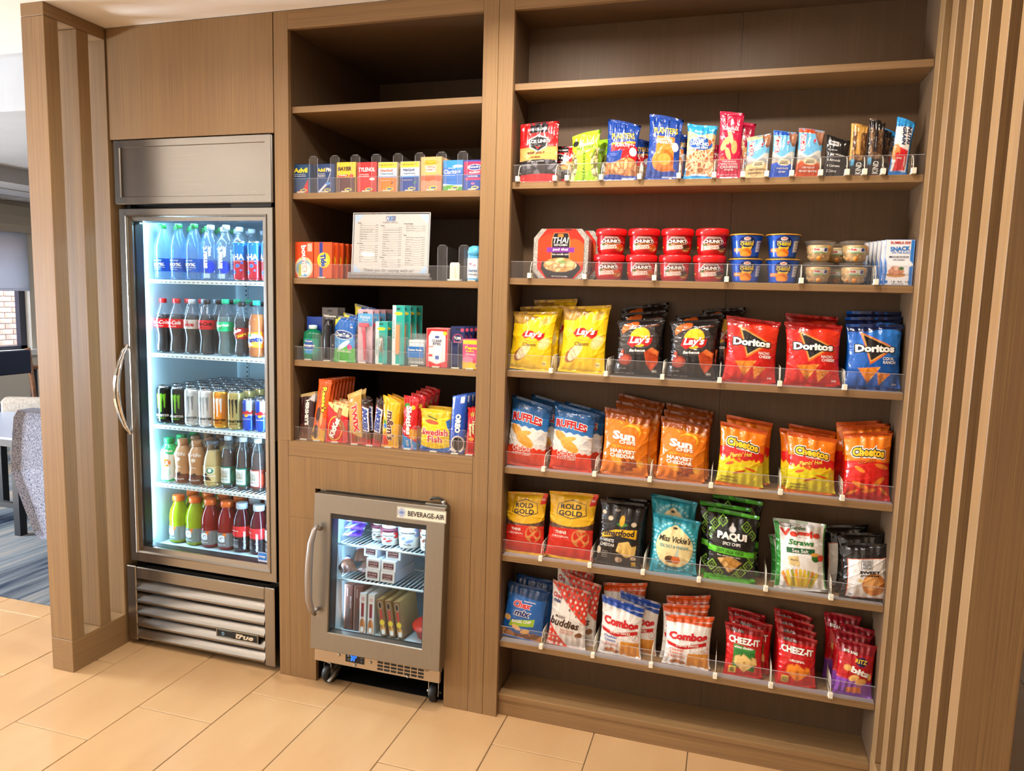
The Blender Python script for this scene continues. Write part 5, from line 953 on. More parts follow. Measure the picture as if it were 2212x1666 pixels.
make_turned('mouth', 'mouthwash_bottle', [(.026, 0), (.030, .003), (.031, .010), (.031, .092), (.027, .104), (.014, .110), (.011, .114)], None, liquid('green_rinse', '#1fa87a', .6, .06), 'label_band', [('Crest', .5, .85, .3, .12, wt, {'b': .02}), ('Scope', .5, .56, .5, .2, wt, {'b': .04, 'o': '#17407a', 'sh': .2}), ('fresh mint', .5, .3, .4, .1, '#bfe8e0')], cap=([(.013, .112), (.014, .114), (.014, .126), (.0001, .127)], mat('clear_cap', '#cfe8e2', .2), 'cap'), z0=.022, z1=.078, base='#1f9c80', ops=[('e', .5, .5, .22, .46, '#2458a8'), ('e', .5, .18, .18, .12, '#2f8ad0')], extra=[('hang_card', MB().box(-.036, .036, .022, .024, .09, .156, bev=.0008).mesh('hang_card', mat('blue_card', '#2445a0', .4)))], span=.9)
B('dentek', .094, .158, .022, '#1e63b8', [('W', .94, 0, 1, 0, '#174a94'), ('p', [(0, 1), (.34, 1), (.0, .74)], '#ded23a'), ('e', .5, .42, .5, .28, '#4a9ad8'), ('e', .46, .60, .44, .10, '#e8f0f6'), ('e', .46, .60, .42, .088, '#123a7c'), ('w', .30, .05, .5, .9, '#3fae3a'), ('e', .5, .38, .3, .06, '#e8eef4', 20), ('d', .6, .4, .74, .48, .03, '#e8eef4'), ('e', .77, .34, .11, .065, '#d0408f')], [('DenTek', .46, .60, .66, .09, wt, {'b': .03}), ('ADVANCED CLEAN', .5, .24, .66, .045, wt, {'b': .01}), ('20', .82, .80, .12, .04, wt)], name='floss_pick_bag', wr=.5)
card('venus', 'razor_card', .058, .190, '#d9aab8', [('r', 0, 1, .74, .93, '#58a9de'), ('e', .5, .72, .6, .05, '#58a9de'), ('r', .06, .94, .02, .70, '#e3c3cd')] + hang, [('Venus', .5, .86, .7, .07, wt, {'b': .0, 'sh': .25}), ('Simply', .5, .80, .4, .025, wt)], [('razor', MB().box(-.019, .019, -.016, -.008, .128, .142, bev=.002).tube([(-.0, -.012, .130), (.0, -.014, .11), (.004, -.012, .07), (.010, -.010, .012)], [.006, .008, .007, .010], 8).mesh('razor', mat('pink_plastic', '#cf3f58', .25))), ('blister', MB().box(-.026, .026, -.022, -.003, .006, .150, bev=.004).mesh('blister', blis))])
teal = '#1aa79c'
card('clipn', 'nail_clipper_card', .046, .150, teal, [('r', 0, .30, 0, 1, '#dfe6e6'), ('e', .5, .83, .36, .035, '#e6d32a')] + hang, [('Nail Clipper', .15, .42, 1.2, .13, '#1f8f8a', {'rot': 90})], [('clipper', MB().box(-.004, .010, -.010, -.004, .045, .095, bev=.002).tube([(.003, -.008, .10), (.003, -.012, .07), (.003, -.014, .045)], .003, 6).mesh('clipper', chrome)), ('blister', MB().box(-.018, .020, -.016, -.003, .03, .112, bev=.004).mesh('blister', blis))])
card('emery', 'emery_board_card', .046, .208, teal, [('r', 0, .30, 0, 1, '#dfe6e6'), ('e', .5, .865, .36, .026, '#e6d32a')] + hang, [('Emery Boards', .15, .60, 1.4, .13, '#1f8f8a', {'rot': 90})], [('emery_board', MB().prism([(-.007 + .007 * math.cos(a) + .007, .045 + .007 * math.sin(a)) for a in np.linspace(math.pi, 2 * math.pi, 8)] + [(.007 * math.cos(a), .135 + .007 * math.sin(a)) for a in np.linspace(0, math.pi, 8)], -.006, -.003).mesh('emery_board', mat('orange_emery', '#d98a4c', .8))), ('blister', MB().box(-.014, .018, -.010, -.003, .03, .150, bev=.003).mesh('blister', blis))])
sw = MB()
for i in range(13): sw.tube([(-.026 + i * .0043, -.004, .012), (-.026 + i * .0043, -.004, .084)], .0012, 5)
for i in range(13):
    for z in (.012, .084): sw.lathe([(.0001, -.006), (.0022, -.003), (.0022, .003), (.0001, .006)], 6, (-.026 + i * .0043, -.004, z))
PROT['swab'] = dict(name='cotton_swab_pack', body=MB().box(-.033, .033, -.014, .014, 0, .094, bev=.006).box(-.030, .030, -.001, .001, .094, .112).mesh('swab_pack', blis), parts=[('cotton_swabs', sw.mesh('swabs', wire_m)), ('backing', MB().box(-.030, .030, .004, .006, .004, .09).mesh('bk', mat('white_card', '#e8ecee', .5)))], h=.11, w=.068)
V2, F2, C2 = letters([('Cotton Swabs', .5, .70, .86, .2, wt, {'b': .02})], lambda a, b_, e: np.stack([(a - .5) * .062, np.full(np.shape(a), -.0155 - e), .030 + b_ * .038], -1), .6)
PROT['swab']['parts'].append(('label_band', MB().box(-.031, .031, -.0155, -.0145, .030, .068).mesh('band', mat('swab_blue', '#1b6fb8', .4)), [('printed_lettering', mkmesh('sl', V2, F2, [paper], col=np.array(C2)))]))
make_box('eyes', 'eye_drops_box', .080, .134, .026, '#e8e6e4', [('r', 0, 1, .93, 1, '#d01d22'), ('r', 0, .10, 0, 1, '#d01d22'), ('r', .9, 1, 0, 1, '#d01d22'), ('z', .13, .05, 1, '#d01d22'), ('p', [(0, 1), (.3, 1), (.08, .78), (0, .78)], '#d01d22'), ('p', [(1, 1), (.7, 1), (.92, .78), (1, .78)], '#d01d22'), ('e', .86, .88, .10, .05, '#ecc62a'), ('e', .5, .78, .12, .035, '#2a3f8a'), ('p', [(.40, .12), (.62, .12), (.66, .34), (.56, .40), (.54, .52), (.48, .52), (.46, .40), (.37, .34)], '#dfe4ee'), ('r', .42, .6, .2, .3, '#3a5aa8'), ('r', .12, .3, .27, .33, '#d01d22')], [('CLEAR', .5, .685, .46, .065, '#23345f'), ('EYES', .5, .605, .36, .065, '#23345f'), ('REDNESS', .24, .53, .22, .03, '#d01d22')], nx=34, nz=50, side='#c4161c')
card('tums', 'antacid_card', .052, .143, '#1e2a5c', [('e', .5, .72, .36, .10, '#d94f6a'), ('e', .5, .72, .33, .088, '#1e2a5c'), ('e', .82, .92, .12, .04, '#d94f6a'), ('r', .2, .78, .08, .58, '#101a3c')] + hang, [('TUMS', .5, .72, .5, .07, wt, {'b': .03}), ('ASSORTED', .5, .625, .6, .025, '#e88a9a')], [('roll', MB().box(-.011, .011, -.020, -.003, .012, .080, bev=.003).mesh('roll', mat('navy_roll', '#1a2550', .3)))])
make_box('pepto', 'antacid_box', .060, .102, .022, '#e84f86', [('r', 0, 1, .84, .97, '#f2d02a'), ('w', .26, .06, .8, .1, '#f2c22a'), ('e', .3, .32, .34, .10, '#f58aa8'), ('e', .9, .12, .1, .06, '#2b4a8a')], [('Pepto', .52, .70, .74, .13, '#f6e23a', {'b': .04, 'o': '#b51d5c'}), ('BISMOL', .46, .60, .5, .06, '#f6e23a'), ('CHEWABLE', .46, .50, .56, .04, wt), ('5', .72, .28, .14, .09, '#c4282a', {'b': .04})], nx=26, nz=40, side='#d93f76')
# --- candy (M5)
def V_(kind, w, h, thk, base, ops, texts, name='candy_bar', **k): B(kind, w, h, thk, base, ops, texts, name=name, nx=44, nz=100, **k)
V_('hersh', .064, .168, .016, '#3a1a1c', [('W', .93, .01, 1, 0, '#b9a06a'), ('p', [(.62, .86), (1, .98), (1, .78)], '#c9c9cc'), ('w', .26, .10, .5, .05, '#5a3427'), ('w', .16, .05, 1.2, .2, '#6d4230')], [('HERSHEY\'S', .56, .58, .60 * 2.62 * .9, .26, wt, {'rot': -90, 'b': .05})], wr=.5)
V_('reese', .058, .226, .018, '#e8611a', [('w', .20, .02, .5, .2, '#f0b52a'), ('e', .35, .42, .18, .13, '#4a2415', 8), ('e', .30, .14, .2, .12, '#4a2415'), ('e', .62, .37, .10, .12, '#e6b46a'), ('e', .55, .14, .1, .1, '#e0a050')], [('Reese\'s', .66, .68, .42 * 3.9 * .95, .34, '#f6df3a', {'rot': -84, 'b': .04, 'o': '#2a1410', 'ow': .05}), ('peanut butter cups', .28, .72, .9, .09, bk, {'rot': -84})], wr=.5)
B('kitkat', .098, .140, .022, '#d01c22', [('p', [(0, 1), (1, 1), (1, .70), (.45, .78), (.18, .90), (0, .98)], '#e8d08a'), ('e', .46, .36, .36, .30, '#e6c84a', 35), ('e', .46, .36, .33, .27, '#d01c22', 35), ('p', [(.58, .92), (.74, .90), (.72, .62), (.50, .60)], '#9a5a34'), ('p', [(.62, .86), (.72, .84), (.70, .68), (.58, .68)], '#b5734a'), ('p', [(.56, .62), (.78, .60), (.98, .30), (.70, .35)], '#a3603a')], [('KitKat', .44, .38, .80, .24, wt, {'rot': 66, 'b': .06, 'o': '#8a1014'}), ('KING SIZE', .36, .86, .22, .05, '#5a3a1c', {'rot': 90}), ('BIG KAT', .66, .52, .28, .06, '#e8d08a', {'rot': -60})], name='candy_bar', wr=.4)
V_('twix', .062, .186, .02, '#c9a052', [('W', .90, .01, 1, 0, '#d8b46c'), ('e', .25, .86, .13, .03, '#e8e4da'), ('w', .18, .05, .6, .2, '#b5402a'), ('e', .55, .1, .2, .06, '#8a5230')], [('TWIX', .56, .50, 1.65, .38, '#d21f1c', {'rot': -84, 'b': .05, 'o': wt, 'ow': .05})], wr=.8)
V_('snick', .036, .165, .018, '#4a2a1c', [('r', 0, 1, .88, 1, '#2b1a14'), ('r', .08, .92, .30, .82, '#e4e8f0'), ('r', 0, .1, .3, .84, '#b52a24'), ('w', .28, .02, 1, 0, '#7a4a2c'), ('w', .14, .02, 1, 0, '#c22a24')], [('SNICKERS', .5, .56, .50 * 4.6 * .95, .62, '#1c3f9c', {'rot': -90, 'b': .06, 'sh': .2})], wr=1.)
V_('mm', .072, .170, .028, '#f1b41c', [('e', .20, .50, .12, .04, '#3f9a4a'), ('e', .24, .42, .14, .05, '#3a7ad0'), ('e', .30, .34, .13, .045, '#e8c02a'), ('e', .3, .27, .12, .05, '#c98a3a'), ('p', [(0, .26), (.34, .22), (.44, .06), (.3, 0), (0, 0)], '#d93a1e'), ('w', .03, .01, 1, 0, '#e0902a')], [('m&m\'s', .56, .45, 1.40, .42, '#5a2e18', {'rot': -88, 'b': .04, 'o': wt, 'ow': .04})], name='candy_bag')
V_('skit', .062, .182, .028, '#cf1d22', [('e', .3, .82, .2, .05, '#3f9a3a'), ('e', .7, .80, .14, .04, '#e8c02a'), ('e', .8, .30, .3, .1, ('v', 20, ['#e8a02a', '#3f9a3a', '#7a3a9c', '#e8d02a', '#cf1d22'], '#a81a1c', 3)), ('p', [(0, .28), (1, .14), (1, 0), (0, 0)], '#2a8ad0')], [('Skittles', .48, .55, .62 * 2.9 * .9, .36, wt, {'rot': -88, 'b': .05, 'o': '#9a1216', 'ow': .03}), ('SNACK', .68, .13, .5, .13, wt, {'rot': -84}), ('SIZE', .42, .12, .34, .13, wt, {'rot': -84})], name='candy_bag')
B('fish', .118, .146, .026, '#f0ca1c', [('W', .80, .04, .7, .5, '#d9b01a'), ('e', .40, .70, .24, .05, '#e0502a', -5), ('d', .24, .84, .58, .76, .03, '#2f4a24'), ('p', [(.86, .74), (1, .8), (1, .5), (.92, .6)], '#2a6fc0'), ('w', .12, .05, .6, .45, '#2a6fc0'), ('w', .05, .02, 1, 0, '#1d3f8a')], [('Swedish', .50, .47, .90, .15, '#c3201c', {'b': .03, 'o': wt, 'ow': .045, 'arc': -.01}), ('Fish', .52, .30, .50, .15, '#c3201c', {'b': .03, 'o': wt, 'ow': .045})], name='candy_pouch')
V_('oreo', .056, .200, .030, '#1c4fb8', [('W', .955, 0, 1, 0, '#2a63cc'), ('e', .58, .16, .46, .15, '#e4dccb'), ('e', .58, .17, .36, .12, ('v', 50, ['#2a1d1a', '#3a2a25', '#4a3833'], '#1a1210', 3)), ('e', .25, .06, .2, .03, '#e4dccb'), ('w', .03, .02, 2, 0, '#16307a'), ('r', .08, .20, .78, .97, '#e8e8ee'), ('r', .60, .85, .86, .96, '#dfe3ee')], [('OREO', .56, .52, .34 * 3.57 * .95, .36, wt, {'rot': -90, 'b': .07, 'o': '#12327f'})], name='cookie_pack', sq=0, wr=.15, seal=.01)
V_('nutter', .046, .160, .024, '#d3221f', [('e', .45, .86, .18, .05, '#c9a04a'), ('e', .5, .34, .24, .04, '#d9a04a')], [('Nutter', .66, .58, .28 * 3.5, .22, '#f4e6b0', {'rot': -84, 'b': .04, 'o': '#3a1a10'}), ('Butter', .42, .52, .28 * 3.5, .22, '#f4e6b0', {'rot': -84, 'b': .04, 'o': '#3a1a10'})], name='cookie_pack')
# --- drinks
silver = mat('can_top', '#c9cdd0', .2, 1.)
def can(kind, r, h, base, ops, texts, nl=(44, 56), colr=None, name='drink_can', m=None):
    make_turned(kind, name, [(r * .72, 0), (r * .86, .003), (r, .011), (r, h - .016), (r * .93, h - .008), (r * .84, h - .003)], None, silver, 'printed_wrap', texts, cap=([(r * .84, h - .0035), (r * .86, h), (r * .82, h), (r * .80, h - .004), (.0001, h - .004)], silver, 'can_end'), z0=.004, z1=h - .006, base=base, ops=ops, nl=nl, labmat=m or canm, n=24)
def monster(kind, body, claw, txt, low=None, t2='ENERGY'):
    ops = []
    for cx, l in ((.36, .40), (.50, .30), (.64, .42)):
        ops += [('p', [(cx - .07, .80), (cx + .05, .84), (cx + .035, .6), (cx + .02, l), (cx - .02, l + .04), (cx - .03, .62)], claw)]
    if low: ops = [('e', .5, .5, .32, .42, low)] + ops
    can(kind, .033, .157, body, ops, [('MONSTER', .5, .22, .62, .065, txt, {'b': .04}), (t2, .5, .145, .36, .035, claw if not low else txt)], nl=(48, 60))
monster('mong', '#111312', '#7fd12a', '#f0f2f0'); monster('monw', '#d7dde0', '#8a9298', '#5a6268'); monster('monu', '#e6eaec', '#a9b0b5', '#4a5257', None, 'ZERO ULTRA'); monster('mono', '#d99a2c', '#f0ece4', '#3a2a12', '#e88a12', 'SUNRISE'); monster('monj', '#b09a5c', '#1d1812', '#241c12', None, 'JAVA')
can('redb', .0265, .132, '#1c4fc4', [('p', [(0, 0), (.5, 0), (.5, .52), (0, .48)], '#1c4fc4'), ('p', [(.5, 1), (1, 1), (1, .5), (.5, .5)], '#c9ced6'), ('p', [(0, .52), (.5, .56), (.5, 1), (.2, 1)], '#1440b0'), ('e', .5, .5, .10, .05, '#e8b52a')], [('RedBull', .5, .60, .66, .12, '#d3202c', {'b': .05}), ('ENERGY DRINK', .5, .38, .4, .035, '#e8e8ee')])
can('aha', .029, .150, '#2a86d8', [('w', .53, 0, 1, 0, '#c42a38'), ('e', .35, .20, .10, .055, '#3f86e0'), ('e', .52, .38, .09, .05, '#5a96e4'), ('e', .70, .46, .06, .03, '#3f6fd0'), ('e', .66, .26, .05, .025, '#5a96e4'), ('e', .35, .20, .04, .02, '#1a3f8a'), ('e', .52, .38, .035, .02, '#1a3f8a')], [('AHA', .48, .62, .62, .16, '#eef4f8', {'b': .05}), ('SPARKLING WATER', .48, .505, .5, .025, wt)])
def bottle(kind, prof, bodym, capc, capr, z0, z1, base, ops, texts, liq=None, name='drink_bottle', nl=(44, 30), labmat=None, caph=.016, capm=None):
    pr_ = prof; zt = pr_[-1][1]; rt = pr_[-1][0]
    lp = None
    if liq: lp = ([(max(r_ - .0018, .0001), z + .0012) for r_, z in pr_ if z < liq[1]] + [(np.interp(liq[1], [p[1] for p in pr_], [p[0] for p in pr_]) - .0018, liq[1]), (.0001, liq[1])], liq[0])
    make_turned(kind, name, pr_, None, bodym, 'label_band', texts, cap=([(capr, zt - .002), (capr, zt + caph - .003), (capr - .0015, zt + caph), (.0001, zt + caph)], capm or mat('cap_' + capc.strip('#'), capc, .35), 'cap'), liquidp=lp, z0=z0, z1=z1, base=base, ops=ops, nl=nl, labmat=labmat, n=26)
bprof = lambda R_, Hh, neck, bump=0.: [(R_ * .72, 0), (R_ * .92, .004), (R_, .012), (R_ * (1 - bump), .045), (R_, .075), (R_, Hh * .60), (R_ * .97, Hh * .68), (R_ * .80, Hh * .78), (R_ * .52, Hh * .88), (neck, Hh * .94), (neck, Hh)]
cprof = [(.022, 0), (.029, .003), (.0315, .012), (.030, .030), (.0265, .055), (.0270, .070), (.0310, .092), (.0325, .105), (.0325, .130), (.0310, .142), (.0240, .162), (.0160, .182), (.0128, .192), (.0128, .200)]
cola = liquid('cola', '#120605', .1, .05)
pc = glassy('bottle_clear', (.90, .92, .94), .03, (.9, .95, 1), .04, 1.5)
bottle('coke', cprof, pc, '#d8201f', .0142, .100, .136, '#d3161c', [], [('Coca-Cola', .5, .62, .72, .42, wt, {'sh': .35, 'b': .02}), ('ORIGINAL TASTE', .5, .2, .4, .1, wt)], (cola, .152), name='soda_bottle')
bottle('diet', cprof, pc, '#c9cdd2', .0142, .100, .136, '#c2bcb4', [], [('Diet', .45, .86, .2, .14, rd), ('Coke', .46, .5, .56, .46, '#c3161c', {'b': .03})], (cola, .152), name='soda_bottle')
bottle('zero', cprof, pc, '#2a2224', .0142, .100, .136, '#d3161c', [], [('Coca-Cola', .5, .62, .72, .42, '#1a0f10', {'sh': .35, 'b': .02}), ('ZERO SUGAR', .5, .2, .4, .1, '#1a0f10')], (cola, .152), name='soda_bottle')
bottle('sprite', cprof, pc, '#1fbf8f', .0142, .094, .130, '#1fc27e', [('e', .5, .5, .3, .3, '#23b06e')], [('Sprite', .5, .6, .5, .4, wt, {'b': .03, 'sh': .2, 'rot': 5})], (liquid('lemon_soda', '#b9d6d0', .8, .05), .150), name='soda_bottle')
bottle('pibb', cprof, pc, '#1d1a1c', .0142, .070, .115, '#8c1d1c', [('e', .5, .4, .4, .3, '#b0281e')], [('pibb', .4, .66, .4, .36, wt, {'b': .05, 'rot': 24}), ('Xtra', .58, .36, .4, .26, '#f0cf2a', {'rot': 24, 'b': .03})], (cola, .150), name='soda_bottle')
bottle('fanta', bprof(.0325, .205, .0128, .03), pc, '#18bfa8', .0142, .040, .100, '#ef8a1a', [('e', .5, .50, .42, .38, wt), ('e', .62, .30, .2, .2, '#f2a23a'), ('e', .3, .8, .14, .12, '#3f9a3a')], [('Fanta', .5, .52, .66, .34, '#1c2f7c', {'b': .05, 'rot': 6})], (liquid('orange_soda', '#f07d10', .5, .05), .168), name='soda_bottle')
bottle('dasani', [(.024, 0), (.0335, .004), (.0355, .012), (.0345, .04), (.0355, .07), (.0355, .128), (.034, .145), (.024, .180), (.016, .202), (.0135, .212), (.0135, .218)], pet_blue, '#35a04c', .0152, .034, .088, '#1d56b4', [('r', 0, .04, 0, 1, '#17469c')], [('DASANI', .44, .84, .40, .11, '#cfe0f2', {'sh': .2}), ('100%', .46, .53, .56, .26, wt, {'b': .03}), ('RECYCLED BOTTLE', .48, .30, .54, .07, wt), ('Purified Water', .44, .15, .34, .06, '#cfe0f2')], name='water_bottle', labmat=plastic)
bottle('smartw', [(.025, 0), (.030, .004), (.0325, .014), (.0325, .150), (.031, .165), (.024, .182), (.015, .194), (.0135, .200), (.0135, .212)], pet, '#d9e0e6', .0155, .008, .164, '#d5dfe4', [], (), name='water_bottle', caph=.018)
p = PROT['smartw']; p['parts'] = [q for q in p['parts'] if q[0] != 'label_band']
RR = ([0, .2], [.0325, .0325])
V2, F2, C2 = letters([('smart', .36, .60, 1.30, .34, wt, {'rot': 90, 'b': .05}), ('water', .62, .80, .62, .2, wt, {'rot': 90, 'b': .03})], lambda a, b_, e: np.stack([(.0345 + e) * np.sin((a - .5) * 2.2), -(.0345 + e) * np.cos((a - .5) * 2.2), .02 + b_ * .125], -1), 1.75)
p['parts'] += [('label_spot', sticker(.046, .050, .030, RR, [], (), base='#1b3fd0', rnd=True, cz=.25)), ('label_panel', sticker(.034, .020, .008, RR, [('r', .1, .9, .1, .9, '#b9ccd8')], (), base='#9fb8c8', cz=-.2)), ('printed_lettering', mkmesh('sm', V2, F2, [plastic], col=np.array(C2)))]
milkp = [(.028, 0), (.033, .004), (.034, .02), (.031, .055), (.034, .095), (.034, .118), (.029, .140), (.020, .154), (.018, .160)]
def opaque_bottle(kind, prof, col, capc, capr, ops, texts, name, zt=.0, caph=.02):
    make_turned(kind, name, prof, None, mat(kind + '_bottle', col, .3), 'printed_wrap', texts, cap=([(capr, prof[-1][1] - .004), (capr, prof[-1][1] + caph - .002), (capr - .002, prof[-1][1] + caph), (.0001, prof[-1][1] + caph)], mat('cap_' + capc.strip('#'), capc, .35), 'cap'), z0=.003, z1=prof[-1][1] - .006, base=col, ops=ops, nl=(44, 56), labmat=plastic, n=24)
opaque_bottle('milk', milkp, '#e6ece8', '#27a05a', .0205, [('W', .78, .04, 1, 0, '#2fae62'), ('e', .42, .52, .26, .12, '#ea7a1e'), ('w', .06, .02, 3, 0, '#2fae62'), ('r', .78, 1, .2, .66, '#cfd6d0'), ('e', .5, .25, .2, .1, '#c9e0cc')], [('MILK', .44, .52, .40, .11, wt, {'b': .05}), ('TruMoo', .5, .85, .5, .08, wt, {'b': .02})], 'milk_bottle')
opaque_bottle('fair', [(.026, 0), (.031, .004), (.032, .02), (.0285, .06), (.031, .10), (.031, .120), (.024, .140), (.018, .150), (.018, .156)], '#b98a62', '#b3835c', .0195, [('w', .24, .02, .5, 0, '#6b3a2a'), ('p', [(.40, .26), (.55, .32), (.68, .24), (.52, .18)], '#2e1710'), ('e', .52, .66, .09, .05, '#e8ddd0')], [('fairlife', .5, .80, .62, .10, '#f0e8de', {'b': .01}), ('CHOCOLATE', .5, .12, .46, .04, '#f0e8de'), ('30g', .52, .45, .2, .05, '#f0e8de')], 'milk_bottle')
gl = glassy('bottle_glass', (.93, .93, .90), .0, rough=.02, ior=1.5)
bottle('frap', [(.028, 0), (.034, .004), (.035, .012), (.035, .085), (.032, .105), (.024, .130), (.020, .150), (.0215, .160)], gl, '#5a6068', .0225, .022, .080, '#c9b27c', [('p', [(.12, .1), (.42, .6), (.62, .1)], '#3a2418'), ('e', .56, .72, .15, .22, '#e8ecea'), ('e', .56, .72, .13, .19, '#1f7a4c'), ('e', .56, .74, .06, .12, '#e8ecea')], [('frappuccino', .45, .38, .62, .14, '#f0e8da', {'b': .03, 'sh': .2})], (mat('coffee_milk', '#c4ab74', .3), .135), name='coffee_bottle', caph=.010)
def gp(kind, a, c_):
    bottle(kind, [(.022, 0), (.028, .004), (.0305, .012), (.0295, .05), (.0305, .085), (.029, .100), (.0265, .112), (.0275, .125), (.024, .150), (.015, .180), (.0135, .190), (.0135, .196)], pc, '#c9d6dc', .0150, .018, .092, a, [('r', .16, .68, .10, .92, '#d5dfe0'), ('r', .14, .16, .1, .92, c_), ('r', .68, .70, .1, .92, c_), ('r', .16, .68, .92, .95, c_), ('e', .84, .45, .12, .3, c_)], [('GOLD', .42, .68, .38, .17, '#8a7440', {'b': .0}), ('PEAK', .42, .48, .38, .17, '#8a7440', {'b': .0}), ('SWEET TEA', .42, .28, .36, .07, c_)], (liquid(kind + '_tea', '#3a1608', .3, .05), .155), name='tea_bottle')
gp('gpa', '#1f5a4a', '#2a8a70'); gp('gpb', '#7a2a20', '#b5402a')
gprof = [(.025, 0), (.033, .004), (.0355, .014), (.0355, .070), (.0335, .078), (.0355, .088), (.0345, .108), (.030, .130), (.021, .150), (.0185, .158), (.0185, .164)]
def gat(kind, c_, lc): bottle(kind, gprof, liquid(kind + '_drink', c_, .55, .06), '#e8681c', .0225, .014, .068, lc, [('p', [(.50, .98), (.62, .98), (.52, .52), (.42, .52)], '#e8701c'), ('r', .74, .96, .1, .9, '#8a9090')], [('G', .42, .60, .26, .52, '#eef0f2', {'b': .09}), ('GATORADE', .42, .18, .3, .07, '#e8ecee')], None, name='sports_drink_bottle', nl=(40, 26), caph=.019)
gat('gaty', '#c9dc1c', '#7d857a'); gat('gatr', '#b3161e', '#7d7470')
def vit(kind, c_, top): bottle(kind, [(.024, 0), (.031, .004), (.0330, .014), (.0330, .100), (.031, .118), (.024, .140), (.0175, .154), (.0165, .160)], liquid(kind + '_drink', c_, .3, .06), '#c4ccd6', .0205, .010, .098, top, [('w', .56, 0, 1, 0, '#241a20')] + [('r', .14, .48, .12 + i * .07, .145 + i * .07, '#b9b4b8') for i in range(5)], [('vitaminwater', .68, .42, .78 * .85, .10, '#f0f0f4', {'rot': 90, 'b': .03}), ('power-c', .34, .80, .3, .06, wt)], None, name='vitamin_drink_bottle', caph=.019)
vit('vitr', '#5a0f1e', '#d92a30'); vit('vitw', '#4a0f20', '#dfe3ea')
# --- frozen goods
creamcup = mat('ice_cream_carton', '#ece6dc', .4)
def ice(kind, r_, h_, lidc, fc, t):
    make_turned(kind, 'ice_cream_cup', [(r_ * .80, 0), (r_ * .82, .002), (r_, h_ - .008), (r_, h_ - .004)], None, creamcup, 'printed_wrap', [('Haagen-Dazs', .5, .72, .44, .12, '#2a2428', {'b': .03}), (t, .5, .18, .26, .08, '#4a3a3a')], cap=([(r_, h_ - .012), (r_ + .0022, h_ - .011), (r_ + .0022, h_ - .001), (r_, h_), (.0001, h_)], mat('carton_lid_' + lidc.strip('#'), lidc, .4), 'lid'), z0=.001, z1=h_ - .011, base='#e9e3d8', ops=[('e', .18, .75, .18, .25, fc[0]), ('e', .84, .75, .16, .25, fc[0]), ('e', .5, .73, .30, .17, '#8a7a7a'), ('e', .5, .73, .28, .15, '#efe9df'), ('e', .5, .40, .20, .16, ('v', 9, list(fc), '#e9e3d8', 3)), ('r', .82, .94, .1, .4, '#cfc7bb')], nl=(44, 30), labmat=paper)
ice('icec', .034, .064, '#6d2238', ['#6a3f2a', '#4a2a1a'], 'chocolate'); ice('ices', .038, .066, '#6d2238', ['#c92a2a', '#a81c20'], 'strawberry'); ice('icev', .046, .096, '#7a3a30', ['#8f98c0', '#d9b04a', '#e6e2d6'], 'vanilla'); ice('iceb', .040, .094, '#8a4a34', ['#8a3f28', '#a9582f'], 'butter pecan')
make_box('cookieb', 'ice_cream_sandwich_box', .058, .040, .16, '#e9e5de', [('r', .13, .87, .2, .8, '#5a2430')], [('ICE CREAM', .5, .58, .56, .14, '#d9b0a8'), ('SANDWICH', .5, .36, .5, .12, '#d9b0a8')], nx=12, nz=10, side='#c3c9da', top='#d6d8e0')
make_box('digio', 'pizza_box', .036, .170, .17, '#6d3a2c', [('r', .04, .09, 0, 1, '#c9a890'), ('r', .30, .74, 0, .50, '#5a4038')], [('HAND-TOSSED', .78, .62, 1.3, .16, '#dcc9bc', {'rot': 90}), ('DIGIORNO', .4, .84, .9, .12, '#c9b0a4', {'rot': 90})], nx=12, nz=30, side='#6a3a2a')
make_box('pizw', 'frozen_meal_box', .026, .150, .15, '#e6e2dc', [('r', .22, .70, .40, .76, '#8a2430'), ('e', .5, .16, .48, .22, ('v', 16, ['#d98a4a', '#c9702f', '#e8b070'], '#8a4a20', 3)), ('r', .2, .7, .03, .15, wt)], [('LEAN', .35, .86, .5, .16, '#d8552a', {'rot': 90}), ('CUISINE', .62, .86, .6, .16, '#d8552a', {'rot': 90})], nx=14, nz=40, side='#cfc9c0')
make_box('stouf', 'frozen_meal_box', .024, .135, .14, '#7a5a42', [('e', .5, .84, .34, .11, '#cbb58a'), ('e', .5, .84, .28, .09, '#1f1a1a'), ('r', .34, .66, .42, .72, '#c9302a'), ('e', .5, .36, .42, .08, '#e8c83a'), ('e', .5, .16, .42, .14, ('v', 10, ['#e0a04a', '#cf8a3a'], '#9a5a24', 3)), ('r', .2, .8, .04, .16, wt)], [], nx=14, nz=36, side='#8a6a4c', top='#c9a66a')
B('purp', .075, .10, .022, '#6a3fb4', [('d', 0, .2, 1, .8, .18, '#7fc4ee'), ('d', .1, 0, 1, .5, .10, '#dfeaf6'), ('e', .4, .7, .2, .16, '#8a3fa0')], [('COOKIE', .5, .5, .6, .12, wt, {'rot': 25})], name='frozen_treat', nx=20, nz=26)
B('brwr', .07, .11, .024, '#6a4230', [('r', 0, 1, .62, .95, '#e4e6ec'), ('r', .0, 1, .58, .62, '#c3282a'), ('r', 0, 1, .95, 1, '#4a2c20')], [('SNICKERS', .5, .79, .9, .16, '#1c2f7c', {'b': .05, 'sh': .2})], name='frozen_treat', nx=20, nz=26)
B('pbag', .08, .12, .03, '#2a6fd0', [('w', .45, .1, 1, 0, '#3a3a40')], (), name='frozen_treat', nx=16, nz=20)
B('obag', .06, .09, .025, '#e0913a', [('w', .4, .06, 1, .3, '#e8e6e2')], (), name='frozen_treat', nx=16, nz=20)
redb = mat('red_bowl', '#c9382c', .25)
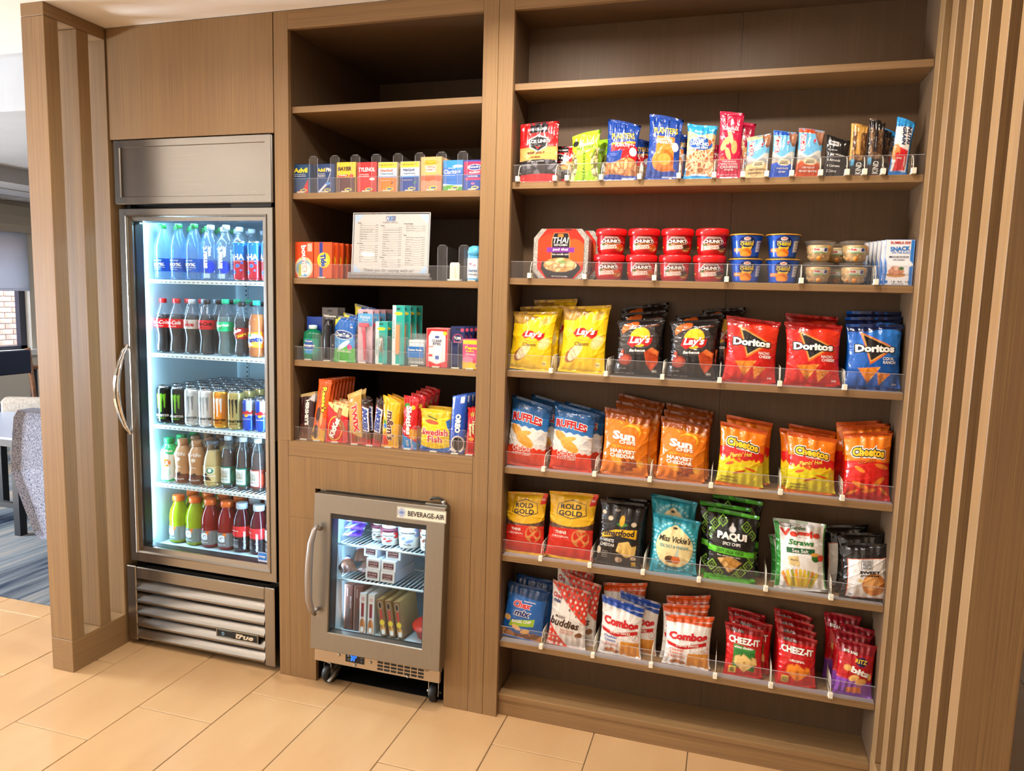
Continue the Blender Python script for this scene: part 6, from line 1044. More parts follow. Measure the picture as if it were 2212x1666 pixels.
PROT['bowl'] = dict(name='noodle_bowl', body=MB().lathe([(.030, 0), (.034, .003), (.046, .05), (.048, .052)], 24).mesh('bowl', redb), parts=[('lid', MB().lathe([(.049, .050), (.051, .053), (.051, .060), (.040, .066), (.0001, .068)], 24).mesh('lid', redb))], h=.07, w=.1)
# ================================================================== stocking the shelves
def pl(kind, x, w, h, roll, z, label, cat, group=None, y=.055, lean=6., yaw=0., dz=.001):
    p = PROT[kind]
    return place(kind, x, y, z + dz, label, cat, group, lean, roll, yaw, (w / p['w'], 1, h / p['h']))
S1, S2, S3, S4, S5, S6 = 1.820, 1.516, 1.213, .886, .580, .272
N = 'nut and bar shelf'
G1 = 'snack packets on the nut and bar shelf'
R_ = [  # kind, x, w, h, roll, y, lean, look
 ('jerky', .948, .128, .191, -1, .045, 4, 'red and tan beef jerky pouch with dark window, front of its column', 'snack pouch'),
 ('jerky', 1.000, .118, .128, 2, .095, 10, 'red jerky pouch leaning behind the front jerky pouch', 'snack pouch'),
 ('jerky', 1.022, .112, .120, 3, .122, 10, 'last red jerky pouch, farthest back beside the green nut bag', 'snack pouch'),
 ('pist', 1.098, .092, .155, 0, .05, 4, 'lime green pistachio bag with side windows, front of its column', 'snack bag'),
 ('pist', 1.120, .088, .140, 1, .10, 6, 'lime green pistachio bag behind the front green one', 'snack bag'),
 ('plan', 1.212, .105, .184, 1, .05, 5, 'dark blue peanut bag with red panel and yellow lettering', 'snack bag'),
 ('plan', 1.252, .098, .142, 2, .105, 7, 'dark blue peanut bag hidden behind the red-panelled peanut bag', 'snack bag'),
 ('honey', 1.340, .105, .195, 1, .05, 5, 'dark blue honey peanut bag with orange panel, tallest on its shelf', 'snack bag'),
 ('honey', 1.366, .098, .157, 1, .105, 7, 'dark blue peanut bag behind the orange-panelled bag', 'snack bag'),
 ('almond', 1.449, .090, .165, 1, .05, 5, 'light blue and cream almond bag with almonds printed below', 'snack bag'),
 ('sahale', 1.536, .071, .197, 0, .045, 4, 'tall crimson cashew packet, front of its column', 'snack packet'),
 ('sahale', 1.566, .069, .177, 2, .085, 6, 'crimson cashew packet peeking out right of the front cashew packet', 'snack packet'),
 ('sahale', 1.512, .069, .120, -4, .12, 8, 'crimson cashew packet lowest and farthest back, left of the front one', 'snack packet'),
 ('clifw', 1.615, .070, .128, 1, .05, 5, 'light blue climbing-picture energy bar with cream band', 'energy bar'),
 ('clifw', 1.600, .068, .112, 0, .085, 5, 'cream-banded energy bar behind the front cream-banded bar', 'energy bar'),
 ('clifb', 1.685, .069, .137, 2, .05, 5, 'light blue climbing-picture energy bar with royal blue band', 'energy bar'),
 ('clifb', 1.692, .068, .118, 1, .085, 5, 'blue-banded energy bar behind the front blue-banded bar', 'energy bar'),
 ('clifo', 1.756, .073, .140, 2, .05, 5, 'light blue climbing-picture energy bar with orange-brown band', 'energy bar'),
 ('clifo', 1.762, .070, .122, 1, .085, 5, 'orange-banded energy bar behind the front orange-banded bar', 'energy bar'),
 ('rx', 1.829, .066, .112, 1, .045, 4, 'small black protein bar listing egg whites, almonds, cashews, dates', 'energy bar'),
 ('kindg', 1.883, .046, .146, 1, .04, 4, 'narrow nut bar in clear wrapper with gold top', 'snack bar'),
 ('kindd', 1.927, .044, .156, 1, .04, 4, 'narrow nut bar in clear wrapper with black top, front one', 'snack bar'),
 ('kindd', 1.948, .044, .138, 3, .075, 6, 'black-topped nut bar behind the front black-topped bar', 'snack bar'),
 ('nutri', 1.962, .044, .140, 4, .095, 5, 'blue and white cereal bar half hidden behind the front one', 'snack bar'),
 ('nutri', 1.990, .049, .155, 5, .04, 4, 'blue, white and red cereal bar standing at the right end', 'snack bar'),
]
for k, x, w, h, ro, y, le, lb, ct in R_: pl(k, x, w, h, ro, S1, lb, ct, G1, y, le)
# soup shelf
place('padthai_sleeve', 1.034, .060, S2 + .001, 'red octagonal noodle box with purple stripe, front of its column', 'noodle box', 'noodle boxes on the soup shelf', 2)
place('padthai_sleeve', 1.060, .125, S2 + .001, 'red noodle box behind the front noodle box', 'noodle box', 'noodle boxes on the soup shelf', 2, letter=True)
for i, x in enumerate((1.185, 1.288, 1.391, 1.495)):
    for j in range(2):
        place('soupn' if i < 2 else 'soups', x + (.004 if j else 0), .072, S2 + .001 + j * .0797, 'red-lidded soup cup, %s column, %s of the front stack' % (['leftmost', 'second', 'third', 'rightmost'][i], ['bottom', 'top'][j]), 'soup cup', 'red soup cups', 0, 0, random.uniform(-3, 3) + 8, 1.03)
    for j in range(2):
        place('soupn' if i < 2 else 'soups', x + .006, .1245 + .003, S2 + .001 + j * .0797 - (0), 'red-lidded soup cup behind, %s column, %s of the rear stack' % (['leftmost', 'second', 'third', 'rightmost'][i], ['bottom', 'top'][j]), 'soup cup', 'red soup cups', 0, 0, 8, .92) if False else None
for i, x in enumerate((1.602, 1.707)):
    for j in range(2):
        place('mac', x - .003 * j, .070, S2 + .001 + j * .0722, 'blue macaroni cup with gold foil lid, %s column, %s cup' % (['left', 'right'][i], ['bottom', 'top'][j]), 'food cup', 'blue macaroni cups', 0, 0, 9 + random.uniform(-3, 3), 1.0)
for i, x in enumerate((1.806, 1.903)):
    for j in range(2):
        place('fruit', x, .068, S2 + .001 + j * .0625, 'clear mixed fruit cup, %s column of the front pair, %s cup' % (['left', 'right'][i], ['bottom', 'top'][j]), 'fruit cup', 'clear fruit cups', 0, 0, 6 + random.uniform(-6, 6), (.93, .93, .93))
for j in range(2): place('fruit', 1.862, .131, S2 + .001 + j * .0625, 'clear mixed fruit cup in the gap behind the front pair, %s cup' % ['bottom', 'top'][j], 'fruit cup', 'clear fruit cups', 0, 0, 0, .88)
for i in range(6): place('tuna', 2.014 - i * .0075, .042 + i * .0205, S2 + .001, 'blue and white tuna snack kit box, %s' % ['front box at the right end', 'second from the front', 'third from the front', 'fourth from the front', 'fifth from the front', 'last, against the back panel'][i], 'snack box', 'tuna kit boxes', 2, 0, 0)
# chip shelves
CH = [
 (S3, 'lays', .935, .153, .196, 3.5, .055, 7, 'yellow classic potato chip bag at the left end, front of its column', 'chip bag', 'yellow chip bags'),
 (S3, 'lays', .950, .152, .215, 2, .092, 7, 'yellow potato chip bag second from the front in the left column', 'chip bag', 'yellow chip bags'),
 (S3, 'lays', .985, .150, .238, 3, .127, 5, 'yellow potato chip bag tallest and farthest back in the left column', 'chip bag', 'yellow chip bags'),
 (S3, 'lays', 1.112, .158, .220, 2, .055, 6, 'yellow classic potato chip bag in the second column, larger front bag', 'chip bag', 'yellow chip bags'),
 (S3, 'bbq', 1.293, .153, .183, 1, .052, 7, 'black barbecue chip bag, front of the left black column', 'chip bag', 'black chip bags'),
 (S3, 'bbq', 1.296, .152, .207, 1, .090, 7, 'black barbecue chip bag, middle of the left black column', 'chip bag', 'black chip bags'),
 (S3, 'bbq', 1.297, .152, .228, 0, .126, 5, 'black barbecue chip bag, back of the left black column', 'chip bag', 'black chip bags'),
 (S3, 'bbq', 1.459, .153, .186, 1, .052, 7, 'black barbecue chip bag, front of the right black column', 'chip bag', 'black chip bags'),
 (S3, 'bbq', 1.468, .152, .205, 2, .090, 7, 'black barbecue chip bag, middle of the right black column', 'chip bag', 'black chip bags'),
 (S3, 'bbq', 1.530, .130, .224, 4, .128, 5, 'black barbecue chip bag, back of the right black column, shifted right', 'chip bag', 'black chip bags'),
 (S3, 'dorr', 1.632, .160, .196, 1, .055, 6, 'red tortilla chip bag left of the other red bag, standing alone', 'chip bag', 'red tortilla chip bags'),
 (S3, 'dorr', 1.812, .162, .188, -2, .055, 7, 'red tortilla chip bag beside the blue bags, front one', 'chip bag', 'red tortilla chip bags'),
 (S3, 'dorr', 1.812, .150, .212, -2, .110, 6, 'dark red tortilla chip bag behind the right red bag', 'chip bag', 'red tortilla chip bags'),
 (S3, 'dorb', 1.975, .154, .192, -1, .052, 6, 'blue tortilla chip bag at the right end, front of its column', 'chip bag', 'blue tortilla chip bags'),
 (S3, 'dorb', 1.977, .154, .212, -1, .088, 6, 'blue tortilla chip bag at the right end, middle of its column', 'chip bag', 'blue tortilla chip bags'),
 (S3, 'dorb', 1.975, .152, .228, 1, .124, 5, 'blue tortilla chip bag at the right end, back of its column', 'chip bag', 'blue tortilla chip bags'),
 (S4, 'ruf', .932, .146, .224, 3, .055, 6, 'blue, white and orange ridged chip bag at the left end, front', 'chip bag', 'ridged chip bags'),
 (S4, 'ruf', .985, .138, .224, 2, .115, 5, 'ridged chip bag behind, between the two front ridged chip bags', 'chip bag', 'ridged chip bags'),
 (S4, 'ruf', 1.088, .148, .208, 1.5, .055, 7, 'blue, white and orange ridged chip bag, second column, front', 'chip bag', 'ridged chip bags'),
 (S4, 'ruf', 1.115, .146, .208, 1, .110, 5, 'ridged chip bag behind the second-column front ridged bag', 'chip bag', 'ridged chip bags'),
 (S4, 'sun', 1.266, .160, .210, .8, .055, 6, 'orange harvest cheddar grain chip bag, left column front', 'chip bag', 'orange grain chip bags'),
 (S4, 'sun', 1.293, .156, .228, 1, .092, 6, 'orange grain chip bag, left column middle', 'chip bag', 'orange grain chip bags'),
 (S4, 'sun', 1.296, .155, .247, 1, .128, 4, 'orange grain chip bag, left column back and tallest', 'chip bag', 'orange grain chip bags'),
 (S4, 'sun', 1.444, .157, .193, 2, .055, 7, 'orange harvest cheddar grain chip bag, right column front', 'chip bag', 'orange grain chip bags'),
 (S4, 'sun', 1.452, .156, .210, 1, .090, 6, 'orange grain chip bag, right column middle', 'chip bag', 'orange grain chip bags'),
 (S4, 'sun', 1.458, .154, .228, 0, .126, 5, 'orange grain chip bag, right column back', 'chip bag', 'orange grain chip bags'),
 (S4, 'hot', 1.624, .146, .190, 1.5, .055, 6, 'orange, red and yellow spicy cheese puff bag, left column front', 'chip bag', 'spicy cheese puff bags'),
 (S4, 'hot', 1.648, .142, .207, -1, .105, 5, 'spicy cheese puff bag, left column back', 'chip bag', 'spicy cheese puff bags'),
 (S4, 'hot', 1.830, .146, .178, -1.5, .055, 6, 'orange, red and yellow spicy cheese puff bag, right column front', 'chip bag', 'spicy cheese puff bags'),
 (S4, 'hot', 1.812, .144, .182, -2, .090, 6, 'spicy cheese puff bag, right column middle', 'chip bag', 'spicy cheese puff bags'),
 (S4, 'hot', 1.836, .142, .190, -1, .126, 5, 'spicy cheese puff bag, right column back', 'chip bag', 'spicy cheese puff bags'),
 (S4, 'cru', 1.983, .135, .200, -1, .052, 6, 'orange and red crunchy cheese puff bag at the right end, front', 'chip bag', 'crunchy cheese puff bags'),
 (S4, 'cru', 1.978, .132, .216, 0, .088, 5, 'crunchy cheese puff bag at the right end, middle of its column', 'chip bag', 'crunchy cheese puff bags'),
 (S4, 'cru', 1.956, .128, .220, 2, .128, 4, 'crunchy cheese puff bag in the shadow behind, shifted left', 'chip bag', 'crunchy cheese puff bags'),
 (S5, 'rold', .937, .148, .212, 0, .055, 6, 'yellow and red pretzel bag at the left end with crumpled top', 'pretzel bag', 'pretzel bags'),
 (S5, 'rold', 1.094, .168, .228, 1.5, .055, 6, 'yellow and red pretzel bag, taller one right of the first', 'pretzel bag', 'pretzel bags'),
 (S5, 'smart', 1.258, .156, .214, 2.5, .055, 7, 'black white-cheddar popcorn bag with yellow ribbon, front one', 'popcorn bag', 'black popcorn bags'),
 (S5, 'smart', 1.270, .150, .214, 1, .105, 6, 'black popcorn bag behind the front popcorn bag', 'popcorn bag', 'black popcorn bags'),
 (S5, 'vic', 1.439, .153, .184, .5, .055, 6, 'teal sea salt and vinegar chip bag with cream oval, front', 'chip bag', 'teal chip bags'),
 (S5, 'vic', 1.430, .152, .232, -1, .110, 4, 'teal chip bag standing taller behind the front teal bag', 'chip bag', 'teal chip bags'),
 (S5, 'paq', 1.614, .158, .222, 0, .055, 5, 'black and green patterned tortilla chip bag, front one', 'chip bag', 'black and green chip bags'),
 (S5, 'paq', 1.596, .160, .232, -2, .092, 5, 'black and green patterned chip bag, middle one shifted left', 'chip bag', 'black and green chip bags'),
 (S5, 'paq', 1.630, .156, .250, -1, .128, 4, 'black and green patterned chip bag, back one and tallest', 'chip bag', 'black and green chip bags'),
 (S5, 'veg', 1.824, .154, .214, -4, .055, 6, 'white vegetable straw bag with fanned straws printed on it', 'snack bag', 'white vegetable straw bags'),
 (S5, 'veg', 1.810, .145, .150, -5, .105, 6, 'white vegetable straw bag low behind the front one', 'snack bag', 'white vegetable straw bags'),
 (S5, 'swp', 2.000, .134, .170, -1, .045, 6, 'black-edged white sweet potato chip bag, front at the right end', 'chip bag', 'sweet potato chip bags'),
 (S5, 'swp', 1.990, .132, .190, -1, .080, 6, 'sweet potato chip bag, second from the front at the right end', 'chip bag', 'sweet potato chip bags'),
 (S5, 'swp', 1.955, .132, .198, -2, .120, 5, 'sweet potato chip bag, back at the right end, shifted left', 'chip bag', 'sweet potato chip bags'),
 (S6, 'chex', .937, .155, .190, 5, .055, 7, 'blue bagel chip snack mix bag at the left end, front', 'snack bag', 'blue snack mix bags'),
 (S6, 'chex', .955, .150, .205, 4, .100, 6, 'blue snack mix bag behind the front blue one', 'snack bag', 'blue snack mix bags'),
 (S6, 'bud', 1.096, .138, .209, 2.5, .055, 6, 'white and red diamond-patterned snack bag, front one', 'snack bag', 'white and red snack bags'),
 (S6, 'bud', 1.128, .132, .226, 2, .092, 5, 'white and red patterned snack bag, middle, shifted right', 'snack bag', 'white and red snack bags'),
 (S6, 'bud', 1.098, .134, .252, 1, .130, 3, 'white and red patterned snack bag, back and tallest', 'snack bag', 'white and red snack bags'),
 (S6, 'comb', 1.279, .147, .184, 1, .055, 6, 'white stuffed-cracker bag with blue top, front one', 'snack bag', 'stuffed snack bags'),
 (S6, 'comb', 1.328, .140, .190, 2, .096, 5, 'blue-topped stuffed-cracker bag behind, shifted right', 'snack bag', 'stuffed snack bags'),
 (S6, 'como', 1.276, .152, .218, 0, .132, 4, 'orange-topped bag standing tallest behind the blue-topped bags', 'snack bag', 'stuffed snack bags'),
 (S6, 'como', 1.497, .155, .168, 1, .055, 6, 'white stuffed-pretzel bag with orange top, front one', 'snack bag', 'stuffed snack bags'),
 (S6, 'como', 1.484, .152, .188, 0, .092, 5, 'orange-topped stuffed-pretzel bag, middle of its column', 'snack bag', 'stuffed snack bags'),
 (S6, 'como', 1.492, .145, .206, -1, .128, 4, 'orange-topped stuffed-pretzel bag, back of its column', 'snack bag', 'stuffed snack bags'),
 (S6, 'chw', 1.674, .122, .160, -1, .055, 7, 'red cheese cracker bag with green panel, front one', 'cracker bag', 'red cracker bags'),
 (S6, 'chw', 1.698, .120, .170, 0, .090, 6, 'green-panelled red cracker bag, middle, shifted right', 'cracker bag', 'red cracker bags'),
 (S6, 'chw', 1.683, .120, .182, -2, .125, 5, 'green-panelled red cracker bag, back of its column', 'cracker bag', 'red cracker bags'),
 (S6, 'cho', 1.832, .121, .157, -1.5, .050, 7, 'plain red cheese cracker bag, front of its column', 'cracker bag', 'red cracker bags'),
 (S6, 'cho', 1.830, .120, .171, -1, .078, 6, 'plain red cheese cracker bag, second from the front', 'cracker bag', 'red cracker bags'),
 (S6, 'cho', 1.826, .119, .184, -1, .106, 5, 'plain red cheese cracker bag, third from the front', 'cracker bag', 'red cracker bags'),
 (S6, 'cho', 1.822, .118, .197, -1, .134, 4, 'plain red cheese cracker bag, last of its column', 'cracker bag', 'red cracker bags'),
 (S6, 'ritz', 1.994, .112, .165, 2, .048, 6, 'red and purple sandwich cracker bag at the right end, front', 'cracker bag', 'red and purple cracker bags'),
 (S6, 'ritz', 1.988, .112, .180, 0, .076, 6, 'red and purple cracker bag at the right end, second from front', 'cracker bag', 'red and purple cracker bags'),
 (S6, 'ritz', 1.995, .108, .192, 4, .104, 5, 'red and purple cracker bag at the right end, third from front', 'cracker bag', 'red and purple cracker bags'),
 (S6, 'ritz', 1.972, .110, .214, -2, .132, 4, 'red and purple cracker bag at the right end, back and tallest', 'cracker bag', 'red and purple cracker bags'),
]
for z, k, x, w, h, ro, y, le, lb, ct, g in CH: pl(k, x, w, h, ro, z, lb, ct, g, y, le)
# ---- shelf fittings of the wide cabinet
SN = {S1: 'nut and bar shelf', S2: 'soup shelf', S3: 'yellow and black chip shelf', S4: 'orange chip shelf', S5: 'pretzel shelf', S6: 'lowest stocked shelf'}
ORD = ['first', 'second', 'third', 'fourth', 'fifth', 'sixth', 'seventh', 'eighth', 'ninth', 'tenth', 'eleventh', 'twelfth', 'thirteenth', 'fourteenth', 'fifteenth']
CL = {S1: [.891, 1.013, 1.052, 1.159, 1.277, 1.394, 1.496, 1.577, 1.643, 1.711, 1.788, 1.857, 1.902, 1.949, 2.025], S2: [.94, 1.120, 1.337, 1.55, 1.758, 1.955], S3: [1.022, 1.201, 1.377, 1.548, 1.720, 1.897],
      S4: [1.008, 1.178, 1.355, 1.542, 1.744, 1.915], S5: [1.008, 1.175, 1.348, 1.523, 1.722, 1.907], S6: [1.020, 1.198, 1.389, 1.590, 1.757, 1.928]}
clipm = MB().box(-.0065, .0065, -.007, .007, 0, .0165, bev=.001).box(-.0065, .0065, .007, .016, 0, .004).mesh('clip', beige_m)
wq = MB(); wq.tube([(0, .006, .012), (0, .010, .034), (0, .020, .050), (0, .034, .055), (0, .148, .055), (0, .150, .050), (0, .150, .004)], .0014, 5).tube([(0, .014, .004), (0, .150, .004)], .0014, 5).tube([(0, .018, .030), (0, .150, .030)], .0010, 4)
for k in range(8): wq.tube([(0, .036 + k * .014, .004), (0, .036 + k * .014, .055)], .0009, 4)
wirem = wq.mesh('divider_wire', mat('ivory_wire', '#d9d2c0', .4))
for z, L in CL.items():
    for i, x in enumerate(L):
        d = obj('shelf_divider', clipm, None, (x, .011, z + .0005), (0, 0, 0), None, 'ivory wire shelf divider, %s from the left on the %s' % (ORD[i], SN[z]), 'shelf divider', 'wire dividers on the ' + SN[z])
        obj('wire', wirem, d)
    g = obj('shelf_guard', MB().box(.8725, 2.051, .0195, .0212, z + .0002, z + .054).mesh('guard', acrylic), None, None, None, None, 'clear low plastic guard along the front of the %s' % SN[z], 'shelf guard', 'clear shelf guards')
    obj('edge', MB().box(.8725, 2.051, .0193, .0214, z + .0532, z + .0545).mesh('edge', acrylic_edge), g)
    obj('foot_strip', MB().box(.8725, 2.051, .0212, .050, z + .0002, z + .0012).mesh('strip', acrylic_edge), g)

# ---- medicine, laundry, toiletries and candy in the narrow cabinet
M2, M3, M4, M5 = 1.7985, 1.502, 1.2065, .9104
meds = [('advil', .086, 'dark blue pain tablet box with yellow lettering and red swoosh'), ('advilpm', .181, 'dark blue night-time pain tablet box with white swoosh'), ('bayer', .262, 'yellow and brown aspirin box'), ('tylenol', .342, 'red pain relief box with white lettering'), ('dayquil', .420, 'yellow, grey and orange cold medicine box'),
        ('nyquil', .503, 'yellow, grey and navy cold medicine box'), ('emerg', .581, 'tall orange vitamin drink mix box'), ('clarit', .659, 'blue allergy tablet box with green hill'), ('benad', .730, 'pink and navy allergy tablet box at the right end')]
for i, (k, x, lb) in enumerate(meds):
    for j in range(3):
        place(k, x + .002 * j, .045 + .030 * j, M2 + .001, lb + ['', ', second behind the front one', ', third in its row'][j], 'medicine box', 'medicine boxes', 1, 0, random.uniform(-2, 2))
def tabbed(x, z, h, i, nm):
    r = .008; w2 = .0175
    pts = [(-w2, 0), (w2, 0), (w2, h - r), (w2 - r * .3, h - r * .3), (w2 - r, h), (-w2 + r, h), (-w2 + r * .3, h - r * .3), (-w2, h - r)]
    d = obj('tray_divider', MB().prism([(x + a, z + b) for a, b in pts], .0285, .030).mesh('divider_tab', acrylic_edge if False else acrylic), None, None, None, None, 'clear upright tray divider, %s from the left on the %s' % (ORD[i], nm), 'tray divider', 'clear dividers on the ' + nm)
    obj('fin', MB().prism([(.030, z + .001), (.30, z + .001), (.30, z + h * .8), (.290, z + h * .9), (.04, z + h), (.030, z + h)], x - .0006, x + .0006, plane='yz').mesh('fin', acrylic), d)
    obj('edge', MB().box(x - w2, x - w2 + .001, .0275, .0285, z, z + h - r).box(x + w2 - .001, x + w2, .0275, .0285, z, z + h - r).box(x - w2 + r, x + w2 - r, .0275, .0285, z + h - .001, z + h).mesh('divider_edge', acrylic_edge), d)
for nm, z, hh, L in (('medicine shelf', M2, .126, [.138, .222, .302, .381, .462, .542, .620, .695]), ('price sign shelf', M3, .120, [.629, .706]), ('toiletries shelf', M4, .100, [.150, .222, .298, .365, .429, .493, .567, .652, .709]), ('candy shelf', M5, .088, [.130, .168, .272, .332, .397, .472, .543, .665, .716])):
    for i, x in enumerate(L): tabbed(x, z, hh, i, nm)
    g = obj('shelf_guard', MB().box(.0585, .7668, .0225, .0240, z + .0002, z + .050).mesh('guard', acrylic), None, None, None, None, 'clear low plastic guard along the front of the %s' % nm, 'shelf guard', 'clear shelf guards')
    obj('edge', MB().box(.0585, .7668, .0222, .0243, z + .0494, z + .0503).mesh('edge', acrylic_edge), g)
tabm = MB().box(-.013, .013, -.006, .004, 0, .005, bev=.0008).mesh('tab', beige_m)
def tabs(z, L, nm):
    for i, x in enumerate(L): obj('pusher_tab', tabm, None, (x, .030, z + .0005), None, None, 'ivory tray pusher tab, %s from the left on the %s' % (ORD[i], nm), 'tray tab', 'pusher tabs on the ' + nm)
tabs(M2, [m_[1] for m_ in meds], 'medicine shelf')
place('bounce', .092, .050, M3 + .001, 'orange dryer sheet box with blue and white burst', 'laundry box', None, 1)
place('bounce', .094, .084, M3 + .001, 'orange dryer sheet box behind the front dryer sheet box', 'laundry box', None, 1)
for i in range(6): place('tide', .168 + i * .0072, .044 + i * .026, M3 + .001, 'orange detergent box with round yellow emblem, %s' % (['front one'] + [ORD[k] + ' in its row' for k in range(1, 6)])[i], 'laundry box', 'orange detergent boxes', 1)
tabs(M3, [.088, .168, .735], 'price sign shelf')
t = thing('price_sign', 'framed market price list in a clear stand', 'sign', (.427, .040, M3 + .018), (math.radians(-4), 0, 0))
ww, hh = .282, .208
lines = []
c1 = ['Drinks', ' Water', ' Soda', ' Gatorade and Vitamin Water', ' Milk and Chocolate Milk', ' Monster Drinks', ' Coffee Drinks', ' Redbull Drinks', ' Tea', 'Ice cream', ' Small Cups', ' Large Cups', ' Fudge Bars', ' Reese Crunch Bars', ' Cookie Sandwiches', ' Snickers', ' Oreo', ' Cone']
c2 = ['Snacks', ' Chips', ' Cookies (unless otherwise listed)', ' Candy (unless otherwise listed)', ' Mixed Fruit', ' Pistachios', ' Beef Jerky', ' Nutrigrain Bar', ' RX Bar', ' Combos', ' Muddy Buddies', ' Nutter Butter Cookies', ' Oreos', ' Clif Bars', 'Entrees', ' Soup', ' Pad Thai', ' Spaghetti', ' Tuna Salad']
c3 = ['Frozen Entrees', ' Sesame Chicken', ' Macaroni and Cheese', ' Pepperoni Pizza', '', 'Other', ' Medicine (unless otherwise listed)', ' Single Aspirin', ' Emergen-C', ' Tums', ' Clear Eyes', ' Mouthwash', ' Nail Clippers', ' Cotton Swabs', ' Emery Boards', ' Hairspray', ' Floss Picks', ' Deodorant', ' Laundry Supplies']
ink = '#2c2a29'
for col, x0, y0 in ((c1, .05, .855), (c2, .365, .81), (c3, .675, .84)):
    for i, s_ in enumerate(col):
        y = y0 - i * .0375
        if not s_: continue
        if s_[0] != ' ': w = .0085 * len(s_); lines.append((s_, x0 + w / 2, y, w, .020, '#33302e', {'b': .02}))
        else:
            s_ = s_.strip(); w = min(.0072 * len(s_), .22); lines.append((s_, x0 + .03 + w / 2, y, w, .018, ink, {'b': 0., 'sh': .15}))
            lines.append(('$3.00', x0 + .265, y, .036, .016, ink, {'b': 0.}))
            gap = .245 - .03 - w
            if gap > .02: lines.append(('_', x0 + .03 + w + gap / 2, y - .008, gap, .0022, '#7a7672', {'b': 0.}))
flat_print('price_sheet', -ww / 2, ww / 2, 0, hh, 0, '#c4c2bd', [('p', [(.012, .985), (.13, .985), (.012, .84)], '#a9c3dd'), ('p', [(.988, .985), (.87, .985), (.988, .84)], '#a9c3dd'), ('p', [(.012, .015), (.13, .015), (.012, .17)], '#a9c3dd'), ('p', [(.988, .015), (.87, .015), (.988, .17)], '#a9c3dd'), ('r', .43, .555, .885, .965, '#1f4f8f'), ('r', .485, .50, .885, .965, '#4a9ad8')],
   [('MARKET PRICES', .49, .86, .20, .024, '#6a6460', {'b': 0.}), ('H', .458, .925, .04, .06, wt, {'sh': .4, 'b': .03}), ('Holiday Inn', .525, .94, .05, .012, wt), ('Express', .525, .918, .05, .014, wt), ('Thank you for staying with us!', .49, .065, .68, .065, '#3a3836', {'sh': .35, 'b': -.005})] + lines, t, nx=60, nz=44)
obj('frame', MB().box(-ww / 2 - .004, ww / 2 + .004, -.0035, -.002, -.004, hh + .004).box(-ww / 2 - .004, ww / 2 + .004, .0022, .0035, -.004, hh + .004).mesh('frame', acrylic), t)
obj('frame_edge', MB().box(-ww / 2 - .0045, -ww / 2 - .003, -.0036, .0036, -.004, hh + .004).box(ww / 2 + .003, ww / 2 + .0045, -.0036, .0036, -.004, hh + .004).box(-ww / 2 - .004, ww / 2 + .004, -.0036, .0036, hh + .003, hh + .0045).mesh('frame_edge', mat('bright_edge', '#dfe2e6', .15)), t)
obj('base', MB().box(-.156, .156, -.014, .012, -.0172, -.0055, bev=.003).box(-.156, .156, -.012, -.006, -.0055, .006, bev=.002).mesh('base', glassy('thick_acrylic', (.72, .72, .72), .30, (.55, .52, .5), .06)), t)
t = thing('tray_pusher', 'ivory plastic tray pusher standing empty between clear dividers', 'tray pusher', (.668, .045, M3 + .001))
obj('paddle', MB().prism([(-.017, .004), (.017, .004), (.017, .056), (.013, .062), (-.013, .062), (-.017, .056)], -.002, .002).prism([(-.004, .004), (.004, .004), (.001, .05), (-.001, .05)], -.008, -.002).mesh('paddle', beige_m), t)
obj('foot', MB().box(-.022, .022, -.012, .016, 0, .006, bev=.001).mesh('foot', beige_m), t)
place('deod', .735, .060, M3 + .001, 'sky blue deodorant stick with clear blue cap', 'deodorant', None)
tl = [('mouth', .114, .160, 'small green mouthwash bottle on a blue hang card', 'mouthwash', 1, .070), ('tres', .188, .195, 'black hairspray can on a grey hang card', 'hairspray', 2, .064), ('dentek', .250, .161, 'blue and green floss pick pouch, front one', 'floss pouch', 1, .092)]
place('mouth', .114, .058, M4 + .001, 'small green mouthwash bottle on a blue hang card', 'mouthwash', None, 0, 0, 0, (1.1, 1, 1.0))
place('mouth', .116, .122, M4 + .001, 'green mouthwash bottle behind the front mouthwash', 'mouthwash', None, 0, 0, 0, (1.1, 1, 1.0))
for j in range(2): place('tres', .188, .050 + .05 * j, M4 + .001, 'black hairspray can on a grey hang card' + ['', ', behind the front card'][j], 'hairspray', None, 1)
pl('dentek', .251, .092, .160, 0, M4, 'blue and green floss pick pouch in front', 'floss pouch', 'floss pouches', .045, 3)
pl('dentek', .300, .098, .200, 1, M4, 'blue floss pick pouch standing taller behind the front pouch', 'floss pouch', 'floss pouches', .100, 3)
pl('dentek', .268, .092, .168, 1, M4, 'blue floss pick pouch directly behind the front pouch', 'floss pouch', 'floss pouches', .072, 3)
for j in range(5): place('venus', .331 + .010 * j, .048 + .030 * j, M4 + .001, 'pink razor on a blue and pink hang card, ' + ['front one', 'second card', 'third card', 'fourth card', 'fifth card'][j], 'razor', 'pink razor cards', 1)
for j in range(3): place('clipn', .397 + .008 * j, .042 + .028 * j, M4 + .001, 'nail clipper on a teal card, ' + ['front one', 'second card', 'third card'][j], 'nail clipper', 'nail clipper cards', 1)
for j in range(4): place('emery', .463 + .009 * j, .040 + .030 * j, M4 + .001, 'orange emery board on a tall teal card, ' + ['front one', 'second card', 'third card', 'fourth card'][j], 'emery board', 'emery board cards', 1)
for j in range(2): place('swab', .530, .052 + j * .035, M4 + .001, 'clear pack of cotton swabs with blue band' + ['', ', behind the front pack'][j], 'cotton swabs', None)
for j in range(3): place('eyes', .611 + .003 * j, .048 + .028 * j, M4 + .001, 'red and white eye drops box, ' + ['front one', 'second box', 'third box'][j], 'eye drops', 'eye drops boxes', 1)
for j in range(4): place('tums', .682 + .007 * j, .048 + .026 * j, M4 + .001, 'navy antacid roll card, ' + ['front one', 'second card', 'third card', 'fourth card'][j], 'antacid', 'navy antacid cards', 1)
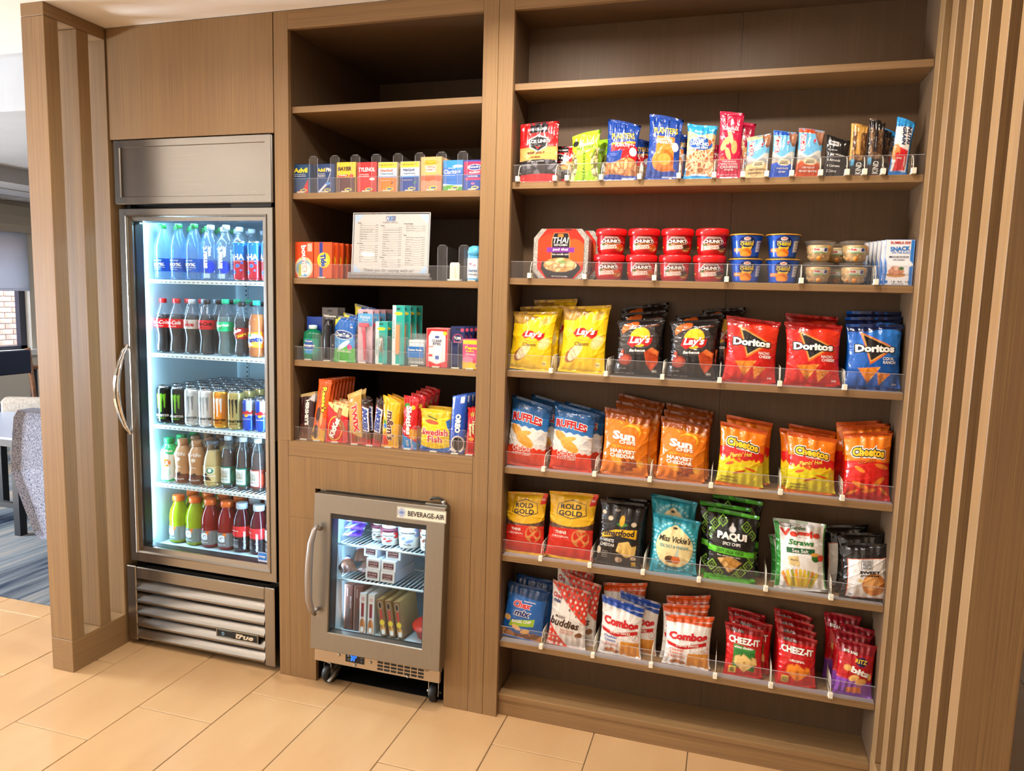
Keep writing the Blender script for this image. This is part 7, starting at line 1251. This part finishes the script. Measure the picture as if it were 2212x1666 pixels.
for j in range(2): place('pepto', .735, .046 + .026 * j, M4 + .001, 'pink and yellow antacid box at the right end' + ['', ', behind the front one'][j], 'antacid', None, 1)
tabs(M4, [.112, .188, .252, .331, .397, .461, .530, .611, .683, .735], 'toiletries shelf')
CD = [('hersh', .092, .065, .173, 1, 'dark brown chocolate bar with silver lettering at the left end', 2, .012), ('reese', .140, .056, .228, 7, 'orange peanut butter cup bar with yellow script, tallest candy', 8, .017), ('kitkat', .219, .097, .142, 0, 'wide red and cream wafer bar', 3, .026),
      ('twix', .300, .058, .190, -4, 'gold caramel bar with red block lettering', 2, .022), ('snick', .343, .034, .166, -5, 'brown and white nut chocolate bar leaning left', 2, .022), ('snick', .379, .034, .168, 4, 'brown and white nut chocolate bar leaning right', 2, .022),
      ('mm', .433, .070, .174, 1, 'yellow peanut candy bag with brown lettering', 3, .028), ('skit', .508, .060, .187, 1, 'red fruit candy bag with white lettering', 5, .026), ('fish', .606, .118, .148, 0, 'yellow gummy candy pouch with red lettering', 2, .045),
      ('oreo', .686, .055, .204, 2, 'blue sandwich cookie pack with cookie picture', 3, .034), ('nutter', .740, .044, .164, 2, 'red peanut butter cookie pack at the right end', 2, .03)]
for k, x, w, h, ro, lb, n, dy in CD:
    for j in range(n):
        xx = x + j * (.0065 if k in ('reese', 'skit') else .004); hz = h * (1 + (.03 * j if k in ('skit', 'fish', 'snick', 'kitkat') else 0))
        pl(k, xx, w, hz, ro * (1 - .1 * j) + (3 if k == 'skit' and j else 0), M5, lb if j == 0 else lb.split(' with ')[0].split(' at ')[0] + ', ' + ORD[j] + ' from the front of its row', 'candy', 'candy and cookies on the lowest narrow shelf', .045 + dy * j, 3)
tabs(M5, [.090, .145, .219, .300, .360, .433, .508, .606, .686, .740], 'candy shelf')

# ---- drinks in the tall refrigerator
def stock(z, rows, shelf, cols, sc=None):
    for i, (k, x, look, ct, s_, yaw) in enumerate(cols):
        p = PROT[k]; r = p['w'] / 2 * s_; step = rows[1]
        for j in range(rows[0]):
            place(k, x + random.uniform(-.002, .002) + .0015 * j, rows[2] + j * max(step, 2 * r + .002), z + .0012, '%s, %s column, %s row, %s refrigerator shelf' % (look, ORD[i], ['front', 'second', 'third', 'fourth', 'fifth', 'sixth', 'seventh'][j], shelf), ct, '%s on the %s refrigerator shelf' % (look.split(' with ')[0] + 's', shelf), 0, 0, yaw + random.uniform(-6, 6), s_)
stock(1.4865, (4, .076, .135), 'top', [('dasani', x, 'blue-labelled water bottle with green cap', 'water bottle', .925, 4) for x in (-.612, -.537, -.459)] + [('smartw', x, 'clear water bottle with white lettering', 'water bottle', .92, 12) for x in (-.383, -.313)] + [('aha', x, 'blue and red sparkling water can', 'drink can', 1., 8) for x in (-.247, -.184, -.121)])
stock(1.195, (3, .070, .130), 'second', [('coke', -.618, 'red-labelled cola bottle', 'soda bottle', 1., 2), ('coke', -.548, 'red-labelled cola bottle', 'soda bottle', 1., 2), ('diet', -.477, 'silver-labelled cola bottle', 'soda bottle', 1., 4), ('zero', -.405, 'black-capped cola bottle', 'soda bottle', 1., 6), ('sprite', -.320, 'green-labelled lemon soda bottle', 'soda bottle', 1.02, 10), ('pibb', -.246, 'dark soda bottle with tilted lettering', 'soda bottle', .98, 12), ('fanta', -.177, 'orange soda bottle with turquoise cap', 'soda bottle', .99, 4), ('fanta', -.104, 'orange soda bottle with turquoise cap', 'soda bottle', .99, 12)])
stock(.905, (6, .068, .130), 'third', [('mong', -.617, 'black can with green claw mark', 'drink can', .98, 6), ('mong', -.549, 'black can with green claw mark', 'drink can', .98, 6), ('monw', -.481, 'silver energy drink can', 'drink can', .98, 8), ('monu', -.413, 'white energy drink can', 'drink can', .98, 10), ('mono', -.345, 'orange energy drink can', 'drink can', .98, 10), ('monj', -.277, 'gold energy drink can', 'drink can', .98, 12), ('redb', -.216, 'small blue and silver can', 'drink can', .97, 10), ('redb', -.160, 'small blue and silver can', 'drink can', .97, 10), ('redb', -.104, 'small blue and silver can', 'drink can', .97, 10)])
stock(.663, (3, .072, .135), 'fourth', [('milk', -.610, 'white milk bottle with orange splash', 'milk bottle', 1., 8), ('fair', -.541, 'brown chocolate milk bottle', 'milk bottle', 1.03, 4), ('fair', -.472, 'brown chocolate milk bottle', 'milk bottle', 1.03, 4), ('frap', -.396, 'glass coffee drink bottle', 'coffee bottle', 1.09, 6), ('gpa', -.320, 'green-labelled iced tea bottle', 'tea bottle', 1., 8), ('gpa', -.251, 'green-labelled iced tea bottle', 'tea bottle', 1., 8), ('gpb', -.182, 'red-labelled iced tea bottle', 'tea bottle', 1., 8), ('gpb', -.114, 'red-labelled iced tea bottle', 'tea bottle', 1., 8)])
stock(.397, (3, .078, .165), 'lowest', [('gaty', -.596, 'yellow sports drink with orange cap', 'sports drink', 1.09, 8), ('gaty', -.516, 'yellow sports drink with orange cap', 'sports drink', 1.09, 10), ('gatr', -.437, 'red sports drink with orange cap', 'sports drink', 1.09, 8), ('gatr', -.358, 'red sports drink with orange cap', 'sports drink', 1.09, 10), ('vitr', -.283, 'red-labelled vitamin drink bottle', 'vitamin drink', 1.12, 10), ('vitr', -.207, 'red-labelled vitamin drink bottle', 'vitamin drink', 1.12, -14), ('vitw', -.132, 'white-labelled vitamin drink bottle', 'vitamin drink', 1.12, 6)])

# ---- frozen goods in the small freezer (its floor and shelves lean back with it)
def fz(k, x, y, z, lb, ct, g=None, yaw=0., roll=0., lean=3.5, sc=None, pitch=0):
    a = math.radians(3.5)
    return place(k, x, -.085 + y * math.cos(a) + z * math.sin(a), z * math.cos(a) - y * math.sin(a) + .0012, lb, ct, g, lean, roll, yaw, sc)
u, l_ = 'upper freezer shelf', 'lower freezer shelf'
for i in range(3):
    o = fz('purp', .272 + .004 * i, .15, .548 + .026 * i, 'purple and blue frozen treat wrapper, %s of the pile' % ['bottom', 'middle', 'top'][i], 'frozen treat', 'purple frozen treats', 0, 0)
    o.rotation_euler = (math.radians(-72), 0, math.radians(8 - 6 * i)); o.location.z += .018; o.location.y -= .04
fz('icec', .347, .185, .545, 'small chocolate ice cream cup, lower of two', 'ice cream cup', 'ice cream cups', 8, sc=.9); fz('icec', .347, .185, .545 + .0585, 'small chocolate ice cream cup, upper of two', 'ice cream cup', 'ice cream cups', 8, sc=.9)
fz('ices', .409, .150, .545, 'small strawberry ice cream cup, lower of two', 'ice cream cup', 'ice cream cups', 8, sc=.92); fz('ices', .409, .150, .545 + .0615, 'small strawberry ice cream cup, upper of two', 'ice cream cup', 'ice cream cups', 8, sc=.92)
fz('icev', .487, .150, .545, 'large vanilla ice cream carton with blue ribbon pattern', 'ice cream carton', None, 12, sc=.93)
fz('iceb', .572, .145, .545, 'butter pecan ice cream carton at the right of the upper shelf', 'ice cream carton', None, 4, sc=1.0)
n_ = 0
for j in range(2):
    for i in range(2): fz('cookieb', .368 + .0605 * i, .185, .413 + .0405 * j, 'white ice cream sandwich box, %s column, %s' % (['left', 'right'][i], ['bottom', 'second up'][j]), 'frozen food box', 'white sandwich boxes', -2 + 2 * j)
fz('cookieb', .436, .20, .413 + .081, 'white ice cream sandwich box on top of the right column', 'frozen food box', 'white sandwich boxes', 2)
fz('cookieb', .355, .20, .413 + .081, 'white ice cream sandwich box on top of the left column', 'frozen food box', 'white sandwich boxes', -6)
for i, (x, y, z, yw) in enumerate(((.275, .135, .415, 50), (.315, .15, .415, -10), (.285, .20, .438, 20))):
    o = fz('brwr', x, y, z, 'brown ice cream bar wrapper, %s' % ['leftmost in front', 'beside the white boxes', 'lying on top of the others'][i], 'frozen treat', 'brown ice cream bars')
    o.rotation_euler = (math.radians(-70), 0, math.radians(yw)); o.location.z += .016; o.location.y -= .03
fz('pbag', .565, .25, .413, 'blue frozen treat bag at the right of the lower shelf, behind', 'frozen treat', None); fz('obag', .590, .12, .413, 'orange and white frozen treat bag at the right door edge', 'frozen treat', None, roll=12)
for i in range(2): fz('digio', .262 + .040 * i, .205, .207, 'brown pizza box standing on edge, %s one' % ['left', 'right'][i], 'frozen food box', 'brown pizza boxes')
for i in range(2): fz('pizw', .328 + .034 * i, .185, .207, 'slim white frozen meal box, %s one' % ['left', 'right'][i], 'frozen food box', 'white meal boxes')
for i in range(3): fz('stouf', .418 + .034 * i, .180, .211, 'slim brown frozen meal box leaning left, %s' % ['first', 'second', 'third'][i], 'frozen food box', 'brown meal boxes', 0, -10)
fz('bowl', .560, .17, .212, 'red plastic frozen noodle bowl tipped at the lower right', 'food bowl', None, 0, 0, -14, .9)
